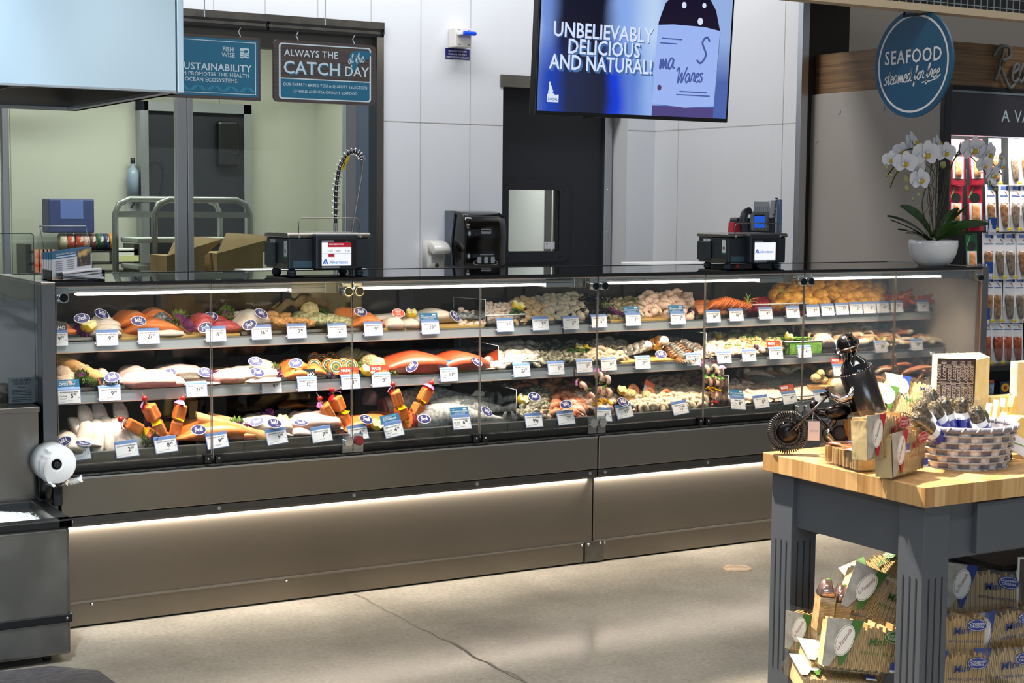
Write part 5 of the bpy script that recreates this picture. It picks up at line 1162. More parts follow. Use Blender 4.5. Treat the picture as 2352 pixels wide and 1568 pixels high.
# ------------------------------------------------------------ tags, stickers, boards, dividers
TAGW, TAGH = .083, .050
def price_tag(px, py, s, product, price, top=None, where='', rz_=0, tilt=None, rx=0, cent=None, dy=0):
    low = s == 'low'; Y = SHELF[s][0] - (.030 if not low else .032) + dy; p = atY(px, py, Y)
    lab = f'price tag for {product}, {price}' + (f' under a {dict(catch="teal catch of the day", idaho="black local Idaho", made="rust made in store", sus="teal sustainability")[top]} card' if top else '') + (', ' + where if where else '')
    t = thing('price_tag', lab, 'price tag', (p.x, Y, p.z - TAGH / 2), (math.radians(-(tilt if tilt is not None else (20 if low else 11))), 0, math.radians(rz_)), 'price tags along the shelf edges')
    if rx: t.rotation_euler[1] = math.radians(rx)
    w_, h_ = TAGW, TAGH
    m = MB(); HB = mat('tag_holder', '#7f92c0', .3, alpha=1)
    if low: m.bx(-w_ / 2 - .003, w_ / 2 + .003, 0, .002, -.003, h_ + .013, HB, .0008); m.bx(-.02, .02, .002, .03, .01, .02, HB)
    else:
        m.bx(-w_ / 2 - .002, w_ / 2 + .002, 0, .002, -.002, h_, HB)
        for k in range(4):
            a0, a1 = k * .3, (k + 1) * .3; r_ = .013
            m.add([(-w_ / 2 - .002, r_ * (1 - math.cos(a0)), h_ + r_ * math.sin(a0)), (w_ / 2 + .002, r_ * (1 - math.cos(a0)), h_ + r_ * math.sin(a0)), (w_ / 2 + .002, r_ * (1 - math.cos(a1)), h_ + r_ * math.sin(a1)), (-w_ / 2 - .002, r_ * (1 - math.cos(a1)), h_ + r_ * math.sin(a1))], [(0, 1, 2, 3)], PAPERB)
        m.bx(-w_ / 2 - .006, -w_ / 2, .002, .012, .006, .012, mat('clip_rose', '#c9b4b8', .3))
    m.build('holder', t)
    m = MB(); m.bx(-w_ / 2, w_ / 2, -.0008, 0, .0, h_ - .001, PAPER)
    if low: m.bx(-w_ / 2, w_ / 2, -.0008, 0, h_ - .001, h_ + .011, PAPERB)
    F0 = face(0, -.0012, 0); words_ = product.upper()
    m.text(words_[:30], .0065, INK, F0 @ T(0, h_ * .80), bold=.02, wid=w_ * .86)
    d_, c_ = price.split('.') if '.' in price else (price, '')
    x = w_ * .18 if c_ else w_ * .28
    m.text(d_, .0225, INK, F0 @ T(x, h_ * .40), 'RIGHT', .015, sp=.9, wid=.030); 
    if c_: m.text(c_, .013, INK, F0 @ T(x + .001, h_ * .56), 'LEFT', .01, sp=.9); m.text('/lb', .007, INK, F0 @ T(w_ * .38, h_ * .36), 'LEFT')
    SM_ = mat('small_print', '#8c8c96', .7)
    if top in ('catch', 'sus'): m.text('On Sale', .0095, INK, F0 @ T(-w_ * .28, h_ * .5), shear=.3, wid=w_ * .36); m.text('Now!', .0095, INK, F0 @ T(-w_ * .28, h_ * .3), shear=.3)
    m.bx(-w_ * .44, -w_ * .22, -.0012, -.0008, h_ * .12, h_ * .14, SM_); m.bx(-w_ * .15, w_ * .15, -.0012, -.0008, h_ * .2, h_ * .22, SM_)
    m.build('card', t)
    if top:
        z0 = h_ + (.012 if low else .009); hh = .033; yb = .004 if low else .010; c = dict(catch=TEALT, idaho=CHAR, made=RUST, sus=TEALT)[top]
        m = MB(); m.bx(-w_ / 2 - .002, w_ / 2 + .002, yb, yb + .0015, z0 - .006, z0 + hh, c); F0 = face(0, yb - .0004, 0)
        if top == 'catch':
            m.text('ALWAYS THE', .007, PALE, F0 @ T(-w_ * .38, z0 + hh * .68), 'LEFT', .01); m.text('CATCH', .0145, PAPER, F0 @ T(-w_ * .4, z0 + hh * .32), 'LEFT', .03, wid=w_ * .46); m.text('DAY', .011, PAPER, F0 @ T(w_ * .08, z0 + hh * .33), 'LEFT', .02)
            m.prism([(a * .03 + w_ * .08, z0 + hh * .6 + b * .011) for a, b in ((0, 0), (.2, .7), (.6, 1), (1, .8), (.7, .3), (.3, .3))], 0, .0003, mat('fish_light', '#3d93b8', .5), F0); m.bx(-w_ * .3, w_ * .3, yb - .0005, yb, z0 + hh * .1, z0 + hh * .13, PALE)
        elif top == 'idaho':
            idaho(m, -w_ * .5, z0 - .006, w_ * .28, hh + .006, mat('idaho_red', '#cf4526', .5), F0, .0003); m.text('IDAHO', .019, PAPER, F0 @ T(-w_ * .24, z0 + hh * .14), 'LEFT', .03, wid=w_ * .7); m.text('LOCAL', .006, PAPER, F0 @ T(-w_ * .24, z0 + hh * .68), 'LEFT')
        elif top == 'made':
            m.text('MADE', .017, PAPER, F0 @ T(-w_ * .42, z0 + hh * .42), 'LEFT', .03, wid=w_ * .5); hand(m, 'in Store' if False else 'in store', .0075, GOLD, F0 @ T(w_ * .18, z0 + hh * .12), .17)
        else:
            m.text('SUSTAINABILITY PROGRAM', .0075, PAPER, F0 @ T(0, z0 + hh * .38), bold=.02, wid=w_ * .9); m.bx(w_ * .22, w_ * .42, yb - .0005, yb, z0 + hh * .66, z0 + hh * .86, PALE); m.bx(-w_ * .44, -w_ * .3, yb - .0005, yb, z0 + hh * .68, z0 + hh * .74, PALE)
            for k in range(2): m.bx(-w_ * .3, w_ * .3, yb - .0005, yb, z0 + hh * (.1 + .12 * k), z0 + hh * (.13 + .12 * k), PALE)
        m.build('topper_card', t, label=dict(catch='teal catch of the day card', idaho='black Idaho card', made='rust made in store card', sus='teal sustainability card')[top])
    return t
STK = {}
def sticker_mesh(word, c1):
    if (word, c1.name) in STK: return STK[(word, c1.name)]
    m = MB(); m.prism(oval(.031, .0215, 30), 0, .0012, PAPER); m.prism(oval(.0285, .0192, 30), .0012, .0014, c1)
    M_ = T(0, 0, .0017) @ RZ(.12)
    if word == 'GRILL':
        for q, (s_, y) in enumerate((('GREAT', .005), ('ON THE', -.0015), ('GRILL', -.010))): m.text(s_, .009 if q != 1 else .005, PAPER, T(0, y, .0017), bold=.02, wid=.036)
    else:
        hand(m, word, .0098, PAPER, M_ @ T(-.001, -.006 if word == 'Fresh' else -.004), .2)
        if word == 'Wild': m.text('caught', .006, PAPER, M_ @ T(.011, -.0125), bold=.01, shear=.3)
    STK[(word, c1.name)] = m.mesh('oval_sticker'); return STK[(word, c1.name)]
def sticker(px, py, s, dy, word, where, rz_=0, lean=58, c=None, yaw=0):
    Y = SHELF[s][0] + max(-.012, dy - .06); p = atY(px, py, Y); zmin = sz(s, Y) + .015
    w0 = dict(Fresh='navy oval sticker reading fresh', Wild='navy oval sticker reading wild caught', GRILL='orange oval sticker reading great on the grill')[word]
    return leaf('oval_sticker', sticker_mesh(word, c or NAVY), f'{w0}, {where}', 'sticker', (p.x, Y, max(p.z, zmin)), (math.radians(lean), math.radians(rz_), math.radians(yaw)), 'oval stickers on the fish')
def board(px0, px1, s, label, dep=.22, py=None):
    Y = SHELF[s][0] + .012; z = sz(s, Y); pm = (px0 + px1) / 2; x0, x1 = atY(px0, 800, Y).x, atY(px1, 800, Y).x; m = MB(); sl = SHELF[s][2]
    m.bx(-(x1 - x0) / 2, (x1 - x0) / 2, 0, dep, -.006, .008, BAMB, .002)
    return leaf('bamboo_board', m.mesh('bamboo_board'), label, 'cutting board', ((x0 + x1) / 2, Y, z), (math.atan(sl), 0, 0), 'bamboo boards under the fish')
def pan(px0, px1, s, label, dep=.26):
    Y = SHELF[s][0] + .010; z = sz(s, Y); x0, x1 = atY(px0, 800, Y).x, atY(px1, 800, Y).x; hw = (x1 - x0) / 2 - .002; m = MB(); sl = SHELF[s][2]
    m.bx(-hw, hw, 0, .002, -.004, .018, STEEL_D); m.bx(-hw, hw, 0, dep, -.004, -.002, STEEL_D); m.bx(-hw, -hw + .002, 0, dep, -.004, .016, STEEL_D); m.bx(hw - .002, hw, 0, dep, -.004, .016, STEEL_D)
    return leaf('steel_pan', m.mesh('steel_pan'), label, 'pan', ((x0 + x1) / 2, Y, z), (math.atan(sl), 0, 0), 'steel pans holding the fish')
def divider(pxa, pya, pxb, pyb, s, dya, dyb, pybot, label):
    """clear sheet running from the front of a shelf to its back"""
    Y0, Y1 = SHELF[s][0] + dya, SHELF[s][0] + dyb; a = atY(pxb, pyb, Y0); b = atY(pxa, pya, Y1); za, zb = sz(s, Y0), sz(s, Y1)
    m = MB(); q = [(a.x, Y0, za), (b.x, Y1, zb), (b.x, Y1, b.z), (a.x, Y0, a.z)]; m.add(q + [(x + .003, y, z) for x, y, z in q], [(0, 1, 2, 3), (7, 6, 5, 4), (2, 6, 7, 3), (0, 3, 7, 4), (1, 5, 6, 2)], CLEAR)
    m.tube([q[0], q[3], q[2], q[1]], .0012, mat('acrylic_bright', '#c9d6da', .15), 5)
    o = m.build('acrylic_divider', None, (a.x, Y0, za), world=True); return tag(o, label, 'divider', 'clear dividers between the trays')
def lip(px0, px1, py0, py1, s, label, dep=.2, tint=None):
    """clear tub with a rolled front rim"""
    Y = SHELF[s][0] + .02; x0, x1 = atY(px0, py1, Y).x, atY(px1, py1, Y).x; z0 = sz(s, Y); z1 = max(z0 + .02, atY(px1, py0, Y).z); m = MB(); c = tint or CLEAR
    for a in ((x0, x1, Y, Y + .003), (x0, x0 + .003, Y, Y + dep), (x1 - .003, x1, Y, Y + dep), (x0, x1, Y + dep, Y + dep + .003)): m.bx(*a, z0, z1, c)
    m.tube([(x0, Y, z1), (x1, Y, z1), (x1, Y + dep, z1), (x0, Y + dep, z1)], .004, mat('tub_rim', '#e9e4de', .15), 6, closed=True)
    o = m.build('clear_tub', None, ((x0 + x1) / 2, Y, z0), world=True); return tag(o, label, 'tub')
def paper_roll(p0, p1, r0, r1, label, fill):
    t = thing('paper_roll', label, 'paper roll', p0); v = Vector(p1) - Vector(p0); L = v.length; t.rotation_euler = v.to_track_quat('X', 'Z').to_euler()
    m = MB(); n = 22; rr = random.Random(4)
    def fn(u, w_): a = u * 2 * PI * 1.08; r_ = (r0 + (r1 - r0) * w_) * (1 + .02 * math.sin(w_ * 9)); x = L * w_ + (.03 * math.sin(a * .5 + 1) * (2 * w_ - 1)); return (x, r_ * math.cos(a), r_ * math.sin(a) + r0)
    m.grid(fn, n, 10, KRAFTP); m.build('kraft_wrap', t)
    m = MB(); q = .5; r_ = (r0 + r1) / 2 + .0015
    for d in (0, .006): m.tube([(L * q + d, r_ * math.cos(2 * PI * j / 18), r_ * math.sin(2 * PI * j / 18) + r0) for j in range(18)], .0016, TWINE, 5, closed=True)
    for s_ in (-1, 1): m.tube(spline([(L * q, -r_ * .6, r_ * .8 + r0), (L * q + .02 * s_, -r_ * .9, r_ + r0), (L * q + .03 * s_, -r_ * 1.1, r_ * .6 + r0), (L * q + .004, -r_ * .95, r_ * .5 + r0), (L * q + .02 * s_, -r_ * 1.2, r_ * .1 + r0)], 4), .0013, TWINE, 5)
    m.build('twine', t)
    if fill: m = MB(); m.ell((L * .93, 0, r0 * .95), (.05, r1 * .8, r1 * .55), fill, 12, 7, None, .1); m.build('filling', t)
    return t
def kebab(p_base, p_tip, kind, label, group, seed=0):
    """skewer threaded with chunks; first child is the stick"""
    rr = random.Random(seed); v = Vector(p_tip) - Vector(p_base); L = v.length
    t = thing('kebab', label, 'kebab', p_base, v.to_track_quat('Z', 'Y').to_euler(), group)
    m = MB(); m.cyl((0, 0, 0), (0, 0, L), .0022, STICK, r1=.0012, n=6); m.build('skewer', t)
    def chunk(nm, z, h, r, mt, kind='box'):
        m = MB()
        if kind == 'box': m.bx(-r, r, -r * .9, r * .9, z - h / 2, z + h / 2, mt, min(h, r) * .3, RZ(rr.uniform(-.5, .5)))
        elif kind == 'ball': m.ell((0, 0, z), (r, r, h / 2), mt, 12, 8)
        elif kind == 'cup': m.grid(lambda u, w_: ((r * w_ * 1.2 + .003) * math.cos(2.6 * (u - .5) + .0), (r * w_ * 1.2 + .002) * math.sin(2.6 * (u - .5)) * 1.1, z + r * .55 * (1 - (1.15 * w_) ** 2)), 10, 4, mt, M=RZ(rr.uniform(2.2, 4.6)))
        elif kind == 'strip': m.grid(lambda u, w_: ((u - .5) * r * 3.0, (w_ - .5) * r * 1.5, z + r * .45 * math.sin(u * 4 + w_)), 8, 3, mt, M=RZ(rr.uniform(-.4, .4)))
        elif kind == 'shrimp':
            pts = [(r * math.cos(a), .004 * math.sin(a), z + r * math.sin(a)) for a in [(-.9 + .55 * q) for q in range(9)]]; m.tube(pts, [r * .56 * (.6 + .5 * math.sin(PI * (q + 1.5) / 11)) for q in range(9)], mt, 8)
        m.build(nm, t)
    if kind == 'salmon':
        seq = [('green_pepper', .10, .02, .017, PEPG, 'strip'), ('salmon_chunk', .02, .045, .022, SALM, 'box'), ('salmon_chunk', .24, .058, .025, SALM, 'box'), ('yellow_pepper', .42, .02, .024, PEPY, 'strip'), ('salmon_chunk', .58, .064, .025, SALM, 'box'), ('red_pepper', .73, .02, .021, PEPR, 'cup'), ('red_onion', .775, .02, .022, ONIO, 'cup'), ('tomato', .87, .020, .0115, TOMA, 'ball')]
    else:
        seq = [('red_pepper', .06, .02, .015, PEPR, 'strip'), ('shrimp', .20, .02, .019, SHRP, 'shrimp'), ('yellow_pepper', .36, .02, .018, PEPY, 'strip'), ('shrimp', .52, .02, .018, SHRP, 'shrimp'), ('green_pepper', .66, .02, .017, PEPG, 'cup'), ('shrimp', .79, .02, .017, SHRW, 'shrimp'), ('red_onion', .93, .02, .018, ONIO, 'cup')]
    for nm, q, h, r, mt, k in seq: chunk(nm, L * q, h, r, mt, k)
    return t
# ------------------------------------------------------------ top shelf
S = 'top'
for a in ((132, 252, S, 'steel pan of trout and halibut at the case corner, top shelf'), (553, 690, S, 'steel pan of swordfish and salmon burgers, top shelf'), (690, 880, S, 'steel pan of spinach burgers and seasoned salmon, top shelf'), (1172, 1286, S, 'steel pan of brown clams, top shelf'), (1288, 1400, S, 'steel pan of mussels and grey clams, top shelf'), (1594, 1712, S, 'steel pan of smoked salmon, top shelf'), (2042, 2140, S, 'steel pan of red lobster and crab claws, top shelf')): pan(*a)
for a in ((268, 552, S, 'bamboo board under the king salmon and tuna on the top shelf'), (880, 1112, S, 'bamboo board under the halibut on the top shelf'), (1402, 1592, S, 'bamboo board under the shell shrimp on the top shelf')): board(*a)
F = food
F('trout_fillet', 'taper', SALM, (112, 736, 176, 766), S, .05, .09, 'orange trout fillet at the left end of the top shelf', rot=-.1, top=DSKIN)
F('trout_fillet', 'loin', SALM, (115, 752, 180, 768), S, .02, .06, 'lower trout fillet behind the Idaho card on the top shelf', seed=1)
for k, b in enumerate(((206, 722, 262, 748), (208, 732, 276, 752), (215, 742, 278, 762), (205, 752, 278, 772))):
    F('halibut_portion', 'loin', HALI, b, S, .13 - .035 * k, .07, ('uppermost', 'second', 'third', 'lowest')[k] + ' halibut portion in the corner stack by the lemon', rot=-.15, seed=k, group='halibut portions')
F('salmon_fillet', 'hump', SALM, (252, 712, 350, 766), S, .19, .16, 'tall king salmon fillet rising behind the 27.99 tag', rot=.2)
F('salmon_fillet', 'hump', SALM, (306, 706, 404, 752), S, .24, .14, 'rear king salmon fillet at the top of the orange heap', rot=-.1, seed=1)
F('salmon_fillet', 'hump', SKIN, (340, 716, 402, 746), S, .17, .07, 'silver skinned salmon piece tucked between orange fillets', rot=-.35, seed=2)
F('salmon_fillet', 'hump', SALM, (278, 730, 424, 766), S, .09, .15, 'long front king salmon fillet on the bamboo board', rot=-.15, seed=3)
F('salmon_fillet', 'loin', HALI, (340, 756, 426, 772), S, .03, .05, 'salmon tail piece with pale skin side at the board edge', seed=2, top=SALM)
F('tuna_loin', 'hump', TUNA, (428, 718, 500, 766), S, .10, .12, 'pink tuna loin beside the purple kale on the top shelf', rot=.25, seed=1)
F('tuna_loin', 'loin', TUNA, (480, 734, 550, 764), S, .08, .12, 'deep red tuna loin behind the 19.99 tag', rot=-.2, seed=2)
F('tuna_loin', 'hump', TUNA, (470, 722, 530, 752), S, .18, .09, 'rear tuna loin under the tall kale', seed=3)
F('swordfish_loin', 'hump', HALI, (530, 710, 626, 762), S, .12, .17, 'big pale swordfish loin draped over the pan', seed=4, rot=.1)
F('swordfish_loin', 'loin', COD, (528, 714, 560, 755), S, .2, .1, 'swordfish end piece behind the draped loin', seed=2)
for k, (px, py, q) in enumerate(((628, 742, .16), (640, 748, .06), (664, 746, .09), (690, 748, .06), (622, 733, .2), (652, 736, .2), (712, 748, .07))): put('salmon_burger', 'patty', px, py, S, q, 'golden salmon burger patty behind the 2.49 tag', 'burger patty', (.25, .2 - .1 * k, k), .95, 'salmon burger patties', k)
put('stuffed_burger', 'stuff', 707, 726, S, .20, 'tall herb crusted mound standing above the burgers', 'stuffed fish', (.2, .2, .4), 1.0)
put('parsley_sprig', 'parsley', 737, 728, S, .22, 'dark parsley behind the herb crusted mound', 'garnish', sc_=1.3)
for k, (px, py, q) in enumerate(((706, 738, .17), (735, 737, .16), (762, 740, .14), (720, 748, .07), (748, 748, .06), (778, 748, .06), (690, 734, .2), (790, 747, .1))): put('spinach_burger', 'spin', px, py, S, q, 'pale green flecked spinach burger behind the 2.99 tag', 'burger patty', (.3, .15, k * .8), 1.0, 'spinach burger patties', k)
F('salmon_portion', 'hump', SALM, (775, 706, 822, 742), S, .18, .12, 'seasoned salmon portion rising behind the case seam', rot=.5)
F('salmon_portion', 'hump', SALM, (800, 722, 884, 750), S, .06, .12, 'seasoned salmon portion behind the 9.99 tag', rot=-.1, seed=1)
F('salmon_portion', 'hump', SALM, (822, 716, 862, 738), S, .16, .1, 'seasoned salmon portion under the bright oval sticker', seed=2)
for k, b in enumerate(((880, 727, 926, 757), (922, 730, 962, 757), (856, 722, 904, 742), (878, 719, 925, 738))):
    F('cod_roast', 'loin', HALI, b, S, (.04, .04, .15, .2)[k], .1, ('tied', 'plain', 'half hidden', 'rear')[k] + ' white cod block beside the grill sticker', seed=k)
F('halibut_fillet', 'hump', HALI, (945, 708, 1052, 752), S, .12, .18, 'broad white halibut fillet behind the 19.99 sale tag', seed=4)
F('halibut_fillet', 'hump', SKIN, (1015, 716, 1105, 748), S, .13, .14, 'grey skinned halibut tail sloping toward the divider', rot=-.15, seed=5, top=DSKIN)
pile('bay_scallop', 'bay', 15, 6, 1050, 1200, 700, S, .02, .3, 'tiny pale bay scallop heaped in the first clear tub, top shelf', 'scallop', 1.05, .7, seed=2)
lip(1118, 1206, 722, 748, S, 'clear tub of tiny bay scallops on the top shelf', .12)
divider(1042, 682, 1115, 688, S, .03, .3, 748, 'tall clear divider between halibut and bay scallops')
pile('brown_clam', 'clamb', 8, 5, 1172, 1262, 692, S, .02, .3, 'brown littleneck clam in the heap beside the lemon', 'clam', 1.0, .9, seed=3)
pile('grey_clam', 'clamg', 7, 5, 1232, 1338, 684, S, .03, .32, 'grey ridged clam in the big pale heap', 'clam', 1.12, .9, seed=4)
pile('mussel', 'mussel', 7, 5, 1300, 1402, 684, S, .03, .32, 'black mussel in the heap by the middle hinge', 'mussel', 1.05, .6, seed=5)
put('cut_lemon', 'lemon', 1185, 716, S, .12, 'lemon crown on dark kale beside the brown clams', 'lemon', (.4, .2, 0), 1.15)
put('parsley_sprig', 'parsley', 1185, 728, S, .08, 'dark kale under the lemon crown beside the brown clams', 'garnish', sc_=1.4)
pile('shell_oyster', 'oysterg', 7, 5, 1395, 1482, 692, S, .03, .3, 'long green tinged shellfish laid out beside the purple kale', 'shellfish', 1.0, .3, seed=6, lead=(0, 0, .3))
pile('shell_shrimp', 'pale', 9, 5, 1470, 1580, 678, S, .03, .3, 'plump shell shrimp in the top shelf heap by the short divider', 'shrimp', 1.5, .8, seed=7)
divider(1548, 669, 1590, 672, S, .03, .3, 730, 'clear divider between shell shrimp and smoked salmon')
for k in range(14): RR = random.Random(k); px = 1592 + (k % 5) * 14; F('salmon_candy', 'loin', ORNG if k % 3 else SALM, (px, 688 + (k // 5) * 9, px + 34, 708 + (k // 5) * 8), S, .18 - .06 * (k // 5), .07, 'reddish smoked salmon chunk beside the dark lettuce', 'smoked salmon', RR.uniform(-.6, .6), k % 4, group='smoked salmon chunks')
for k in range(16): px = 1618 + k * 5.6; F('salmon_strip', 'lean', SALM, (px, 680 + abs(k - 5) * 1.6, px + 22, 715), S, .06 + .004 * (k % 3), .15, 'orange smoked salmon strip in the leaning row', 'smoked salmon', -.5, k % 3, group='smoked salmon strips')
pile('tuna_cube', 'poke', 16, 6, 1700, 1852, 694, S, .02, .26, 'red poke cube in the clear tub beside the green onion', 'poke cube', 1.0, .9, seed=8)
lip(1704, 1852, 696, 718, S, 'clear tub of red poke on the top shelf', .24)
def green_onion(px, py, dy, label):
    Y = SHELF[S][0] + dy; p = atY(px, py, Y); t = thing('green_onion', label, 'garnish', (p.x, Y, p.z)); m = MB()
    m.lathe([(.0, 0), (.009, .004), (.007, .02), (.006, .03), (0, .03)], mat('onion_bulb', '#e9efd2', .4), 10); m.build('bulb', t)
    for a, l in ((-.5, .06), (-.15, .08), (.25, .07), (.9, .075), (1.2, .07)):
        m = MB(); m.tube(spline([(0, 0, .025), (l * .35 * math.sin(a), 0, .03 + l * .5 * math.cos(a)), (l * math.sin(a), 0, .03 + l * .75 * math.cos(a) - .01 * abs(a))], 5), [.0022 - .00015 * q for q in range(11)], mat('onion_green', '#9cc23c', .4), 5); m.build('leaf_blade', t)
green_onion(1717, 712, .03, 'green onion standing at the end of the poke tub'); green_onion(1795, 695, .16, 'small green onion sprig lying on the poke by the crab cakes')
pile('crab_cake', 'cake', 9, 5, 1775, 2022, 657, S, .05, .34, 'golden crab cake in the tall heap above the row of white tags', 'crab cake', 1.08, .5, layers=3, seed=9)
def claw(px, py, s, dy, m_, label, rot, sc_=1.0, group=None, name='crab_claw'):
    k = 'claw' + m_.name
    if k not in PR:
        mb = leg_mesh(m_, [(-.07, 0, .012), (-.03, .008, .016), (0, 0, .016)], [.009, .012, .011]); mb.ell((.025, 0, .017), (.032, .014, .02), m_, 12, 8); mb.tube(spline([(.045, 0, .024), (.068, .002, .03), (.088, 0, .022)], 4), [.011 - .0011 * q for q in range(9)], m_, 7); mb.tube(spline([(.045, .002, .012), (.066, .004, .010), (.08, 0, .014)], 4), [.008 - .0008 * q for q in range(9)], m_, 7); PR[k] = [mb.mesh(name)]
    return put(name, k, px, py, s, dy, label, 'crab', rot, sc_, group)
def lobster(px, py, s, dy, rot, label, sc_=1.0, m_=RED):
    Y = SHELF[s][0] + dy; p = atY(px, py, Y); t = thing('lobster', label, 'lobster', (p.x, Y, max(p.z, sz(s, Y))), rot); t.scale = (sc_,) * 3
    m = MB(); m.loft([[(x, r * math.cos(2 * PI * j / 12), r * .9 + r * .9 * math.sin(2 * PI * j / 12)) for j in range(12)] for x, r in ((-.01, .02), (.02, .029), (.06, .028), (.09, .018), (.105, .006))], m_); m.build('body', t)
    m = MB(); m.v, m.f, m.m, m.s, m.mats = [], [], [], [], []
    for k in range(6): r = .027 - .002 * k; m.loft([[(x, r_ * math.cos(2 * PI * j / 10), r * .8 + r_ * .8 * math.sin(2 * PI * j / 10)) for j in range(10)] for x, r_ in ((-.012 - k * .016, r * .9), (-.018 - k * .016, r), (-.03 - k * .016, r * .92))], m_)
    for a in (-.5, 0, .5): m.ell((-.12, .018 * math.sin(a * 2), .012), (.022, .010, .004), m_, 8, 5)
    m.build('tail', t)
    for s_ in (-1, 1):
        m = leg_mesh(m_, [(.07, .02 * s_, .02), (.10, .05 * s_, .02), (.135, .045 * s_, .02)], [.007, .008, .009]); m.ell((.165, .042 * s_, .02), (.034, .018, .012), m_, 12, 7); m.tube([(.185, .05 * s_, .02), (.21, .045 * s_, .02)], [.009, .002], m_, 7); m.tube([(.185, .034 * s_, .02), (.208, .038 * s_, .02)], [.007, .002], m_, 7); m.build('claw', t)
        for k in range(3): m = leg_mesh(m_, [(.03 + .015 * k, .02 * s_, .015), (.04 + .02 * k, .05 * s_, .03), (.04 + .03 * k, .075 * s_, .004)], [.004, .0035, .002], 5); m.build('leg', t)
        m = MB(); m.tube(spline([(.10, .008 * s_, .03), (.13, .02 * s_, .06), (.06, .03 * s_, .075)], 5), .0012, m_, 4); m.build('antenna', t)
lobster(2000, 690, S, .20, (0, .25, -.55), 'red cooked lobster lying behind the last crab cakes')
lobster(2040, 694, S, .14, (0, .2, -.5), 'red cooked lobster with its claws over the tray edge')
for k, (px, py, q) in enumerate(((2070, 690, .1), (2085, 694, .05), (2095, 688, .12), (2106, 694, .06), (2120, 692, .08), (2080, 680, .17), (2102, 679, .18), (2132, 697, .03), (2062, 698, .05))): claw(px, py, S, q, RED if k % 3 else ORNG, 'red crab claw in the top shelf corner heap', (.3, -.2, k * 1.3), .9, 'red crab claws')
put('kale_leaf', 'kalep', 182, 768, S, .03, 'purple kale under the lemon at the case corner', 'garnish', (.6, 0, .4), 1.0); put('cut_lemon', 'lemon', 194, 762, S, .03, 'lemon crown on purple kale beside the halibut portions', 'lemon', (.5, .3, 0), 1.25)
for k, (px, py, q, l) in enumerate(((408, 740, .10, 'green kale leaf between king salmon and tuna'), (420, 757, .04, 'purple kale leaf between king salmon and tuna'))): put('kale_leaf', ('kale', 'kalep')[k], px, py, S, q, l, 'garnish', (.7, 0, 1.2 * k), 1.1, seed=k)
put('kale_leaf', 'kale', 510, 733, S, .2, 'tall purple and green kale behind the tuna', 'garnish', (.9, 0, .6), 1.25, seed=2)
for k, px in enumerate((1388, 1402, 1420)): put('kale_leaf', ('kale', 'kalep', 'kalep')[k], px, 712 + 9 * k, S, .12 - .04 * k, ('green', 'mixed', 'purple')[k] + ' kale tuft between mussels and green shellfish', 'garnish', (.6, 0, k), .75)
put('kale_leaf', 'lettuce', 1588, 722, S, .04, 'dark red lettuce beside the smoked salmon', 'garnish', (.6, 0, 0), .9)
put('parsley_sprig', 'parsley', 1453, 692, S, .2, 'parsley sprig on the green shellfish', 'garnish', sc_=.6)
put('cut_lemon', 'lemon', 943, 730, S, .14, 'lemon crown behind the white cod blocks', 'lemon', (.4, 0, 0), .95)
for a in ((188, 731, S, .06, 'Fresh', 'behind the corner lemon', -4), (234, 721, S, .16, 'Wild', 'atop the halibut portions', 22), (318, 737, S, .02, 'Wild', 'on the king salmon', 2), (471, 752, S, .02, 'Fresh', 'slipping down the pink tuna loin', -20), (484, 727, S, .16, 'Fresh', 'half hidden behind the tuna', 0), (573, 746, S, .02, 'Fresh', 'low on the swordfish loin', -22), (600, 720, S, .10, 'Wild', 'on top of the swordfish loin', 22), (828, 716, S, .12, 'Fresh', 'washed out by the lamp on seasoned salmon', 8), (1045, 726, S, .1, 'Wild', 'on the skinned halibut tail', 38)): sticker(*a)
sticker(915, 719, S, .1, 'GRILL', 'beside the lemon crown', 3, c=mat('grill_orange', '#d9542f', .5))
for a in ((131, 779, S, 'rainbow trout fillet', '9.99', 'idaho'), (247, 778, S, 'fresh halibut portion', '9.99'), (343, 774, S, 'fresh king salmon fillet', '27.99'), (497, 769, S, 'tuna ahi fillets fresh', '19.99'), (602, 765, S, 'swordfish loin fillet fresh', '16.99'), (683, 762, S, 'salmon burger spinach and mozza', '2.49'), (776, 761, S, 'halibut spinach feta burger', '2.99'), (859, 757, S, 'salmon atlantic fillet seasoned', '9.99'), (990, 753, S, 'halibut fillet fresh', '19.99', 'sus'), (1162, 748, S, 'scallop bay smoked frozen', '7.99'), (1243, 745, S, 'clams littleneck fresh', '5.99'), (1313, 743, S, 'clam venus live', '5.99'), (1378, 739, S, 'mussels live medium', '5.99'), (1456, 735, S, 'oyster dozen', '1.99', 'sus'), (1559, 732, S, 'shrimp shell on each', '1.99', 'sus'), (1640, 728, S, 'salmon candy smoked', '16.99'), (1693, 725, S, 'salmon smoked lox', '16.99'), (1760, 721, S, 'ahi poke tub, nearest the green onion', '9.99'), (1823, 718, S, 'spicy poke, nearest the crab cakes', '9.99'), (1869, 715, S, 'crab cake maryland', '7.49'), (1903, 713, S, 'crab cake lump', '7.49'), (1936, 711, S, 'crab cake jumbo', '5.49'), (1968, 709, S, 'lobster cake', '5.99'), (1999, 708, S, 'shrimp cake', '4.99'), (2030, 707, S, 'salmon cake', '4.99'), (2062, 706, S, 'cooked lobster', '7.99'), (2122, 704, S, 'crab claws cooked', '24.99')): price_tag(*a)
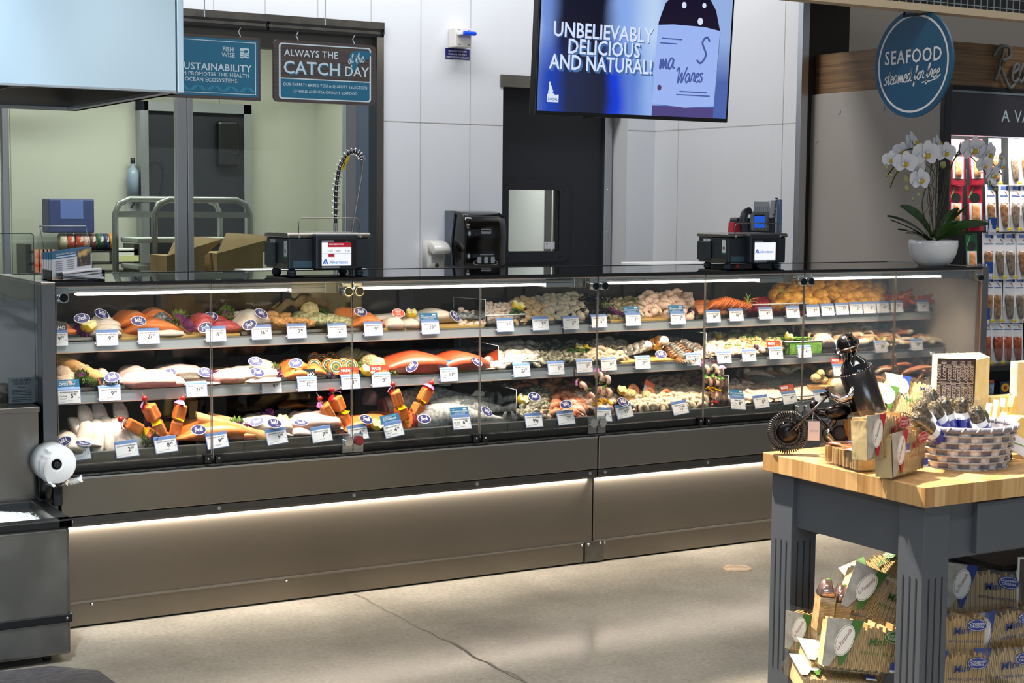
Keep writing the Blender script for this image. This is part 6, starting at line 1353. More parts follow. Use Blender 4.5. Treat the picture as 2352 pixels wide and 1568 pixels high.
# ------------------------------------------------------------ middle shelf
S = 'mid'
for a in ((132, 298, S, 'steel pan of rockfish and catfish, middle shelf'), (576, 840, S, 'steel pan of cod and trout, middle shelf'), (1232, 1425, S, 'steel pan of oysters and raw shrimp, middle shelf'), (1630, 1800, S, 'steel pan of pink shrimp and mushrooms, middle shelf'), (1890, 2170, S, 'steel pan of crabs, middle shelf')): pan(*a)
for a in ((300, 575, S, 'bamboo board under the swordfish and grouper on the middle shelf'), (842, 1140, S, 'bamboo board under the red sockeye fillets'), (1428, 1626, S, 'bamboo board under the lobster tails')): board(*a)
for k, b in enumerate(((122, 836, 166, 868), (130, 848, 172, 878), (126, 862, 168, 890))): F('rockfish_fillet', 'loin', TAN, b, S, .14 - .05 * k, .1, ('upper', 'middle', 'lower')[k] + ' tan rockfish fillet beside the paper roll on the middle shelf', rot=.3, seed=k)
paper_roll(tuple(atY(138, 842, 6.16)), tuple(atY(236, 892, 6.03)), .027, .026, 'kraft paper roll tied with twine on the middle shelf corner', TAN)
for k, b in enumerate(((208, 846, 262, 880), (232, 862, 298, 888), (200, 848, 240, 872))): F('catfish_fillet', 'hump', PINK, b, S, .12 - .05 * k + (.1 if k == 2 else 0), .12, ('pale catfish fillet behind the paper roll', 'catfish fillet behind the Idaho card', 'catfish tail tucked under the roll')[k], rot=-.2, seed=k)
F('swordfish_fillet', 'loin', ROSE, (270, 848, 410, 902), S, .06, .20, 'big pink swordfish slab over the board edge', rot=-.12, seed=2)
F('swordfish_fillet', 'hump', PINK, (268, 838, 348, 890), S, .15, .14, 'upright rear pink swordfish fillet', rot=.3, seed=1)
F('swordfish_fillet', 'loin', PINK, (362, 862, 425, 898), S, .04, .12, 'narrow pink swordfish piece under the fresh sticker', rot=-.3, seed=3)
F('swordfish_fillet', 'loin', PINK, (352, 834, 462, 888), S, .17, .18, 'broad pink swordfish fillet at the back', rot=.1, seed=4)
F('grouper_fillet', 'hump', DSKIN, (386, 854, 486, 896), S, .08, .15, 'grouper fillet with rough grey skin', rot=-.2, seed=1)
F('grouper_fillet', 'loin', PINK, (396, 876, 510, 898), S, .03, .10, 'skinless grouper fillet under the grey skinned one', seed=2)
F('grouper_fillet', 'loin', ROSE, (484, 846, 560, 892), S, .06, .17, 'rosy grouper fillet at the end of the bamboo board', rot=-.25, seed=3)
for k, b in enumerate(((526, 840, 606, 890), (570, 822, 628, 866), (540, 846, 638, 892), (592, 844, 640, 886), (562, 864, 640, 894))): F('pacific_cod_fillet', 'loin', HALI if k % 2 else COD, b, S, (.12, .17, .08, .10, .03)[k], .16, ('cod fillet nearest the grouper in the white heap', 'topmost cod fillet in the white heap', 'middle cod fillet in the white heap', 'cod fillet beside the purple kale', 'lowest cod fillet behind the 9.99 tag')[k], rot=.2 * (-1) ** k, seed=k)
F('trout_steak', 'hump', SALM, (638, 824, 712, 872), S, .12, .15, 'steelhead trout fillet under the fresh sticker', rot=.2, seed=1)
F('trout_steak', 'hump', SALM, (642, 842, 716, 882), S, .05, .14, 'steelhead trout fillet beside the purple kale', rot=-.1, seed=2)
F('trout_steak', 'hump', SALM, (688, 836, 752, 878), S, .07, .14, 'steelhead trout fillet behind the Idaho card', rot=-.3, seed=3)
F('trout_steak', 'hump', SKIN, (692, 836, 738, 856), S, .19, .07, 'dark skinned trout piece at the back of the pan', seed=4)
sp = MB(); sp.cyl((0, -.011, .03), (0, .011, .03), .03, SALM, n=22)
for r, m_ in ((.026, DKGR), (.022, HALI), (.019, DKGR), (.012, SALM), (.008, DKGR)): sp.prism(oval(r, r, 22), 0, .0004 + .026 * .0 + (.03 - r) * .03, m_, T(0, -.0112, .03) @ RX(PI / 2))
PR['wheel'] = [sp.mesh('salmon_pinwheel')]
for k, (px, py, q, r_) in enumerate(((722, 850, .2, .6), (738, 852, .17, .8), (754, 858, .11, .8), (772, 862, .06, .1), (790, 856, .10, .0), (806, 858, .08, .2), (758, 846, .2, .9), (722, 866, .1, .5))): put('salmon_pinwheel', 'wheel', px, py, S, q, 'orange salmon pinwheel with a green spiral filling', 'pinwheel', (-.35, 0, -r_), 1.0 + .1 * (k == 3), 'salmon pinwheels')
for k, (px, py, q) in enumerate(((790, 838, .24), (815, 836, .24), (835, 846, .2), (848, 850, .15), (868, 852, .06), (800, 832, .27))): put('stuffed_salmon', 'stuff', px, py, S, q, 'crumb topped stuffed salmon above the pinwheels', 'stuffed fish', (.2, 0, k), .95, 'stuffed salmon mounds', k)
for k, (px, py, q) in enumerate(((745, 866, .05), (722, 872, .04), (775, 846, .2), (818, 850, .14), (840, 866, .03), (900, 862, .03), (880, 858, .04))): put('parsley_sprig', 'parsley', px, py, S, q, 'parsley tuft tucked among pinwheels and stuffed salmon', 'garnish', sc_=1.0, group='parsley tufts by the pinwheels', seed=k)
F('sockeye_fillet', 'hump', SOCK, (848, 806, 1050, 872), S, .09, .24, 'long red sockeye fillet with silver skin edge', seed=4, rot=-.05)
F('sockeye_fillet', 'taperL', SKIN, (858, 800, 1130, 830), S, .28, .10, 'silver skin side of the rear sockeye fillet', seed=2)
F('sockeye_fillet', 'hump', SOCK, (975, 806, 1128, 872), S, .08, .22, 'red sockeye fillet reaching toward the scallops', seed=7, rot=.08)
F('sockeye_fillet', 'loin', SOCK, (900, 844, 1030, 874), S, .04, .1, 'thin lower sockeye fillet on the board edge', seed=3)
F('sockeye_fillet', 'loin', HALI, (1060, 848, 1140, 864), S, .04, .08, 'pale sockeye belly strip at the board end', seed=1)
pile('jumbo_scallop', 'scallop', 8, 5, 1106, 1236, 794, S, .02, .3, 'fat pale scallop in the middle shelf tub', 'scallop', 1.15, .7, seed=12)
lip(1150, 1238, 828, 850, S, 'clear tub of fat scallops on the middle shelf', .14)
divider(1056, 776, 1145, 794, S, .02, .3, 850, 'clear divider between sockeye and scallops')
pile('oyster', 'oyster', 9, 5, 1182, 1345, 796, S, .03, .32, 'rough grey oyster in the middle shelf heap', 'oyster', .9, .8, seed=13)
pile('raw_shrimp', 'raw', 9, 5, 1345, 1430, 788, S, .03, .3, 'beige shell-on shrimp beside the oysters on the middle shelf', 'shrimp', 1.2, .7, seed=14, lead=(1.3, 0, 0))
for k, (px, py) in enumerate(((1326, 806), (1342, 806))): put('cut_lemon', 'lemon', px, py, S, .16, ('first', 'second')[k] + ' lemon half in parsley above the oysters', 'lemon', (.5, .2, k), .8)
for k, px in enumerate((1310, 1332, 1350)): put('parsley_sprig', 'parsley', px, 812, S, .13, ('start', 'middle', 'end')[k] + ' of the parsley line above the oysters', 'garnish', sc_=.9, seed=k)
def lob_tail(px, py, dy, rot, label, shell, sc_, group, s='mid'):
    Y = SHELF[s][0] + dy; p = atY(px, py, Y); t = thing('lobster_tail', label, 'lobster tail', (p.x, Y, max(p.z, sz(s, Y))), rot, group); t.scale = (sc_,) * 3
    if 'tail' + shell.name not in PR: PR['tail' + shell.name] = proto_tail(shell, LMEAT)
    for nm, me in zip(('shell', 'tail_meat', 'tail_fan'), PR['tail' + shell.name]): o = bpy.data.objects.new(nm, me); COL.objects.link(o); o.parent = t
lob_tail(1425, 826, .12, (0, .25, 2.55), 'grey jumbo lobster tail beside the raw shrimp', LOBG, 1.55, 'jumbo lobster tails')
lob_tail(1463, 818, .16, (0, .3, 2.4), 'brown spiny jumbo lobster tail with white meat end', LOBB, 1.6, 'jumbo lobster tails')
for k, (px, py, q, a, w_) in enumerate(((1540, 814, .06, -1.5, 'first standing'), (1562, 814, .05, -1.6, 'second standing'), (1577, 812, .07, -1.45, 'third standing'), (1597, 805, .08, -1.2, 'outermost'), (1520, 798, .14, -1.6, 'rear standing'), (1542, 782, .2, .1, 'topmost sideways'))): lob_tail(px, py, q, (0, .35 if k < 5 else 0, a), f'{w_} small lobster tail in the row beside the wild sticker', LOBG if k % 2 else LOBB, .92, 'small lobster tails')
put('cut_lemon', 'lemon', 1507, 804, S, .08, 'lemon crown between the lobster tails', 'lemon', (.6, 0, 0), .95); put('kale_leaf', 'kalep', 1515, 800, S, .1, 'purple kale between the lobster tails', 'garnish', (.7, 0, 0), .7)
pile('pink_shrimp', 'pale', 17, 6, 1590, 1748, 772, S, .02, .3, 'pink peeled shrimp in the long middle shelf heap', 'shrimp', 1.25, .7, seed=15, lead=(1.2, 0, .2))
divider(1568, 759, 1622, 764, S, .02, .3, 822, 'clear divider between lobster tails and pink shrimp')
pile('stuffed_mushroom', 'mush', 7, 4, 1662, 1806, 770, S, .04, .3, 'crab stuffed mushroom with green flecks', 'mushroom', 1.15, .25, layers=1, seed=16)
put('cut_lemon', 'lemon', 1648, 778, S, .2, 'lemon crown at the back between shrimp and mushrooms', 'lemon', (.4, 0, 0), .8); put('kale_leaf', 'lettuce', 1735, 800, S, .03, 'dark lettuce scrap beside the stuffed mushrooms', 'garnish', (.6, 0, 0), .5)
lip(1812, 1888, 782, 808, S, 'clear tub of green seaweed salad with a pale rim', .2, mat('seaweed_green', '#3f7a22', .4, col2='#86b04a', scale=70))
put('cut_lemon', 'lemon', 1806, 782, S, .1, 'lemon crown beside the green seaweed tub', 'lemon', (.6, .3, 0), .95); put('kale_leaf', 'lettuce', 1803, 795, S, .05, 'dark lettuce beside the green seaweed tub', 'garnish', (.5, 0, 0), .7)
m = MB()
for k in range(60): a = RND.uniform(0, 6.28); m.tube([(RND.uniform(-.08, .08), RND.uniform(.02, .18), .0), (RND.uniform(-.08, .08), RND.uniform(.02, .18), .012)], .0025, PEPG, 4)
p = atY(1850, 788, 6.02); o = m.build('seaweed_salad', None, (p.x, 6.02, sz(S, 6.1) + .05)); tag(o, 'green seaweed salad filling the clear tub', 'salad', kind='stuff')
def crab(px, py, s, dy, rot, label, sc_, mt):
    Y = SHELF[s][0] + dy; p = atY(px, py, Y); t = thing('dungeness_crab', label, 'crab', (p.x, Y, max(p.z, sz(s, Y))), rot, None); t.scale = (sc_,) * 3
    m = MB(); m.ell((0, 0, .035), (.085, .058, .03), mt, 18, 9, None, .03); m.build('shell', t)
    for s_ in (-1, 1):
        for k in range(4): a = -.5 + .42 * k; m = leg_mesh(CRABT, [(.06 * s_, .03 * (k - 1.5), .03), (.115 * s_, .05 * (k - 1.5), .045), (.13 * s_, .055 * (k - 1.6) - .03, .008)], [.010, .009, .004], 6); m.build('leg', t)
        m = leg_mesh(CRABT, [(.06 * s_, -.04, .03), (.10 * s_, -.075, .035), (.06 * s_, -.095, .03)], [.010, .012, .012], 7); m.ell((.035 * s_, -.10, .03), (.035, .016, .02), CRABW, 10, 7); m.build('claw', t)
crab(1875, 776, S, .2, (.45, 0, .2), 'first pale cooked crab propped above the green tub', 1.05, CRABW); crab(1943, 774, S, .2, (.45, 0, -.2), 'second pale cooked crab, next to the crab clusters', 1.05, CRABT)
F('crab_cluster', 'hump', PINK, (1865, 765, 1915, 795), S, .06, .1, 'pinkish crab body piece below the propped crabs', 'crab', seed=2)
for k in range(46):
    rr = random.Random(k + 40); px = 1955 + rr.random() * 205; v = rr.random(); key = 'cl%d' % (k % 4)
    if key not in PR:
        m_ = (CRABW, ORNG, CRABW, CRABT)[k % 4]; mb = leg_mesh(m_, [(-.07, 0, .01), (-.02, .01, .022), (.04, .0, .02), (.08, -.01, .008)], [.012, .015, .011, .004], 8); mb.ell((-.075, 0, .012), (.022, .018, .014), CRABW, 9, 6, None, .15); PR[key] = [mb.mesh('crab_leg')]
    Y = SHELF[S][0] + .04 + .27 * v; h = (atY(px, 741 + abs(px - 2050) * .18, Y).z - sz(S, Y)) * min(1, v * 1.3) * rr.uniform(.6, .95)
    leaf('king_crab', PR[key][0], 'cooked crab leg in the pale heap at the case end, middle shelf', 'crab leg', (atY(px, 770, Y).x, Y, sz(S, Y) + max(0, h - .02)), (rr.uniform(-.4, .4), rr.uniform(-.3, .3), rr.uniform(-.9, .9) + (PI if k % 2 else 0)), 'pale crab legs on the middle shelf', .95)
put('cut_lemon', 'lemon', 2016, 790, S, .03, 'lemon slice beside the 29.99 tag', 'lemon', (1.2, 0, .3), 1.2)
for k, (px, py, q, w_) in enumerate(((185, 872, .05, 'green'), (200, 888, .02, 'mixed'), (215, 892, .01, 'purple'))): put('kale_leaf', 'kale', px, py, S, q, w_ + ' kale leaf in front of the paper roll', 'garnish', (.6, 0, k), .85, seed=k)
put('kale_leaf', 'kalep', 492, 876, S, .06, 'purple kale behind the wild sticker on the grouper', 'garnish', (.8, 0, 0), 1.0); put('kale_leaf', 'kalep', 455, 862, S, .14, 'small purple kale above the grouper', 'garnish', (.8, 0, 0), .7)
put('kale_leaf', 'kale', 625, 856, S, .12, 'curly green kale between cod and trout', 'garnish', (.7, 0, .4), .9); put('kale_leaf', 'kalep', 636, 872, S, .05, 'purple kale between cod and trout', 'garnish', (.7, 0, 1.4), .85)
put('cut_lemon', 'lemon', 839, 864, S, .02, 'lemon crown between two made in store cards', 'lemon', (.5, .2, 0), 1.1); put('kale_leaf', 'lettuce', 755, 868, S, .02, 'dark lettuce below the pinwheels', 'garnish', (.5, 0, 0), .7)
for a in ((257, 866, S, .03, 'Fresh', 'above the Idaho card', -8), (388, 858, S, .10, 'Fresh', 'on the pink swordfish', -20), (471, 855, S, .08, 'Wild', 'against purple kale', 5), (591, 855, S, .02, 'Fresh', 'on the middle of the white cod heap', 10), (587, 830, S, .12, 'Wild', 'glaring at the top of the cod heap', 0), (679, 834, S, .09, 'Fresh', 'on the steelhead trout', -8), (946, 841, S, .03, 'Wild', 'on the long sockeye fillet', -40), (1095, 829, S, .03, 'Fresh', 'on the sockeye near the scallops', 32), (1518, 814, S, -.0, 'Wild', 'between the lobster tails', -4)): sticker(*a)
for a in ((160, 911, S, 'rockfish fillet fresh', '5.99', 'catch'), (253, 905, S, 'fresh catfish fillet', '9.99', 'idaho'), (453, 896, S, 'grouper red fillet fresh', '23.99'), (625, 888, S, 'cod pacific fillet fresh', '9.99'), (707, 884, S, 'steelhead trout fillet', '12.99', 'idaho'), (807, 879, S, 'salmon pinwheels', '8.99', 'made'), (877, 874, S, 'salmon fillet stuffed', '8.99', 'made'), (1033, 862, S, 'salmon sockeye fillet fresh', '11.99', 'catch'), (1200, 852, S, 'fresh jumbo sea scallops', '23.99'), (1279, 847, S, 'oysters kumamoto', '1.39'), (1344, 842, S, 'hood canal oysters', '1.29'), (1400, 838, S, 'shrimp white 26 frozen', '9.99'), (1478, 834, S, 'lobster tails jumbo', '29.99'), (1595, 827, S, 'lobster tails small frozen', '8.99'), (1665, 822, S, 'prawns raw peeled', '19.99'), (1722, 818, S, 'shrimp cooked tail on', '9.99'), (1784, 813, S, 'crab stuffed mushrooms', '8.99', 'made'), (1850, 809, S, 'seaweed salad', '4.99'), (1938, 804, S, 'dungeness crab whole', '9.99'), (2026, 798, S, 'king crab clusters', '29.99'), (2108, 793, S, 'snow crab meat', '19.99')): price_tag(*a)
# ------------------------------------------------------------ bottom deck
S = 'low'
for k, b in enumerate(((118, 990, 190, 1028), (140, 1002, 235, 1036), (120, 1008, 200, 1040))): F('halibut_fillet', 'hump', HALI, b, S, .14 - .05 * k, .16, ('rear', 'middle', 'front')[k] + ' halibut fillet at the bottom deck corner behind the bag roll', rot=-.2, seed=k)
ML = lambda tl, yw: (RZ(yw) @ RX(tl) @ RZ(PI / 2)).to_euler()
W9 = ('first', 'second', 'third', 'fourth', 'fifth', 'sixth', 'last')
for k, (px, py, q, z_) in enumerate(((205, 1028, .05, 1), (232, 1030, .05, 1.08), (256, 1028, .06, 1.15), (280, 1030, .05, 1.05), (304, 1026, .05, .95), (318, 1030, .03, .8), (190, 1022, .10, 1.0))):
    Y = SHELF[S][0] + q; p = atY(px, py, Y); leaf('cod_portion', shape('loin', HALI if k % 3 else COD, k % 3), f'{W9[k]} white cod portion leaning in the row behind the 2.50 tag', 'fish fillet', (p.x, Y + .05, sz(S, Y) + .035), ML(.85, .16 * k - .4), 'white cod portions', (.15 * z_, .065, .035))
for k, (px, q) in enumerate(((228, .2), (276, .19), (196, .17))):
    Y = SHELF[S][0] + q; p = atY(px, 1000, Y); leaf('cod_portion', shape('loin', COD, k), ('shaded upright cod portion beside the tallest', 'tallest upright cod portion at the back', 'outermost upright cod portion')[k], 'fish fillet', (p.x, Y, sz(S, Y) + .06), ML(1.1, .1), 'white cod portions', (.15, .065, .03))
F('salmon_fillet', 'hump', SALM, (385, 962, 585, 1036), S, .10, .26, 'wide orange salmon side on the bottom deck', seed=4); F('salmon_fillet', 'loin', SALM, (400, 962, 500, 1000), S, .26, .16, 'rear orange salmon side behind the kebabs', seed=2); F('salmon_fillet', 'loin', SALM, (520, 985, 610, 1020), S, .05, .12, 'salmon tail under the kraft paper roll', seed=3)
paper_roll(tuple(atY(458, 976, 5.95)), tuple(atY(598, 1016, 5.88)), .024, .026, 'kraft paper roll of salmon tied with twine on the bottom deck', SALM)
paper_roll(tuple(atY(490, 972, 6.02)), tuple(atY(596, 998, 5.95)), .02, .022, 'second kraft roll behind the tied one on the bottom deck', None)
for k, b in enumerate(((544, 952, 615, 986), (560, 966, 650, 1005), (590, 982, 670, 1012), (575, 948, 612, 970))): F('sole_fillet', 'hump', (HALI, COD, HALI, COD)[k], b, S, (.2, .12, .05, .25)[k], .14, ('rear', 'middle', 'front', 'topmost')[k] + ' dover sole fillet beside the paper roll', rot=-.3, seed=k)
F('tilapia_fillet', 'loin', PINK, (655, 944, 780, 1008), S, .12, .2, 'broad tilapia fillet under the fan', rot=-.15, seed=2); F('sole_fillet', 'loin', COD, (540, 954, 668, 1014), S, .10, .2, 'broad sole fillet under the stickers', rot=-.1, seed=1); F('salmon_fillet', 'loin', SALM, (790, 952, 905, 1000), S, .10, .2, 'broad salmon portion under the stickers by the hinge', rot=-.1, seed=1)
for k, b in enumerate(((660, 944, 712, 990), (655, 960, 730, 1006), (690, 952, 760, 1004), (724, 962, 786, 1004), (668, 982, 720, 1010), (690, 940, 730, 970))): F('tilapia_fillet', 'taper', COD if k % 2 else PINK, b, S, (.2, .1, .13, .08, .04, .24)[k], .12, ('first', 'second', 'third', 'fourth', 'lowest', 'topmost')[k] + ' tilapia fillet in the fan behind the 7.99 tag', rot=-.4, seed=k)
for k, b in enumerate(((640, 922, 705, 950), (545, 935, 600, 955), (690, 925, 760, 960))): F('rear_fillet', 'hump', (SALM, DSKIN, SALM)[k], b, S, .38, .12, ('dim salmon fillet at the back of the deck', 'dark fillet at the back of the deck behind the sole', 'second dim salmon fillet behind the tilapia')[k], seed=k)
for k, b in enumerate(((800, 962, 850, 992), (825, 950, 900, 985), (795, 974, 835, 1000), (850, 945, 905, 972))): F('salmon_portion', 'hump', SALM, b, S, (.08, .14, .04, .22)[k], .12, ('salmon portion beside the hinge', 'salmon portion under the fresh sticker', 'lowest salmon portion behind the 4.99 tag', 'rear salmon portion by the kebabs')[k], rot=.2 * k, seed=k)
def whole_fish(px0, py0, px1, py1, dy, label, sc_h, cut=True):
    Y = SHELF[S][0] + dy; a, b = atY(px0, py0, Y), atY(px1, py1, Y); za = max(a.z, sz(S, Y) + .03); L = b.x - a.x
    t = thing('whole_salmon', label, 'whole fish', ((a.x + b.x) / 2, Y, (a.z + b.z) / 2), (0, -math.atan2(b.z - a.z, L), 0)); secs = []
    for i in range(19):
        u = i / 18; r = sc_h * (.55 + .45 * math.sin(PI * min(1, u * 1.15 + .2))) * (1 if u < .55 else 1 - .80 * ((u - .55) / .45) ** 1.2); arch = .25 * sc_h * math.sin(PI * u)
        secs.append([((u - .5) * L, .62 * r * math.cos(2 * PI * j / 16), arch + r * math.sin(2 * PI * j / 16)) for j in range(16)])
    m = MB(); m.loft(secs, FISHB); m.build('body', t)
    m = MB(); m.prism([(L * .47, -.012), (L * .52, .032), (L * .545, .034), (L * .53, .0), (L * .545, -.03), (L * .52, -.03)], -.002, .002, SKIN, FRONT); m.build('tail_fin', t)
    m = MB(); m.prism([(0, sc_h * 1.12), (.03, sc_h * 1.5), (.075, sc_h * 1.32), (.07, sc_h * 1.05)], -.0015, .0015, SKIN, FRONT); m.prism([(-.1, -sc_h * .6), (-.05, -sc_h * .95), (.0, -sc_h * .7)], -.0015, .0015, SKIN, T(0, -.4 * sc_h, 0) @ FRONT); m.build('fin', t)
    m = MB(); m.loft([[(-.5 * L - d, .62 * r * math.cos(2 * PI * j / 16), r * math.sin(2 * PI * j / 16) + d * .3) for j in range(16)] for d, r in ((-.01, sc_h * .86), (.01, sc_h * .80), (.012, sc_h * .6), (-.02, sc_h * .3))], fm('gill_red', '#7e1d1a', '#a8483c', 40)); m.build('gill', t)
whole_fish(948, 966, 1155, 962, .10, 'front whole salmon with red gill end and fresh sticker', .062)
whole_fish(985, 950, 1170, 940, .16, 'middle whole salmon behind the teal sustainability card', .062)
whole_fish(880, 948, 1125, 918, .25, 'rear whole salmon in the shade of the shelf', .08)
for k, b in enumerate(((835, 895, 870, 940), (858, 905, 905, 945), (840, 928, 890, 960), (885, 930, 925, 962))): F('rear_steak', 'hump', (ROSE, DSKIN, TUNA, ROSE)[k], b, S, .36, .1, ('dim rosy steak at the back corner by the hinge', 'grey skinned steak at the back by the hinge', 'dark red steak behind the salmon portions', 'pink steak beside the kebabs at the back')[k], seed=k)
pile('mesh_oyster', 'oyster', 8, 5, 1190, 1262, 900, S, .02, .28, 'rough oyster in the bottom deck bag behind the 99 cent tag', 'oyster', .85, .9, seed=20)
pile('rear_oyster', 'oyster', 5, 3, 1110, 1180, 890, S, .25, .42, 'oyster in the shade behind the clear divider, bottom deck', 'oyster', .85, .9, seed=21)
divider(1108, 876, 1186, 895, S, .02, .40, 985, 'clear divider between whole salmon and oysters')
put('cut_lemon', 'lemon', 1194, 927, S, .12, 'lemon crown beside the bottom deck oysters', 'lemon', (.6, .3, 0), 1.0)
pile('red_shrimp', 'orange', 9, 5, 1242, 1340, 905, S, .02, .3, 'orange argentine shrimp in the bottom deck heap', 'shrimp', 1.15, .6, seed=22)
pile('white_shrimp', 'pale', 10, 5, 1296, 1405, 908, S, .03, .3, 'pale peeled shrimp beside the orange heap, bottom deck', 'shrimp', 1.25, .7, seed=23)
pile('rear_shrimp', 'orange', 11, 2, 1110, 1350, 888, S, .34, .46, 'dim reddish shrimp along the back of the bottom deck', 'shrimp', 1.2, .8, seed=24, layers=1)
pile('tiger_shrimp', 'raw', 15, 5, 1440, 1612, 908, S, .02, .24, 'beige tiger shrimp in rows behind the 12.99 tag', 'shrimp', 1.25, .4, seed=25, lead=(1.3, 0, 0))
pile('cooked_shrimp', 'pink', 13, 3, 1478, 1640, 872, S, .28, .45, 'pinkish shrimp heaped in the shade under the middle shelf', 'shrimp', 1.3, .8, seed=26)
p = atY(1490, 922, 5.99); t = thing('serving_tray', 'small wooden tray carrying stuffed shrimp', 'tray', (p.x, 6.0, p.z), (0, .10, -.05)); WD = mat('tray_wood', '#c9a06a', .6, col2='#b88c55', scale=20, stretch=(.4, 5, 5))
m = MB(); m.bx(-.19, .17, -.05, .09, -.004, .0, WD); m.bx(-.19, .17, -.053, -.05, -.004, .014, WD); m.bx(-.19, .17, .09, .093, -.004, .014, WD); m.bx(.17, .175, -.053, .093, -.004, .014, WD); m.build('tray_base', t)
for k, px in enumerate((1444, 1480, 1520)):
    put('stuffed_shrimp', 'stuff', px, 916 + k * 4, S, .14, ('first', 'second', 'third')[k] + ' herb stuffing mound on the wooden shrimp tray', 'stuffed shrimp', (.2, 0, k), .8, None, k); put('butterfly_shrimp', 'orange', px + 2, 902 + 5 * k, S, .15, ('first', 'second', 'third')[k] + ' curled pink shrimp on a stuffing mound', 'shrimp', (1.3, .2, .3), 1.35)
    put('kale_leaf', 'lettuce', px + 18, 918 + 4 * k, S, .14, ('first', 'second', 'third')[k] + ' dark lettuce tuft on the shrimp tray', 'garnish', (.5, 0, k), .55)
put('cut_lemon', 'lemon', 1425, 905, S, .12, 'lemon crown beside the wooden shrimp tray', 'lemon', (.6, 0, 0), .9)
pile('crab_salad_shrimp', 'pale', 10, 4, 1640, 1722, 880, S, .03, .3, 'pale shrimp beside the clear divider behind the 8.99 tag', 'shrimp', 1.2, .7, seed=27)
divider(1608, 862, 1673, 862, S, .02, .3, 935, 'clear divider between shrimp and ceviche')
CEV = fm('ceviche', '#dd9a80', '#f6e2cd', 130, r=.5, bump=.9, lo=.38, hi=.6); CRM = fm('crab_salad', '#e3c7ae', '#faf0e2', 140, r=.5, bump=.9)
def mound(px0, px1, pyt, m_, label, dy0, dy1, name):
    Y0 = SHELF[S][0] + dy0; rr = random.Random(px0); x0, x1 = atY(px0, 920, Y0).x, atY(px1, 920, Y0).x; D = dy1 - dy0; z0 = sz(S, Y0); h = max(.03, atY((px0 + px1) / 2, pyt, Y0 + D * .7).z - sz(S, Y0 + D * .7)); mb = MB()
    mb.grid(lambda u, v: (x0 + (x1 - x0) * u, Y0 + D * v, z0 + SHELF[S][2] * D * v + h * (min(1, 6 * u) * min(1, 6 * (1 - u))) ** .5 * math.sin(PI * min(1, .1 + v * .8)) + rr.uniform(-.005, .005)), 40, 16, m_)
    o = mb.build(name, None, (x0, Y0, z0), world=True); return tag(o, label, 'salad', kind='stuff')
mound(1700, 1835, 876, CEV, 'pinkish shrimp ceviche heaped in the open tray', .02, .36, 'ceviche'); mound(1760, 1900, 878, CRM, 'white crab salad in the rear tray', .2, .42, 'crab_salad'); mound(1840, 1990, 900, CEV, 'seafood salad under the motorcycle rider', .02, .3, 'seafood_salad')
lip(1778, 1905, 905, 930, S, 'clear tub of ceviche behind the made in store card', .2)
for k in range(16):
    rr = random.Random(k + 90); px = 1700 + rr.random() * 210; v = rr.random(); Y = SHELF[S][0] + .33 + .1 * v; key = 'cl%d' % (k % 4); h = (atY(px, 838 + abs(px - 1830) * .15, Y).z - sz(S, Y)) * rr.uniform(.3, .9)
    leaf('rear_crab_cluster', PR[key][0], 'dim crab leg piled at the back of the bottom deck under the shelf', 'crab leg', (atY(px, 860, Y).x, Y, sz(S, Y) + max(0, h - .02)), (rr.uniform(-.5, .5), rr.uniform(-.5, .5), rr.uniform(-1.2, 1.2)), 'dim crab legs at the back', 1.1)
# bread bowl and stuffed pepper tray near the rider
p = atY(1900, 898, 5.98); t = thing('food_boat', 'wooden boat of stuffed yellow peppers beside the motorcycle rider', 'tray', (p.x, 5.98, p.z), (0, 0, .15)); m = MB(); m.loft([[(x, y, 0), (x, -y, 0), (x * 1.0, -y * 1.3, .035), (x * 1.0, y * 1.3, .035)] for x, y in ((-.13, .01), (-.09, .05), (.09, .05), (.13, .01))], WD, False); m.build('boat', t)
for k, (px, py) in enumerate(((1872, 876), (1890, 882), (1912, 880), (1925, 872), (1885, 866), (1908, 862))): put('stuffed_pepper', 'stuff', px, py, S, .10 + .02 * (k % 3), 'round stuffed pepper in the wooden boat', 'stuffed pepper', (.2, 0, k), .62, 'stuffed peppers', k)
t = thing('bread_bowl', 'torn crusty bread bowl beside the motorcycle rider', 'bread', tuple(atY(1925, 906, 5.96))); m = MB(); m.ell((0, 0, .04), (.075, .07, .05), BREAD, 16, 9, None, .06, True, random.Random(2)); m.build('crust', t); m = MB(); m.ell((-.035, -.035, .045), (.04, .035, .045), CRUMB, 12, 8, None, .12, True, random.Random(3)); m.build('crumb', t)
# snow crab legs at the far end
for k in range(64):
    rr = random.Random(k + 60); key = 'snow%d' % (k % 3)
    if key not in PR:
        m_ = (ORNG, CRABW, ORNG)[k % 3]; mb = leg_mesh(m_, [(-.10, 0, .004), (-.05, .006, .016), (.02, 0, .02), (.06, 0, .014), (.12, -.006, .0)], [.009, .0105, .009, .008, .003], 8); PR[key] = [mb.mesh('snow_crab_leg')]
    px = 1965 + rr.random() * 180; v = rr.random(); Y = SHELF[S][0] + .05 + .3 * v; zt = atY(px, 812 + abs(px - 2080) * .3, Y).z; h = (zt - sz(S, Y)) * rr.uniform(.1, .8)
    leaf('snow_crab', PR[key][0], 'long orange snow crab leg in the heap behind the cheese wedge', 'crab leg', (atY(px, 860, Y).x, Y, sz(S, Y) + max(0, h - .03)), (rr.uniform(-.4, .4), rr.uniform(-.3, .4) + (.8 if k % 5 == 0 else 0), rr.uniform(-.7, .7) + (PI if k % 2 else 0)), 'orange snow crab legs', 1.0)
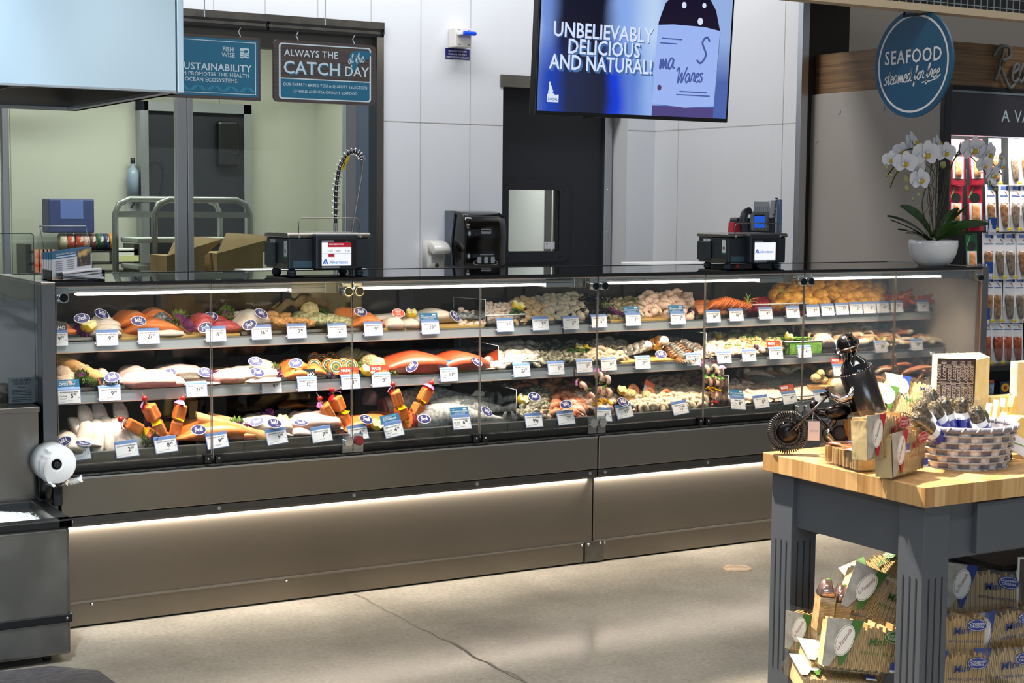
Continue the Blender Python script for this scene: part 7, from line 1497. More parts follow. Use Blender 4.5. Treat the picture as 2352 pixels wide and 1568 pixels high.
# kebabs
def kb(pb, pt, kind, dy, label, grp, seed=0):
    Y = SHELF[S][0] + dy; a = atY(*pb, Y); b = atY(*pt, Y - .01); return kebab(tuple(a), tuple(b), kind, label, grp, seed)
G1, G2 = 'salmon kebabs', 'shrimp kebabs'
kb((370, 1012), (262, 955), 'salmon', .06, 'salmon kebab lying low toward the cod portions', G1, 1); kb((378, 1010), (325, 900), 'salmon', .07, 'tallest salmon kebab above the 8.99 tag', G1, 2); kb((398, 1010), (423, 900), 'salmon', .08, 'salmon kebab leaning beside the grouper tag', G1, 3)
kb((785, 1000), (727, 902), 'salmon', .08, 'salmon kebab beside the first hinge, lower tip', G1, 4); kb((800, 990), (756, 880), 'salmon', .09, 'salmon kebab crossing the first glass seam', G1, 5); kb((930, 975), (898, 868), 'salmon', .07, 'salmon kebab in front of the whole fish gill', G1, 6); kb((945, 965), (998, 866), 'salmon', .10, 'salmon kebab leaning over the whole salmon', G1, 7)
kb((1395, 960), (1325, 868), 'shrimp', .08, 'shrimp kebab leaning low toward the orange shrimp', G2, 8); kb((1385, 965), (1374, 840), 'shrimp', .09, 'shrimp kebab standing at the middle glass seam', G2, 9); kb((1398, 962), (1391, 850), 'shrimp', .07, 'shrimp kebab just right of the middle glass seam', G2, 10)
kb((1640, 930), (1616, 828), 'shrimp', .10, 'shrimp kebab furthest from the crab in the second bunch', G2, 11); kb((1645, 932), (1640, 826), 'shrimp', .08, 'upright shrimp kebab in the second bunch', G2, 12); kb((1650, 930), (1657, 836), 'shrimp', .06, 'shrimp kebab nearest the crab in the second bunch', G2, 13)
for k, (px, py, q, key, l) in enumerate(((340, 1016, .04, 'kale', 'green kale at the foot of the first kebabs'), (352, 1024, .02, 'kalep', 'purple kale at the foot of the first kebabs'), (338, 985, .14, 'kalep', 'purple kale leaf behind the first kebabs'), (545, 985, .05, 'kale', 'big green kale on the paper roll'), (570, 996, .03, 'kalep', 'purple kale on the paper roll'), (622, 964, .16, 'kalep', 'magenta kale above the wild sticker'), (665, 975, .12, 'kale', 'kale tuft beside the tilapia'), (862, 990, .02, 'lettuce', 'dark lettuce under the bottom deck lemon'), (880, 985, .04, 'lettuce', 'dark lettuce beside the sale card'), (1178, 934, .14, 'lettuce', 'dark lettuce beside the oysters'))): put('kale_leaf', key, px, py, S, q, l, 'garnish', (.7, 0, k), 1.0 if k < 6 else .75, seed=k)
put('cut_lemon', 'lemon', 647, 974, S, .1, 'lemon crown between sole and tilapia', 'lemon', (.5, 0, 0), .9); put('cut_lemon', 'lemon', 860, 986, S, .01, 'lemon crown on dark lettuce beside the 4.99 tags', 'lemon', (.6, .2, 0), 1.0)
for a in ((146, 1014, S, .02, 'Wild', 'on the corner halibut behind the bag roll', -25, 40), (191, 1018, S, .0, 'Fresh', 'flat on the corner halibut', 8, 20), (456, 987, S, .02, 'Fresh', 'on the wide salmon side', 0), (590, 968, S, .08, 'Fresh', 'tilted on the sole', -18, 40), (630, 972, S, .03, 'Wild', 'between sole and tilapia', 8), (691, 971, S, .05, 'Fresh', 'flat across the tilapia', 0, 25), (841, 963, S, .05, 'Fresh', 'above the bottom deck lemon', 15), (974, 962, S, .0, 'Fresh', 'on the front whole salmon', 2), (1118, 945, S, .02, 'Wild', 'on the whole salmon tail', 30), (1227, 911, S, .06, 'Fresh', 'on top of the oyster bag', 5), (1300, 929, S, .03, 'Wild', 'on the orange shrimp', -8), (1431, 923, S, .03, 'Wild', 'above the 11.99 tag', 12)): sticker(*a)
for a in ((183, 1040, S, 'halibut fillet bottom corner', '19.99', None, '', 0, None, -4), (294, 1033, S, 'cod portions frozen', '2.50', None, '', 0, None, -4), (384, 1023, S, 'salmon atlantic kabob', '8.99', None, '', 0, None, -4), (502, 1013, S, 'salmon atlantic fillet color added', '9.99', None, '', 0, None, -5), (639, 1004, S, 'sole dover fillet fresh', '9.99', None, '', 0, None, -5), (742, 999, S, 'fresh tilapia fillet', '7.99', None, '', 0, None, -5), (826, 995, S, 'atlantic salmon portions', '4.99', None, '', 0, None, -5), (908, 988, S, 'salmon kabob ounce fresh', '4.99', 'catch', '', 0, None, -8), (1063, 971, S, 'whole sockeye salmon', '6.99', 'sus', '', 0, None, 0), (1229, 967, S, 'oysters shell farmed', '99¢'), (1303, 961, S, 'shrimp argentine red', '7.99', None, '', 0, None, -2), (1388, 954, S, 'shrimp gulf tail off', '9.99', None, '', 0, None, 4), (1438, 946, S, 'shrimp raw peeled', '11.99', None, '', 0, None, -6), (1566, 938, S, 'tiger shrimp raw', '12.99', None, '', 0, None, -6), (1697, 927, S, 'shrimp meat', '8.99', 'sus', '', 0, None, 6), (1752, 924, S, 'bay shrimp salad', '8.99', None, '', 0, None, -3), (1817, 915, S, 'ceviche made in house', '6.99', 'made', '', 0, None, -2), (1889, 912, S, 'seafood pasta salad beside the motorcycle', '6.99')): price_tag(*a)
price_tag(1931, 852, S, 'crab stuffed peppers', '8.99', 'made', '', 0, None, 4, dy=.1)
m = MB(); m.bx(-.03, .03, 0, .001, 0, .058, PAPER); m.bx(-.03, .03, -.0006, 0, .03, .058, mat('coral_print', '#d9694a', .5)); m.bx(-.02, .015, -.0006, 0, .012, .016, mat('small_print', '#8c8c96', .7)); p = atY(1488, 902, 6.0)
leaf('recipe_tag', m.mesh('recipe_tag'), 'tilted coral and white card standing over the stuffed shrimp', 'card', tuple(p), (-.3, .5, 0))
# ------------------------------------------------------------ orchid on the case end
c_ = atZ(2142, 612, ZT); Yo = c_.y + .06; O_ = lambda px, py, d=0: atY(px, py, Yo + d)
t = thing('potted_orchid', 'white moth orchid in a round white bowl on the end of the case', 'plant', (O_(2142, 612).x, Yo, ZT))
rp = (O_(2199, 560).x - O_(2086, 560).x) / 2 * .72; hp = O_(2142, 551).z - ZT; POT = mat('glazed_white', '#e9e8ea', .25, coat=.4)
m = MB(); m.lathe([(0, 0), (rp * .55, 0), (rp * .78, hp * .18), (rp * .95, hp * .5), (rp, hp * .8), (rp * .99, hp), (rp * .93, hp), (rp * .9, hp * .7), (0, hp * .7)], POT, 36); m.build('bowl', t)
m = MB(); m.ell((0, 0, hp * .82), (rp * .9, rp * .9, .022), fm('moss', '#3b3a16', '#66642c', 60, r=.9, bump=1.0), 20, 8, None, .08); m.build('moss', t)
LEAFM = fm('orchid_leaf', '#1f3a10', '#2e5218', 12, r=.3)
def leafb(base, tip, wd, bow, d, roll=0):
    a = O_(*base) - t.location; b = O_(tip[0], tip[1], d) - t.location; v = b - a; L = v.length; side = v.cross(Vector((0, 0, 1))).normalized(); up = side.cross(v).normalized(); m = MB()
    sd = side * math.cos(roll) + up * math.sin(roll); un = up * math.cos(roll) - side * math.sin(roll)
    m.grid(lambda u, q: a + v * u + up * (bow * math.sin(PI * u)) + sd * ((q - .5) * wd * max(.05, math.sin(PI * min(1, u * .88 + .10))) ** .6) + un * (abs(q - .5) * .3 * wd), 10, 4, LEAFM); m.build('leaf_blade', t)
for a in (((2140, 548), (2066, 474), .075, .03, -.02, 1.1), ((2136, 552), (2037, 497), .05, .02, .05, .5), ((2134, 552), (2045, 506), .035, .01, -.05, .3), ((2138, 552), (2062, 528), .045, .01, -.08, .2), ((2150, 550), (2200, 478), .05, .02, .03, -1.0), ((2150, 548), (2225, 471), .022, .01, .0, -.4), ((2150, 550), (2202, 508), .05, .015, -.06, -.8), ((2152, 550), (2272, 516), .065, .03, -.03, -.7), ((2150, 554), (2235, 540), .04, .012, -.1, -.2), ((2136, 556), (2078, 536), .04, .012, -.12, .2)): leafb(*a)
STEM = mat('orchid_stem', '#33401c', .5); TWIG = mat('orchid_twig', '#4b3a2a', .7)
for k, pp in enumerate((((2138, 545), (2118, 470), (2140, 380), (2120, 345), (2095, 342), (2078, 345)), ((2145, 545), (2135, 450), (2128, 400), (2110, 360), (2080, 375), (2058, 400), (2045, 430)), ((2150, 545), (2150, 440), (2152, 365), (2135, 340), (2105, 338)), ((2142, 545), (2165, 470), (2180, 400), (2200, 350), (2222, 342), (2250, 350), (2275, 370), (2300, 400)), ((2146, 545), (2160, 460), (2190, 370), (2215, 350), (2238, 368), (2262, 395), (2280, 430), (2288, 442)), ((2055, 365), (2062, 372), (2052, 385), (2040, 400), (2036, 405)))):
    m = MB(); m.tube([O_(x, y, -.02 + .012 * k) - t.location for x, y in spline(list(pp), 5)], .0035, STEM, 6); m.build('stem', t)
for k in range(9):
    rr = random.Random(k); x0 = 2128 + 5 * k; m = MB(); m.tube([O_(x, y, rr.uniform(-.03, .03)) - t.location for x, y in spline([(x0, 548), (x0 + rr.uniform(-18, 18), 500), (x0 + rr.uniform(-22, 22), 450), (x0 + rr.uniform(-20, 28), 405), (x0 + rr.uniform(-30, 40), 370)], 4)], .0015, TWIG, 4); m.build('twig', t)
PETAL = mat('orchid_petal', '#eeedf4', .5); PETALL = mat('orchid_petal_back', '#d5cde6', .5); LIPM = mat('orchid_lip', '#d9b32c', .5)
def flower_meshes():
    m = MB()
    def petal(ang, ln, wd, cup): m.grid(lambda u, q: (lambda s: (math.cos(ang) * s - math.sin(ang) * (q - .5) * wd * max(.1, math.sin(PI * min(1, u * .8 + .14))) ** .55, -cup * math.sin(u * 2.2) + .004, math.sin(ang) * s + math.cos(ang) * (q - .5) * wd * max(.1, math.sin(PI * min(1, u * .8 + .14))) ** .55))(ln * u), 6, 5, PETAL)
    petal(PI / 2, .042, .032, .006); petal(PI * 1.22, .042, .03, .006); petal(-PI * .22, .042, .03, .006); petal(.12, .047, .056, .0); petal(PI - .12, .047, .056, .0)
    b = MB(); b.ell((0, -.010, -.006), (.009, .011, .010), LIPM, 10, 6); b.ell((0, -.008, .004), (.005, .007, .006), PETAL, 8, 5)
    for s_ in (-1, 1): b.ell((.011 * s_, -.008, -.004), (.006, .004, .008), PETAL, 8, 5)
    return m.mesh('flower'), b.mesh('lip')
FM, LM = flower_meshes()
for k, (px, py, d, yaw, pit, sc_) in enumerate(((2047, 366, 0, -1.0, .0, .8), (2072, 345, .05, -.6, .3, .8), (2098, 326, .03, .3, -.3, 1.05), (2080, 373, -.05, -.5, .1, 1.05), (2128, 352, -.07, -.3, .2, 1.25), (2112, 385, -.04, .2, .2, .95), (2114, 412, -.06, -.1, .0, 1.05), (2172, 350, -.04, -.3, .1, 1.0), (2208, 342, .06, .6, .1, .9), (2236, 342, -.02, -.2, .2, 1.25), (2270, 352, -.03, .1, .2, 1.1), (2262, 378, -.06, -.2, .3, .85), (2281, 400, -.05, .2, .3, .95), (2298, 362, .02, .9, .1, .7), (2301, 380, .0, .3, .3, .75), (2155, 330, .05, .4, -.2, .9))):
    o = bpy.data.objects.new('flower', FM); COL.objects.link(o); o.parent = t; o.location = O_(px, py, d) - t.location; o.rotation_euler = (pit, 0, yaw); o.scale = (sc_ * 1.3,) * 3
    q = bpy.data.objects.new('lip', LM); COL.objects.link(q); q.parent = o
for px, py, r in ((2035, 382, .010), (2036, 401, .006), (2047, 402, .008), (2046, 418, .006), (2083, 410, .016), (2084, 432, .013), (2166, 378, .015), (2110, 446, .009), (2097, 457, .007), (2274, 423, .008), (2286, 434, .007), (2060, 392, .012)):
    m = MB(); p = O_(px, py) - t.location; m.ell(p, (r, r, r * 1.35), fm('orchid_bud', '#8c9440', '#c8c58a', 20, r=.4), 10, 7); m.build('bud', t)

# ------------------------------------------------------------ round hanging sign and mesh canopy
XS = 5.0; a, b = atX(2012, 150, XS), atX(2190, 150, XS); ct = atX(2101, 146, XS); R_ = abs(a.y - b.y) / 2 * 1.0; Ryz = (atX(2100, 20, XS).z - atX(2100, 268, XS).z) / 2
t = thing('hanging_sign', 'round teal sign reading seafood steamed for free, above the orchid', 'sign', (XS, (a.y + b.y) / 2, ct.z)); LF = RZ(-PI / 2) @ RX(PI / 2)
TR = mat('round_teal', '#154a69', .45); m = MB(); m.prism(oval(R_, Ryz, 48), -.006, .006, TR, LF); m.build('disc', t)
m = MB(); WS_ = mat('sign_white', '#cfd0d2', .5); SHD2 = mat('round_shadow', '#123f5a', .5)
ring(m, oval(R_ * .91, Ryz * .91, 48), oval(R_ * .87, Ryz * .87, 48), .0065, WS_, LF)
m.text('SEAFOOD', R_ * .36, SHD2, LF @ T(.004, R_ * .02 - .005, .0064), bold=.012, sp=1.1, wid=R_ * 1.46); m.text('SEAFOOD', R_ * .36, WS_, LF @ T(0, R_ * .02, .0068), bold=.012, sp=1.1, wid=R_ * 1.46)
hand(m, 'steamed for free', R_ * .145, WS_, LF @ T(-R_ * .02, -R_ * .32, .0068) @ RZ(.06), .16); m.ribbon([(R_ * .25, -R_ * .36), (R_ * .45, -R_ * .345), (R_ * .66, -R_ * .30)], .005, WS_, LF, .0068); m.build('lettering', t)
m = MB(); for_ = (-.06, .06)
for d in for_: m.bx(-.006, .006, d - .006, d + .006, Ryz - .02, Ryz + .6, BLACKM)
m.bx(-.008, .008, -.066, .066, Ryz - .03, Ryz - .018, BLACKM); m.build('bracket', t)
t = thing('mesh_canopy', 'tan beam edged ceiling canopy of black wire mesh', 'canopy', (6.0, 5.04, 2.43)); z0 = atY(2352, 47, 5.0).z; z1 = atY(2352, 31, 5.0).z; TANB = mat('tan_beam', '#a8987f', .6)
m = MB(); m.bx(4.2, 7.2, 5.0, 5.07, z0, z1, TANB); m.build('beam', t, world=True)
m = MB(); MG = mat('mesh_wire', '#8d9aa0', .4, .5)
for k in range(75): m.bx(4.2 + k * .04, 4.2 + k * .04 + .003, 5.0, 5.004, z1, z1 + .5, MG)
for k in range(12): m.bx(4.2, 7.2, 5.0, 5.004, z1 + .012 + k * .04, z1 + .015 + k * .04, MG)
m.build('wire_mesh', t, world=True); m = MB(); m.bx(4.2, 7.2, 5.05, 5.06, z1, z1 + .6, BLACKM); m.bx(4.2, 7.2, 5.06, 7.6, z1 + .5, z1 + .55, mat('soffit_tan', '#8f857a', .7)); m.build('canopy_back', t, world=True)

# ------------------------------------------------------------ packaged fish cooler
XF = 6.64; YF = 6.55; zs = atY(2165, 193, YF).z
t = thing('open_cooler', 'tall open cooler of packaged smoked fish with a wood look header', 'cooler', (7.6, 7.1, 0))
WOODH = mat('header_wood', '#8e6d49', .5, col2='#5e452c', scale=7, stretch=(.35, .35, 14), detail=5, lo=.35, hi=.7); SIDE = mat('cooler_side', '#a59c93', .45)
y1 = atX(1842, 213, XF).y; m = MB(); m.bx(XF, XF + .04, YF, y1, 0, zs, SIDE, .003); ys = atX(1860, 300, XF).y; m.bx(XF - .0012, XF, ys - .002, ys + .002, 0, zs, BLACKM)
for px, py in ((1927, 256), (2028, 250), (1875, 322)):
    p = atX(px, py, XF); m.cyl((XF - .004, p.y, p.z), (XF, p.y, p.z), .016, SIDE, n=18)
m.build('side_panel', t, world=True)
m = MB(); m.bx(XF - .006, XF + .05, YF - .03, YF + .01, 0, zs, mat('cooler_edge', '#14171c', .3), .006); m.build('corner_post', t, world=True)
zh0, zh1 = atY(2192, 207, YF + .02).z, atY(2192, 95, YF + .02).z; m = MB(); m.bx(XF + .03, 10, YF + .02, atX(1854, 122, XF + .03).y, zs + .001, zh1, WOODH); m.build('header', t, world=True)
m = MB(); zp = atY(2192, 309, YF).z; m.bx(XF + .05, 10, YF - .01, YF + .1, zp, zh0 - .012, mat('sign_slate', '#3a3842', .55)); m.bx(XF + .05, 10, YF - .014, YF, zh0 - .012, zh0, mat('slate_edge', '#7d8a92', .5)); p = atY(2300, 279, YF - .011)
m.text('A VARIETY OF SEAFOOD', .098, PALE, face(p.x, YF - .0115, p.z), 'LEFT', .005, sp=1.12); m.build('sign_panel', t, world=True)
m = MB(); p = atY(2278, 185, YF); 
for st in HAND['R'][0]: m.tube([(p.x + .11 * (x + .12 * y), YF - .01, p.z + .115 * y) for x, y in spline(st, 5)], .011, mat('letter_grey', '#6f7374', .45), 6)
x = p.x + .14
for ch in 'eady':
    for st in HAND.get(ch, HAND['n'])[0]: m.tube([(x + .10 * (a_ + .12 * b_), YF - .01, p.z + .105 * b_) for a_, b_ in spline(st, 4)], .010, mat('letter_grey', '#6f7374', .45), 6)
    x += HAND.get(ch, HAND['n'])[1] * .10
m.build('header_lettering', t, world=True)
m = MB(); m.bx(XF + .04, 10, y1 - .05, y1, 0, zs, BLACKM); m.bx(XF + .04, 10, YF + .28, YF + .30, .9, zs, BLACKM); m.bx(XF + .04, 10, YF, y1, zs - .03, zs, BLACKM); m.build('back_panel', t, world=True)
for k, py in enumerate((838, 905)):
    m = MB(); z = atY(2300, py, YF + .05).z; m.bx(XF + .04, 10, YF + .02, YF + .3, z - .03, z, mat('cooler_shelf', '#1b1d20', .4)); m.build('shelf_board', t, world=True)
area('cooler_light', (8.0, YF + .02, zp - .02), (2.6, .06), 30, (1, .97, .95), (math.radians(62), 0, 0))
# hanging packs
def pack_proto(kind):
    t = thing('fish_pack', 'x', 'packaged fish', (0, 0, 0)); W2, H2 = (.052, .135) if kind in ('red', 'green') else (.047, .14)
    if kind in ('red', 'green'):
        c = mat('pack_' + kind, '#a5162c' if kind == 'red' else '#1d5a34', .3); m = MB(); m.bx(-W2, W2, 0, .004, -H2, H2, c, .0015); m.prism([(-W2 * .9, H2 * .45), (-W2 * .3, H2 * .9), (-W2 * .1, H2 * .9), (-W2 * .7, H2 * .45)], 0, .001, mat('pack_leaf', '#5f9a5a', .4), face(0, 0, 0)); m.prism(oval(W2 * .7, H2 * .22, 20, 0, H2 * .45), 0, .001, mat('pack_dark', '#20241f', .3), face(0, -.0005, 0)); m.build('sleeve', t)
        m = MB(); m.bx(-W2 * .8, W2 * .8, -.003, 0, -H2 * .72, H2 * .22, PAPER); m.build('window_liner', t)
        m = MB(); m.loft([[(x * q, -.004 - .010 * math.sin(PI * (j + .5) / 7), z) for j, x in enumerate([-.03, -.022, -.01, 0, .01, .022, .03])] + [(.0, -.003, z)] for z, q in ((-.09, .8), (-.05, .95), (0, .85), (.025, .7))], fm('pack_salmon_' + kind, '#d98548', '#f0b078', 60, r=.25)); m.build('fillet', t)
    else:
        m = MB(); m.bx(-W2, W2, 0, .003, -H2, H2, mat('pack_white', '#eceaee', .4), .001); m.bx(-W2 * .5, W2 * .6, -.001, 0, H2 * .78, H2 * .93, mat('pack_blue', '#5c78c0', .4)); m.bx(W2 * .5, W2 * .9, -.0012, 0, H2 * .76, H2 * .95, mat('pack_navy', '#20263f', .4)); m.bx(-W2 * .7, W2 * .8, -.001, 0, H2 * .5, H2 * .54, mat('pack_line', '#355e9c', .4)); m.ribbon([(W2 * .2, H2 * .72), (W2 * .6, H2 * .58)], .005, RUST, face(0, -.001, 0)); m.build('card', t)
        c = dict(white=fm('smoked_brown', '#6b4424', '#a2754a', 50, r=.25), pepper=fm('smoked_pepper', '#4d3f34', '#8a7863', 70, r=.3), candy=fm('smoked_candy', '#7a2c12', '#b0532a', 30, r=.2))[kind]
        m = MB(); rr = random.Random(len(kind)); m.loft([[(x * q + sx, -.003 - .013 * math.sin(PI * (j + .5) / 7), z) for j, x in enumerate([-.036, -.028, -.012, 0, .012, .028, .036])] + [(sx, -.002, z)] for z, q, sx in ((-.115, .5, .006), (-.09, .72, .004), (-.04, .9, 0), (.0, 1.0, -.002), (.03, .88, 0))], c); m.build('fillet', t)
    m = MB(); m.bx(-W2 * 1.02, W2 * 1.02, -.02, .0, -H2 * .98, -H2 * .3, FILM); m.build('film', t)
    if kind not in ('red', 'green'): m = MB(); m.bx(W2 * .1, W2 * .75, -.022, -.0205, -H2 * .97, -H2 * .84, mat('price_yellow', '#e0c81c', .5)); m.text('$14.99', .011, INK, face(W2 * .42, -.0226, -H2 * .95)); m.build('price_sticker', t)
    return t
PP = {}
def hang(kind, px, py, row, nth, dz=0, yaw=0):
    p = atY(px, py, YF + .14); l = dict(red='red sleeved salmon portion', green='green sleeved smoked fillet', white='white carded brown smoked fillet', pepper='white carded peppered smoked fillet', candy='white carded reddish smoked fillet')[kind] + f' hanging {nth} in the {row} row of the cooler'
    if kind not in PP: PP[kind] = pack_proto(kind); o = PP[kind]; o.location = p; o['label'] = l; o['group'] = 'hanging fish packs'
    else: o = dup(PP[kind], p, None, l)
    o.rotation_euler = (math.radians(-4), math.radians(dz), yaw)
N_ = ('first', 'second', 'third', 'fourth', 'fifth', 'sixth', 'seventh')
for row, py, items in (('top', 372, (('red', 2200), ('red', 2243), ('white', 2286), ('pepper', 2330), ('white', 2356))), ('second', 478, (('red', 2196), ('red', 2240), ('white', 2276), ('white', 2306), ('pepper', 2332), ('pepper', 2356))), ('third', 588, (('green', 2232), ('white', 2270), ('pepper', 2296), ('pepper', 2320), ('white', 2348))), ('fourth', 688, (('white', 2268), ('white', 2288), ('pepper', 2318), ('pepper', 2342))), ('fifth', 784, (('candy', 2266), ('candy', 2292), ('candy', 2312), ('candy', 2336)))):
    for k, (kd, px) in enumerate(items): hang(kd, px, py, row, N_[k], RND.uniform(-2, 2), RND.uniform(-.25, .1))
for k, (px, py, r_) in enumerate(((2279, 408, 'top'), (2279, 520, 'second'), (2271, 622, 'third'), (2264, 728, 'fourth'))):
    p = atY(px, py, YF + .02); t = thing('local_tag', f'blue and white local tag with the Idaho outline under the {r_} row of packs', 'shelf tag', p, group='local tags in the cooler'); m = MB(); m.bx(-.034, .034, 0, .002, -.052, .052, mat('local_blue', '#10479f', .4)); idaho(m, -.031, -.049, .062, .09, PAPER, face(0, 0, 0), .0006); m.text('LOCAL', .017, mat('local_ink', '#37507c', .5), face(0, -.0009, -.045), bold=.01); m.build('tag_face', t)
    m = MB(); m.bx(-.004, .004, .002, .12, .03, .036, ALU); m.build('tag_arm', t)
for k, (px, c1, c2, l) in enumerate(((2268, '#3b5b86', '#b4532a', 'blue jar with an orange lid'), (2302, '#222a3c', '#d9a92c', 'navy tin with a yellow round'), (2333, '#3a3224', '#d9a92c', 'dark tin with a yellow round'))):
    p = atY(px, 905, YF + .08); m = MB()
    if k == 0: m.lathe([(0, 0), (.035, 0), (.037, .07), (0, .07)], mat('jar_a', c1, .4, col2='#c9d4dc', scale=20), 20); m.lathe([(0, .07), (.036, .07), (.036, .085), (0, .085)], mat('jar_lid', c2, .4), 20)
    else: m.bx(-.04, .04, -.02, .04, 0, .08, mat('tin_%d' % k, c1, .4), .004); m.prism(oval(.034, .026, 20, 0, .042), 0, .001, mat('tin_yellow', c2, .4), face(0, -.0205, 0)); m.prism(oval(.015, .012, 14, 0, .042), 0, .001, RUST, face(0, -.0212, 0))
    leaf('pantry_tin' if k else 'pantry_jar', m.mesh('pantry_tin'), l + ' on the dark shelf under the cooler packs', 'jar' if k == 0 else 'tin', (p.x, YF + .08, p.z))
# ------------------------------------------------------------ butcher block table
TX0, TY0, TY1, TZ = 2.87, 2.845, 3.48, .90
BLUEG = mat('table_paint', '#4a4f57', .5, bump=.04, scale=90)
def butcher():
    m = bpy.data.materials.new('butcher_block'); m.use_nodes = True; nt = m.node_tree; N = nt.nodes; L = nt.links; b = N['Principled BSDF']; b.inputs['Roughness'].default_value = .45
    tc = N.new('ShaderNodeTexCoord'); vo = N.new('ShaderNodeTexVoronoi'); vo.distance = 'CHEBYCHEV'; vo.inputs['Scale'].default_value = 20; vo.inputs['Randomness'].default_value = .7
    mp = N.new('ShaderNodeMapping'); mp.inputs['Scale'].default_value = (1, 1.0, .02); L.new(tc.outputs['Object'], mp.inputs[0]); L.new(mp.outputs[0], vo.inputs['Vector'])
    r = N.new('ShaderNodeValToRGB'); e = r.color_ramp.elements; e[0].color = (*lin('#a9814f'), 1); e[1].color = (*lin('#d0ac78'), 1); e.new(.35).color = (*lin('#b58d5c'), 1); e.new(.7).color = (*lin('#c69f6a'), 1)
    sp = N.new('ShaderNodeSeparateColor'); L.new(vo.outputs['Color'], sp.inputs[0]); L.new(sp.outputs[0], r.inputs[0])
    n = N.new('ShaderNodeTexNoise'); n.inputs['Scale'].default_value = 8; n.inputs['Detail'].default_value = 5; mp2 = N.new('ShaderNodeMapping'); mp2.inputs['Scale'].default_value = (9, 9, .6); L.new(tc.outputs['Object'], mp2.inputs[0]); L.new(mp2.outputs[0], n.inputs['Vector'])
    mx = N.new('ShaderNodeMixRGB'); mx.blend_type = 'MULTIPLY'; mx.inputs[0].default_value = .55; r3 = N.new('ShaderNodeValToRGB'); r3.color_ramp.elements[0].position = .3; r3.color_ramp.elements[0].color = (.55, .42, .3, 1); r3.color_ramp.elements[1].position = .6; r3.color_ramp.elements[1].color = (1, 1, 1, 1); L.new(n.outputs['Fac'], r3.inputs[0])
    L.new(r.outputs[0], mx.inputs[1]); L.new(r3.outputs[0], mx.inputs[2]); L.new(mx.outputs[0], b.inputs['Base Color']); return m
t = thing('display_table', 'slate blue table with a thick butcher block top, full of crackers and cheese', 'table', (3.5, 3.16, 0)); TX1 = 4.4
m = MB(); m.bx(TX0, TX1, TY0, TY1, .848, TZ, butcher(), .002); m.build('table_top', t, world=True)
for x0, y0 in ((TX0 + .02, TY0 + .02), (TX0 + .02, TY1 - .11), (TX1 - .11, TY0 + .02), (TX1 - .11, TY1 - .11)):
    m = MB(); m.bx(x0, x0 + .09, y0, y0 + .09, 0, .848, BLUEG, .002)
    for k in (.022, .045, .068):
        for f_ in (face(x0 + k, y0 - .0006, 0), T(x0 - .0006, y0 + k, 0) @ RZ(-PI / 2) @ RX(PI / 2)): m.prism(rrect(.0042, .375, .002, 3, 0, .4715), 0, .0005, mat('groove_dark', '#1d2126', .8), f_)
    m.build('leg', t, world=True)
m = MB(); m.bx(TX0 + .035, TX0 + .06, TY0 + .11, TY1 - .11, .70, .848, BLUEG); m.bx(TX0 + .11, TX1 - .11, TY0 + .033, TY0 + .06, .70, .848, BLUEG); m.bx(TX0 + .11, TX1 - .11, TY1 - .06, TY1 - .035, .70, .848, BLUEG); m.build('apron', t, world=True)
xd = atY(2240, 1210, TY0 + .02).x; m = MB(); m.bx(xd, xd + .5, TY0 + .012, TY0 + .04, .708, .842, BLUEG, .004); m.build('drawer', t, world=True)
m = MB(); m.bx(TX0 + .03, TX1 - .03, TY0 + .03, TY1 - .03, .255, .29, BLUEG, .003); m.build('lower_shelf', t, world=True)

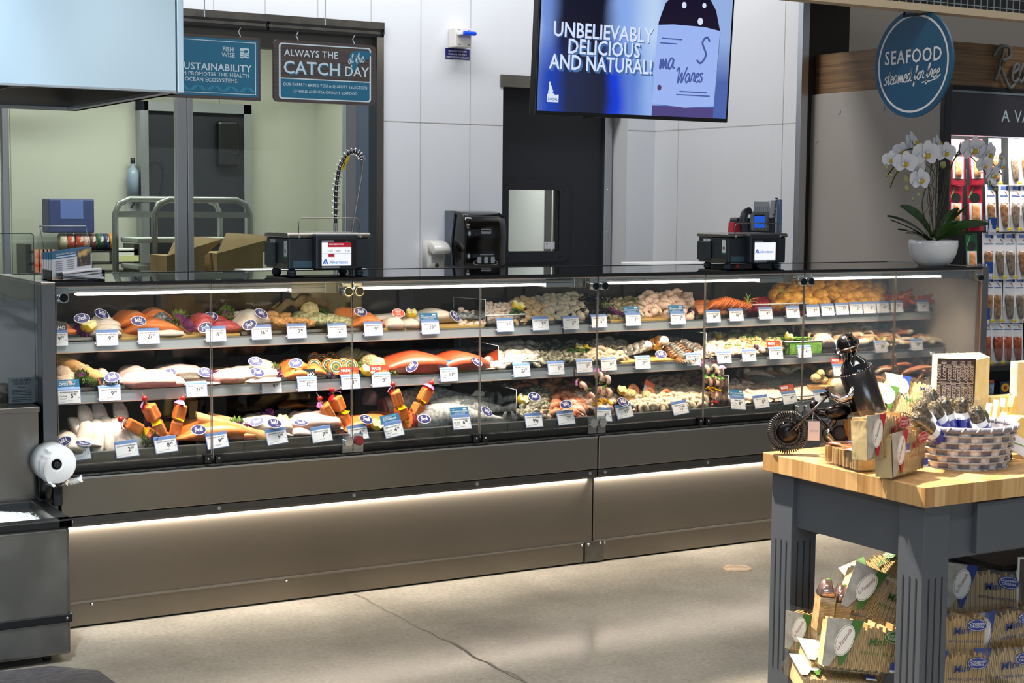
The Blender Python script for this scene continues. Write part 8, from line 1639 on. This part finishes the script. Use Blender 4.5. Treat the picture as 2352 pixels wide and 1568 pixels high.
# cracker packs
CRK_ = fm('cracker', '#c79a5a', '#e6c993', 90, r=.7, kind='wavex', lo=.25, hi=.8, bump=.6, stretch=(1, .15, .1)); CREND = fm('cracker_end', '#b08a58', '#d4b27e', 40, r=.7)
def cracker_pack(kind):
    c = dict(green=('#3f6a22', '#2f5a1c'), blue=('#1c3480', '#17306e'), red=('#b01a2c', '#8f1a26'))[kind]; CM = mat('label_' + kind, c[0], .4); CD = mat('label_deep_' + kind, c[1], .4)
    t = thing('cracker_pack', 'x', 'crackers'); W_, D, H_ = .20, .06, .125; LW = mat('label_white', '#e9e2d6', .5); LG = mat('label_photo', '#b9b2a8', .5, col2='#8f897f', scale=30)
    m = MB()
    for k in range(34):
        x = -W_ / 2 + .008 + k * (W_ - .016) / 34; h = H_ * (.86 + .05 * math.sin(k * 2.3) + .03 * math.sin(k * .7)); m.bx(x, x + .0044, -D / 2 + .006 + .001 * (k % 2), D / 2 - .006, .005 + .002 * (k % 3), h, CRK_)
    m.build('cracker_row', t)
    m = MB(); m.bx(-W_ / 2, W_ / 2, -D / 2, D / 2, 0, H_ * .97, FILM, .004); m.add([(-W_ / 2, -D / 2, H_ * .97), (-W_ / 2, D / 2, H_ * .97), (-W_ / 2 - .01, 0, H_ * 1.05), (W_ / 2, -D / 2, H_ * .97), (W_ / 2, D / 2, H_ * .97), (W_ / 2 + .01, 0, H_ * 1.05)], [(0, 3, 5, 2), (1, 2, 5, 4)], FILM); m.build('film_wrap', t)
    m = MB(); y = -D / 2 - .001; F = face(0, y, 0)
    m.prism([(-W_ * .36, H_ * .97), (-W_ * .06, H_ * .97), (-W_ * .26, H_ * .12), (-W_ * .3, H_ * .12)], 0, .0006, CM, F); m.prism([(-W_ * .5, H_ * .97), (-W_ * .2, H_ * .97), (-W_ * .34, H_ * .3), (-W_ * .42, H_ * .08), (-W_ * .5, H_ * .08)], .0002, .0009, LG, F)
    m.prism(oval(.021, .038, 26, 0, 0), .0009, .0014, LW, F @ T(-W_ * .27, H_ * .58) @ RZ(-.28)); ring(m, oval(.019, .036, 26), oval(.0182, .0352, 26), .0016, CD, F @ T(-W_ * .27, H_ * .58) @ RZ(-.28))
    m.text('La Panzanella', .0125, mat('script_maroon', '#8f4a4a', .5), F @ T(-W_ * .262, H_ * .58, .0018) @ RZ(1.05), bold=.0, shear=.4, wid=.056)
    m.text('Mini', .026, CD, F @ T(W_ * .02, H_ * .52, .0008) @ RZ(.12), 'LEFT', .01, shear=.3); m.prism(oval(.027, .0155, 26, W_ * .33, H_ * .72), .0004, .001, CM, F); ring(m, oval(.0255, .014, 26, W_ * .33, H_ * .72), oval(.0248, .0133, 26, W_ * .33, H_ * .72), .0012, LW, F)
    m.text('Croccantini', .010, LW, F @ T(W_ * .33, H_ * .735, .0013), shear=.25, wid=.042); m.text(dict(green='ROSEMARY', blue='ORIGINAL', red='ROSEMARY')[kind], .0085, LW, F @ T(W_ * .33, H_ * .67, .0013), wid=.036)
    m.text('ARTISAN CRACKERS', .0105, CD, F @ T(W_ * .18, H_ * .36, .0008), wid=.096); m.bx(W_ * .31, W_ * .44, y - .0012, y, H_ * .1, H_ * .26, mat('seal_blue', '#3a4d9a', .5)); m.bx(W_ * .31, W_ * .44, y - .0014, y, H_ * .08, H_ * .12, mat('seal_white', '#dfe2ea', .5))
    m.build('label_sheet', t); return t
CP = {}
def crackers(kind, px, py, Y, yaw, label, roll=0, pitch=0, sc_=1, Z=None):
    p = atY(px, py, Y) if Z is None else atZ(px, py, Z)
    if kind not in CP: CP[kind] = cracker_pack(kind); o = CP[kind]; o['label'] = label; o.location = p; o['group'] = 'cracker packs'
    else: o = dup(CP[kind], p, None, label)
    M_ = RZ(math.radians(yaw)) @ RY(math.radians(roll)) @ RX(math.radians(pitch)); o.rotation_euler = M_.to_euler(); o.scale = (sc_,) * 3
    return o
# bottom middle of each pack is placed
crackers('red', 2070, 1088, 0, 18, 'red label cracker pack nearest the table corner, beside the basket', -2, -3, 1.0, .903)
crackers('red', 2022, 1052, 0, 12, 'red label cracker pack standing behind the nearest one, under the bottle', 0, -4, .98, .952)
o = crackers('red', 1985, 1080, 0, 40, 'cracker pack lying flat under the standing red label packs', 0, 0, .9, .935); o.rotation_euler = (RZ(math.radians(80)) @ RX(math.radians(-90)) ).to_euler(); o.location = (2.985, 3.16, .928)
o = crackers('blue', 2112, 948, 3.44, -20, 'cracker pack tipped on its back between the bottle and the cheese wedge', 10, -52, 1.0); o = crackers('green', 2072, 972, 3.42, -25, 'cracker pack showing its printed back beside the bottle', 14, -48, .95)
G = 'green'
crackers(G, 2000, 1432, 3.12, -24, 'green label cracker pack tipped steeply at the top of the heap', 24, -14, 1.12); crackers(G, 1972, 1540, 3.05, -24, 'green label cracker pack facing out in the middle of the heap', 7, -4, 1.14)
crackers(G, 2045, 1352, 3.36, -15, 'cracker pack lying on top of the heap behind the table leg', -20, -60, 1.0); crackers(G, 1995, 1452, 3.2, -24, 'green label cracker pack squeezed flat between the two tipped ones', 20, -70, 1.0)
crackers(G, 1945, 1556, 3.08, -24, 'green label cracker pack lying on its face edge low in the heap', 8, -78, 1.1); crackers(G, 1930, 1588, 3.05, -24, 'lowest green label cracker pack on the table shelf', 6, -80, 1.1)
crackers(G, 1885, 1505, 3.22, -70, 'green label cracker pack seen end on behind the table leg', 0, 0, .95)
FOIL = mat('foil_pink', '#caa79a', .15, .9)
for k, px in enumerate((1886, 1922)):
    p = atY(px, 1448 + 12 * k, 3.16); t = thing('cracker_sleeve', ('cracker sleeve with a foil end nearest the table leg', 'cracker sleeve with a foil end beside the tipped green pack')[k], 'crackers', p, (0, math.radians(6), math.radians(-24)), 'upright cracker sleeves'); m = MB()
    for q in range(22): m.bx(-.021, .021, -.025, .025, .004 + q * .0042, .004 + q * .0042 + .0036, CREND)
    m.build('cracker_row', t); m = MB(); m.bx(-.023, .023, -.027, .027, 0, .1, FILM, .003); m.loft([[(x * s_, y * s_ + dy, z) for x, y in rrect(.046, .054, .01, 3)] for z, s_, dy in ((.1, 1, 0), (.122, .72, .004), (.14, .5, .008))], FOIL, True); m.ell((.004, .004, .14), (.008, .006, .002), DKGR, 10, 5); m.build('foil_end', t)
B = 'blue'
crackers(B, 2245, 1420, 3.14, -24, 'blue label cracker pack tipped back against the slatted crate', 8, -22, 1.18); crackers(B, 2308, 1502, 3.02, -30, 'blue label cracker pack angled forward in the middle row', -10, -4, 1.1); crackers(B, 2172, 1510, 3.0, -22, 'blue label cracker pack half hidden by the table leg, middle row', 2, -3, 1.06)
crackers(B, 2172, 1596, 2.98, -22, 'blue label cracker pack half hidden by the table leg, bottom row', 2, -2, 1.06); crackers(B, 2300, 1590, 2.98, -42, 'blue label cracker pack turned end on in the bottom row', -8, 0, 1.12); crackers(B, 2195, 1338, 3.28, -20, 'cracker pack lying flat on top of the blue label heap', 2, -84, 1.0)
# slatted crate and framed card under the table
p0, p1 = atY(2168, 1400, 3.36), atY(2332, 1400, 3.36); t = thing('slatted_crate', 'grey washed slatted crate under the table behind the blue label packs', 'crate', ((p0.x + p1.x) / 2, 3.36, .29)); GW = mat('grey_wood', '#4f525a', .7, col2='#383a40', scale=8, stretch=(9, 9, .5), detail=5); zt = atY(2250, 1262, 3.36).z
for k in range(4):
    w_ = (p1.x - p0.x) / 4; m = MB(); m.bx(p0.x + k * w_ + .002, p0.x + (k + 1) * w_ - .002, 3.36, 3.375, .29, zt, GW, .001); m.build('slat', t, world=True)
m = MB(); m.bx(p0.x, p1.x + .02, 3.14, 3.38, zt - .008, zt + .01, mat('crate_black', '#16130f', .7)); m.build('crate_lid', t, world=True)
p = atY(2334, 1400, 3.1); t = thing('framed_card', 'dark card in a thin white frame beside the slatted crate', 'sign', (p.x, 3.1, .29), (0, 0, -.4)); m = MB(); m.bx(0, .2, 0, .006, 0, atY(2334, 1280, 3.1).z - .29, mat('frame_white', '#c9d0d4', .4)); m.build('frame', t); m = MB(); m.bx(.006, .194, -.001, .0, .006, atY(2334, 1285, 3.1).z - .29, mat('card_dark', '#231f1c', .5, col2='#4b3c2c', scale=12)); m.build('card_face', t)

# basket of salami
bc = Vector((3.235, 3.075, TZ)); t = thing('basket', 'whitewashed woven basket full of salami on the table', 'basket', bc); WK = fm('wicker_pale', '#a9a3a8', '#d8d2d2', 60, r=.7); WKD = fm('wicker_grey', '#6d6a75', '#8f8b93', 50, r=.7); ROPE = fm('wicker_rope', '#9a938f', '#c9c1ba', 90, r=.8)
hb = .108; R0, R1 = .118, .142; KX = .92
def bpt(a, v, o=0): r_ = R0 + (R1 - R0) * v ** .8 + o; return (r_ * math.cos(a), r_ * KX * math.sin(a), hb * v)
m = MB()
for row in range(6):
    for k in range(26):
        a0 = 2 * PI * k / 26; v0 = row / 6; on = (k + row) % 2; c = WK if on else WKD; o0 = .006 if on else .001
        m.grid(lambda u, w_, a0=a0, v0=v0, o0=o0: bpt(a0 + u * 2 * PI / 26, v0 + w_ / 6.3, o0 * math.sin(PI * u) ** .5 if o0 > .002 else o0), 4, 2, c)
m.build('woven_side', t); m = MB(); m.tube([bpt(2 * PI * k / 60, 1.0, .002) for k in range(60)], .0085, WKD, 8, closed=True)
for k in range(24): a = 2 * PI * k / 24; m.tube([bpt(a, .97, .012), Vector(bpt(a + .05, 1.0, .010)) + Vector((0, 0, .008)), Vector(bpt(a + .09, 1.0, -.006)) + Vector((0, 0, .006)), bpt(a + .1, .95, -.004)], .0025, WK, 5)
m.build('rim', t); m = MB()
for v in (.0, .17, .34, .51, .68, .85): m.tube([bpt(2 * PI * k / 72, v, .0065 + .0015 * math.sin(k * 2.6)) for k in range(72)], .0028, ROPE, 5, closed=True)
m.build('rope_band', t); m = MB(); m.grid(lambda u, v: bpt(2 * PI * u, v, -.003), 30, 4, WKD); m.lathe([(0, .003), (R0, .003), (R0, 0), (0, 0)], WKD, 30); m.build('liner', t)
HERB = fm('salami_herb', '#2e2316', '#7c6a45', 110, r=.35, bump=1.0, lo=.4, hi=.62); LBW = mat('salami_label', '#eceef2', .35); LBB = mat('salami_blue', '#2a3cb0', .35)
def salami(top, base, where, k, seal=True):
    a = Vector(base); b = Vector(top); v = b - a; L = v.length; t = thing('salami', f'herb crusted salami {where}', 'salami', a, v.to_track_quat('Z', 'Y').to_euler(), 'salami sticks in the basket'); r_ = .0195; f_ = (.6, .7, .65)[k % 3]
    m = MB(); m.lathe([(0, 0), (r_ * .7, .003), (r_, .014), (r_, L - .016), (r_ * .75, L - .004), (0, L)], HERB, 16); m.build('sausage', t)
    m = MB(); l0, l1 = .0, L * f_; m.lathe([(r_ + .001, l0), (r_ + .0018, l0 + .003), (r_ + .0018, l1), (r_ + .001, l1)], LBW, 18); zb = l0 + (l1 - l0) * .38; ze = l0 + (l1 - l0) * .82; m.lathe([(r_ + .0022, zb), (r_ + .0024, ze)], LBB, 18)
    yaw = math.radians(200 - 15 * (k % 3))
    for s_, z, sz_ in (('DELALLO', ze - .004, .009), ('ITALIAN', zb + .018, .008), ('HERB', zb + .006, .008)):
        vs, fs, wd = text_mesh(s_, .02, 0, 1); 
        m.add([((r_ + .003) * math.cos(yaw + (x - wd / 2) * sz_ / r_), (r_ + .003) * math.sin(yaw + (x - wd / 2) * sz_ / r_), z + y * sz_) for x, y in vs], fs, INK if s_ == 'DELALLO' else LBW)
    m.build('label_wrap', t); m = MB(); m.lathe([(r_ + .003, L * .3), (r_ + .003, L - .01), (r_ * .9, L + .004), (.004, L + .012), (r_ * .8, L + .03)], FILM, 14); m.build('film', t)
TP = lambda px, py, Y: tuple(atY(px, py, Y))
for k, (top, base, w_) in enumerate((((2098, 955, 3.02), (3.17, 3.05, .952), 'leaning furthest over the cracker packs'), ((2104, 930, 3.06), (3.18, 3.08, .952), 'second from the cracker packs'), ((2118, 915, 3.12), (3.19, 3.12, .952), 'standing behind the second stick'), ((2134, 893, 3.14), (3.21, 3.13, .952), 'tallest at the back'), ((2140, 925, 3.08), (3.2, 3.08, .952), 'wedged between two leaning sticks'), ((2163, 912, 3.1), (3.22, 3.09, .952), 'in front of the dark cheese rind'), ((2180, 915, 3.13), (3.25, 3.12, .952), 'behind the middle stick'), ((2205, 912, 3.08), (3.26, 3.08, .952), 'upright in the middle with a broad blue band'), ((2237, 932, 3.02), (3.27, 3.02, .952), 'nearest the basket front showing the full label'), ((2252, 940, 3.07), (3.31, 3.06, .952), 'furthest toward the cheese slices'))): salami(TP(*top), base, w_, k)

# cheeses
CHZ = fm('cheese_pale', '#e6d596', '#efe3b4', 25, r=.5); CHY = fm('cheese_yellow', '#e2c56a', '#ecd88f', 20, r=.5)
t = thing('cheese_wheel_wedge', 'big pale cheese wedge with a dark printed rind, wrapped in film', 'cheese', (3.42, 3.32, TZ)); Yc_ = 3.28; q0, q1, q2 = atY(2152, 870, Yc_ + .06), atY(2240, 870, Yc_), atY(2272, 870, Yc_ + .05); zt = atY(2200, 826, Yc_).z; zl = atY(2160, 818, Yc_ + .06).z
RIND = fm('rind_dark', '#2b1d1a', '#3d2b26', 20, r=.5); m = MB()
def rind(u, v): x = q0.x + (q1.x - q0.x) * u; y = (q0.y + (q1.y - q0.y) * u) - .018 * math.sin(PI * u); return (x, y, TZ + (zt - TZ) * v)
m.grid(rind, 10, 6, RIND); LET = mat('rind_letters', '#b9aca4', .6)
for c in range(9):
    for r_ in range(4):
        u = .07 + c * .105; P0 = Vector(rind(u, 0)); P1 = Vector(rind(min(1, u + .05), 0)); ex = (P1 - P0).normalized(); mm = Matrix.Identity(4); ey = Vector((0, 0, 1)); ez = ex.cross(ey)
        for i in range(3): mm[i][0], mm[i][1], mm[i][2], mm[i][3] = ey[i], -ex[i], ez[i], (P0 + ez * .0012)[i]
        m.text('Locatelli', .021, LET, mm @ T(.004 + (zt - TZ) * (.235 * r_ + .04 * (c % 2)), 0, 0), 'LEFT', .01, wid=(zt - TZ) * .215)
m.build('rind', t, world=True)
m = MB(); sec = [(q1.x, q1.y), (q2.x, q2.y), (q2.x + .085, q2.y + .12), (q0.x + .12, q0.y + .14), (q0.x + .004, q0.y + .003)]; m.prism(sec, TZ, zt - .004, CHZ); m.build('cut_face', t, world=True)
m = MB(); rr = random.Random(5); m.grid(lambda u, v: (q0.x + (q2.x - q0.x) * u + .02 * v, q0.y - .006 + (q2.y - q0.y) * u - .02 * math.sin(PI * u) + .06 * v, zt + .004 + rr.uniform(0, .012) - .02 * (1 - v)), 22, 5, FILM, False); m.build('film', t, world=True)
def slab(px0, px1, py0, py1, Y, d, m_, label, name='cheese_slab', lean=0, pts=None):
    a, b = atY(px0, py1, Y), atY(px1, py0, Y); z0 = max(TZ, a.z); mb = MB(); w_ = b.x - a.x; h = b.z - z0
    if pts: mb.prism([(x * w_, y * h) for x, y in pts], -d, 0, m_, FRONT @ T(0, 0, 0))
    else: mb.bx(0, w_, 0, d, 0, h, m_, .004)
    return leaf(name, mb.mesh(name), label, 'cheese', (a.x, Y, z0), (0, math.radians(lean), 0))
slab(2330, 2420, 826, 1040, 3.30, .03, CHZ, 'tall pale cheese block standing at the table end'); slab(2272, 2350, 905, 1040, 3.36, .03, CHZ, 'low pale cheese block with rind behind the thin slices')
for k, (a, b, c, d, Y) in enumerate(((2264, 2288, 925, 1000, 3.2), (2282, 2302, 918, 995, 3.18), (2296, 2320, 914, 995, 3.17), (2310, 2345, 908, 1000, 3.16), (2290, 2330, 945, 1005, 3.12))): slab(a, b, c, d, Y, .02, CHY if k > 2 else CHZ, ('first', 'second', 'third', 'fourth', 'front')[k] + ' thin upright cheese slice behind the basket', 'cheese_slice', pts=[(0, 0), (.55, 1), (.7, .98), (1, 0)])
slab(2316, 2380, 955, 1010, 3.06, .07, CHY, 'yellow cheese wedge resting beside the basket rim', pts=[(0, .45), (.45, 1), (1.1, .9), (1.1, .1), (.3, 0)])
m = MB(); m.bx(-.06, .06, 0, .002, 0, .05, PAPER); m.ribbon([(-.04, .02), (-.01, .028), (.02, .03), (.05, .035)], .003, PEPG, face(0, -.001, 0)); p = atY(2345, 1045, 3.02)
leaf('cheese_card', m.mesh('cheese_card'), 'white cheese card with green writing beside the basket', 'card', (p.x, 3.02, max(TZ, p.z)), (-.4, .5, -.3)); p = atZ(2318, 1062, TZ)
m = MB(); m.bx(-.025, .025, 0, .04, 0, .05, RIND, .004); m.bx(-.026, .026, -.001, .04, .03, .052, PAPER); leaf('cheese_heel', m.mesh('cheese_heel'), 'small dark rind cheese heel tucked beside the basket', 'cheese', (p.x + .01, p.y + .02, TZ))
# ------------------------------------------------------------ motorcycle bottle holder
Ym = 3.43; GM = mat('gunmetal', '#55504e', .22, 1); GMD = mat('gunmetal_dark', '#35302f', .25, 1); SHN = mat('polished_metal', '#a9a4a0', .12, 1); BRZ = mat('bronze_glint', '#6a5335', .25, 1)
BN = Vector((.5052, .8630, 0)); BE = Vector((.8630, -.5052, 0)); B0 = atY(1809, 993, Ym - .01)
def Q(px, py, d=0):
    r_ = ray(px, py); return CAMPOS + r_ * (((B0 - CAMPOS).dot(BN) + d) / r_.dot(BN))
c0 = Q(1809, 993); t = thing('motorcycle_figurine', 'gunmetal motorcycle bottle holder with a rider in goggles on the table edge', 'figurine', (Q(1930, 990).x, Q(1930, 990).y, TZ))
zc = TZ + .0625
def wheel(px):
    c = Q(px, 990); c.z = zc; m = MB(); pts = []; n = 56
    for k in range(n * 8): a = 2 * PI * k / (n * 8); b = 2 * PI * k / 8; r_ = .0475 + .0125 * math.cos(b); pts.append(c + BE * (r_ * math.cos(a)) + BN * (.0125 * math.sin(b)) + Vector((0, 0, r_ * math.sin(a))))
    m.tube(pts, .0017, GM, 5, closed=True); m.build('spring_tyre', t, world=True)
    m = MB(); m.lathe([(0, .012), (.012, .0115), (.026, .008), (.032, .002), (.032, -.002), (.026, -.008), (0, -.012)], GMD, 28, T(*c) @ RZ(math.atan2(-.5052, .863)) @ RX(PI / 2)); m.cyl(c - BN * .02, c + BN * .02, .008, GM, n=6); m.cyl(c - BN * .022, c + BN * .022, .004, BLACKM, n=10); m.build('hub', t, world=True)
wheel(1809); wheel(2068)
P = lambda m, pts, r, mt, d=0, n=8: m.tube([Q(x, y, d) for x, y in pts], r, mt, n)
m = MB()
for d in (-.02, .02): P(m, [(1812, 992), (1866, 943), (1908, 902)], .0042, GM, d)
P(m, [(1866, 944), (1898, 982), (1918, 1006)], .0062, GM); P(m, [(1866, 942), (1905, 950), (1960, 962), (2040, 965), (2066, 988)], .005, GM); P(m, [(1918, 1008), (1990, 1010), (2066, 990)], .005, GM)
m.build('frame', t, world=True)
m = MB()
for d in (-.014, -.008):
    for k in range(13):
        f_ = k / 12; x, y = ((1795 + 33 * f_ * 2), 947 - f_) if f_ < .5 else (1828 + 18 * (f_ - .5) * 2, 946 + 15 * (f_ - .5) * 2); m.ell(Q(x, y, d), (.0026,) * 3, SHN, 6, 4)
    for k in range(9): f_ = k / 8; m.ell(Q(1846 - 18 * f_, 962 + 24 * f_, d), (.0026,) * 3, SHN, 6, 4)
m.build('chain_fender', t, world=True)
m = MB(); p = Q(1925, 945); m.ell(p, (.043, .026, .024), GMD, 20, 12); m.build('fuel_tank', t, world=True)
m = MB(); m.ell(Q(1870, 930), (.014, .012, .014), GMD, 12, 8); m.tube([Q(1878, 925), Q(1868, 934)], [.006, .013], GM, 12); m.build('headlamp', t, world=True)
m = MB(); P(m, [(1905, 905), (1903, 898), (1899, 893), (1896, 892)], .004, GM, -.03); P(m, [(1905, 905), (1903, 898), (1899, 893)], .004, GM, .03); m.tube([Q(1905, 905, -.035), Q(1905, 905, .035)], .0045, GM, 8)
for d in (-.035, .035): m.tube([Q(1904, 903, d), Q(1884, 906, d)], .005, GMD, 8)
m.build('handlebar', t, world=True)
m = MB(); P(m, [(1898, 982), (1890, 990), (1892, 1008), (1905, 1018), (1950, 1022)], .004, GMD, -.02); P(m, [(1905, 985), (1900, 1000), (1915, 1014), (1960, 1014), (2080, 998)], .005, SHN, -.024); m.build('exhaust_pipe', t, world=True)
m = MB(); m.cyl(Q(1930, 995, -.024), Q(1930, 995, .024), .024, GMD, n=24); m.cyl(Q(1905, 975, 0), Q(1917, 958, 0), .012, GM, n=14)
for k in range(4): m.cyl(Q(1905 + 2.6 * k, 975 - 3.6 * k), Q(1906 + 2.6 * k, 973.6 - 3.6 * k), .0155, GM, n=14)
m.cyl(Q(1930, 995, -.027), Q(1930, 995, -.022), .016, GM, n=20); m.build('engine', t, world=True)
m = MB(); m.loft([[Q(x, y, -.026), Q(x, y, .026), Q(x, y + 5, .026), Q(x, y + 5, -.026)] for x, y in ((1932, 968), (1960, 962), (2000, 957), (2044, 962))], GM, False); m.build('saddle', t, world=True)
m = MB(); m.ell(Q(1932, 1024, -.03), (.020, .012, .010), SHN, 14, 8); m.cyl(Q(1946, 1018, -.02), Q(1951, 1036.5, -.025), .0042, GMD, n=8); q = Q(1951, 1037, -.025); m.ell((q.x, q.y, TZ + .004), (.007, .006, .004), GMD, 8, 5); m.build('stand', t, world=True)
m = MB(); m.loft([[Q(x0, y, -.030), Q(x1, y, -.034), Q(x1, y, -.028), Q(x0, y, -.026)] for x0, x1, y in ((1940, 1962, 962), (1938, 1962, 975), (1945, 1964, 1000), (1956, 1970, 1022))], BRZ, False); m.build('rider_leg', t, world=True, label='bronze tinted rider leg')
ax0, ax1 = Q(1999, 950), Q(1946, 792); v = (ax1 - ax0).normalized(); BM = v.to_track_quat('Z', 'Y').to_matrix().to_4x4(); BM.translation = ax0; Lb = (ax1 - ax0).length
m = MB(); m.lathe([(.046, .0), (.047, .004), (.047, .128), (.045, .130), (.0455, 0)], GM, 32, BM); 
for k in range(30): a = 2 * PI * k / 30; m.ell((.046 * math.cos(a), .046 * math.sin(a), .131 + .004 * math.sin(a)), (.0022,) * 3, SHN, 6, 4, BM)
m.build('rider_coat', t, world=True)
m = MB()
for d, off in ((-.030, 0), (.030, 6)): m.tube([Q(1962, 886 + off, d), Q(1952, 912 + off, d), Q(1930, 917 + off, d), Q(1906, 906, d)], [.009, .008, .007, .006], SHN, 10)
m.build('rider_arm', t, world=True)
HB_ = BM @ T(0, 0, Lb); m = MB(); m.ell((0, 0, 0), (.030, .030, .032), GMD, 24, 14, HB_); m.build('rider_head', t, world=True)
m = MB(); m.tube([HB_ @ Vector((.0315 * math.cos(2 * PI * k / 28), .0315 * math.sin(2 * PI * k / 28), -.006)) for k in range(28)], .0022, SHN, 6, closed=True); m.tube([HB_ @ Vector((.031 * math.cos(2 * PI * k / 28), .0, .031 * math.sin(2 * PI * k / 28))) for k in range(28)], .0016, SHN, 5, closed=True)
for px in (1925, 1966): m.tube([Q(px + 6 * math.cos(2 * PI * k / 12), 803 - (18 if px > 1950 else -5) + 7 * math.sin(2 * PI * k / 12), -.025) for k in range(12)], .0024, GM, 6, closed=True)
m.ell(Q(1953, 769, -.02), (.006, .006, .008), GM, 8, 6)
for k in range(5): m.tube([Q(1928 + 9 * k, 806, -.02), Q(1930 + 8 * k, 826 + 3 * (k % 2), -.024)], .0026, GM, 6)
m.build('helmet_goggles', t, world=True)
m = MB(); m.add([Q(1855, 1011, -.03), Q(1882, 1012, -.03), Q(1883, 967, -.03), Q(1857, 967, -.03)], [(0, 1, 2, 3)], mat('hang_tag', '#cfc4cc', .6)); m.text('Be lovely', .006, mat('tag_ink', '#4a4a66', .6), T(*Q(1871, 991, -.032)) @ RZ(math.atan2(-.5052, .863)) @ RX(PI / 2), wid=.024); m.tube([Q(1866, 968, -.03), Q(1868, 945, -.02)], .0006, PAPER, 4); m.build('hang_tag', t, world=True)
t = thing('wine_bottle', 'dark wine bottle held upright inside the rider coat', 'bottle', ax0, BM.to_euler()); WG = mat('wine_glass', '#0c0708', .06, coat=.5)
m = MB(); m.lathe([(0, .004), (.038, .004), (.04, .01), (.04, .132), (.036, .152), (.018, .172), (.0145, .185), (.0145, Lb - .02), (0, Lb - .02)], WG, 28); m.build('glass', t)
m = MB(); m.lathe([(.015, .182), (.0155, .184), (.0155, Lb - .026), (.015, Lb - .024)], mat('bottle_foil', '#3a3635', .3, .9), 20); m.build('foil', t)
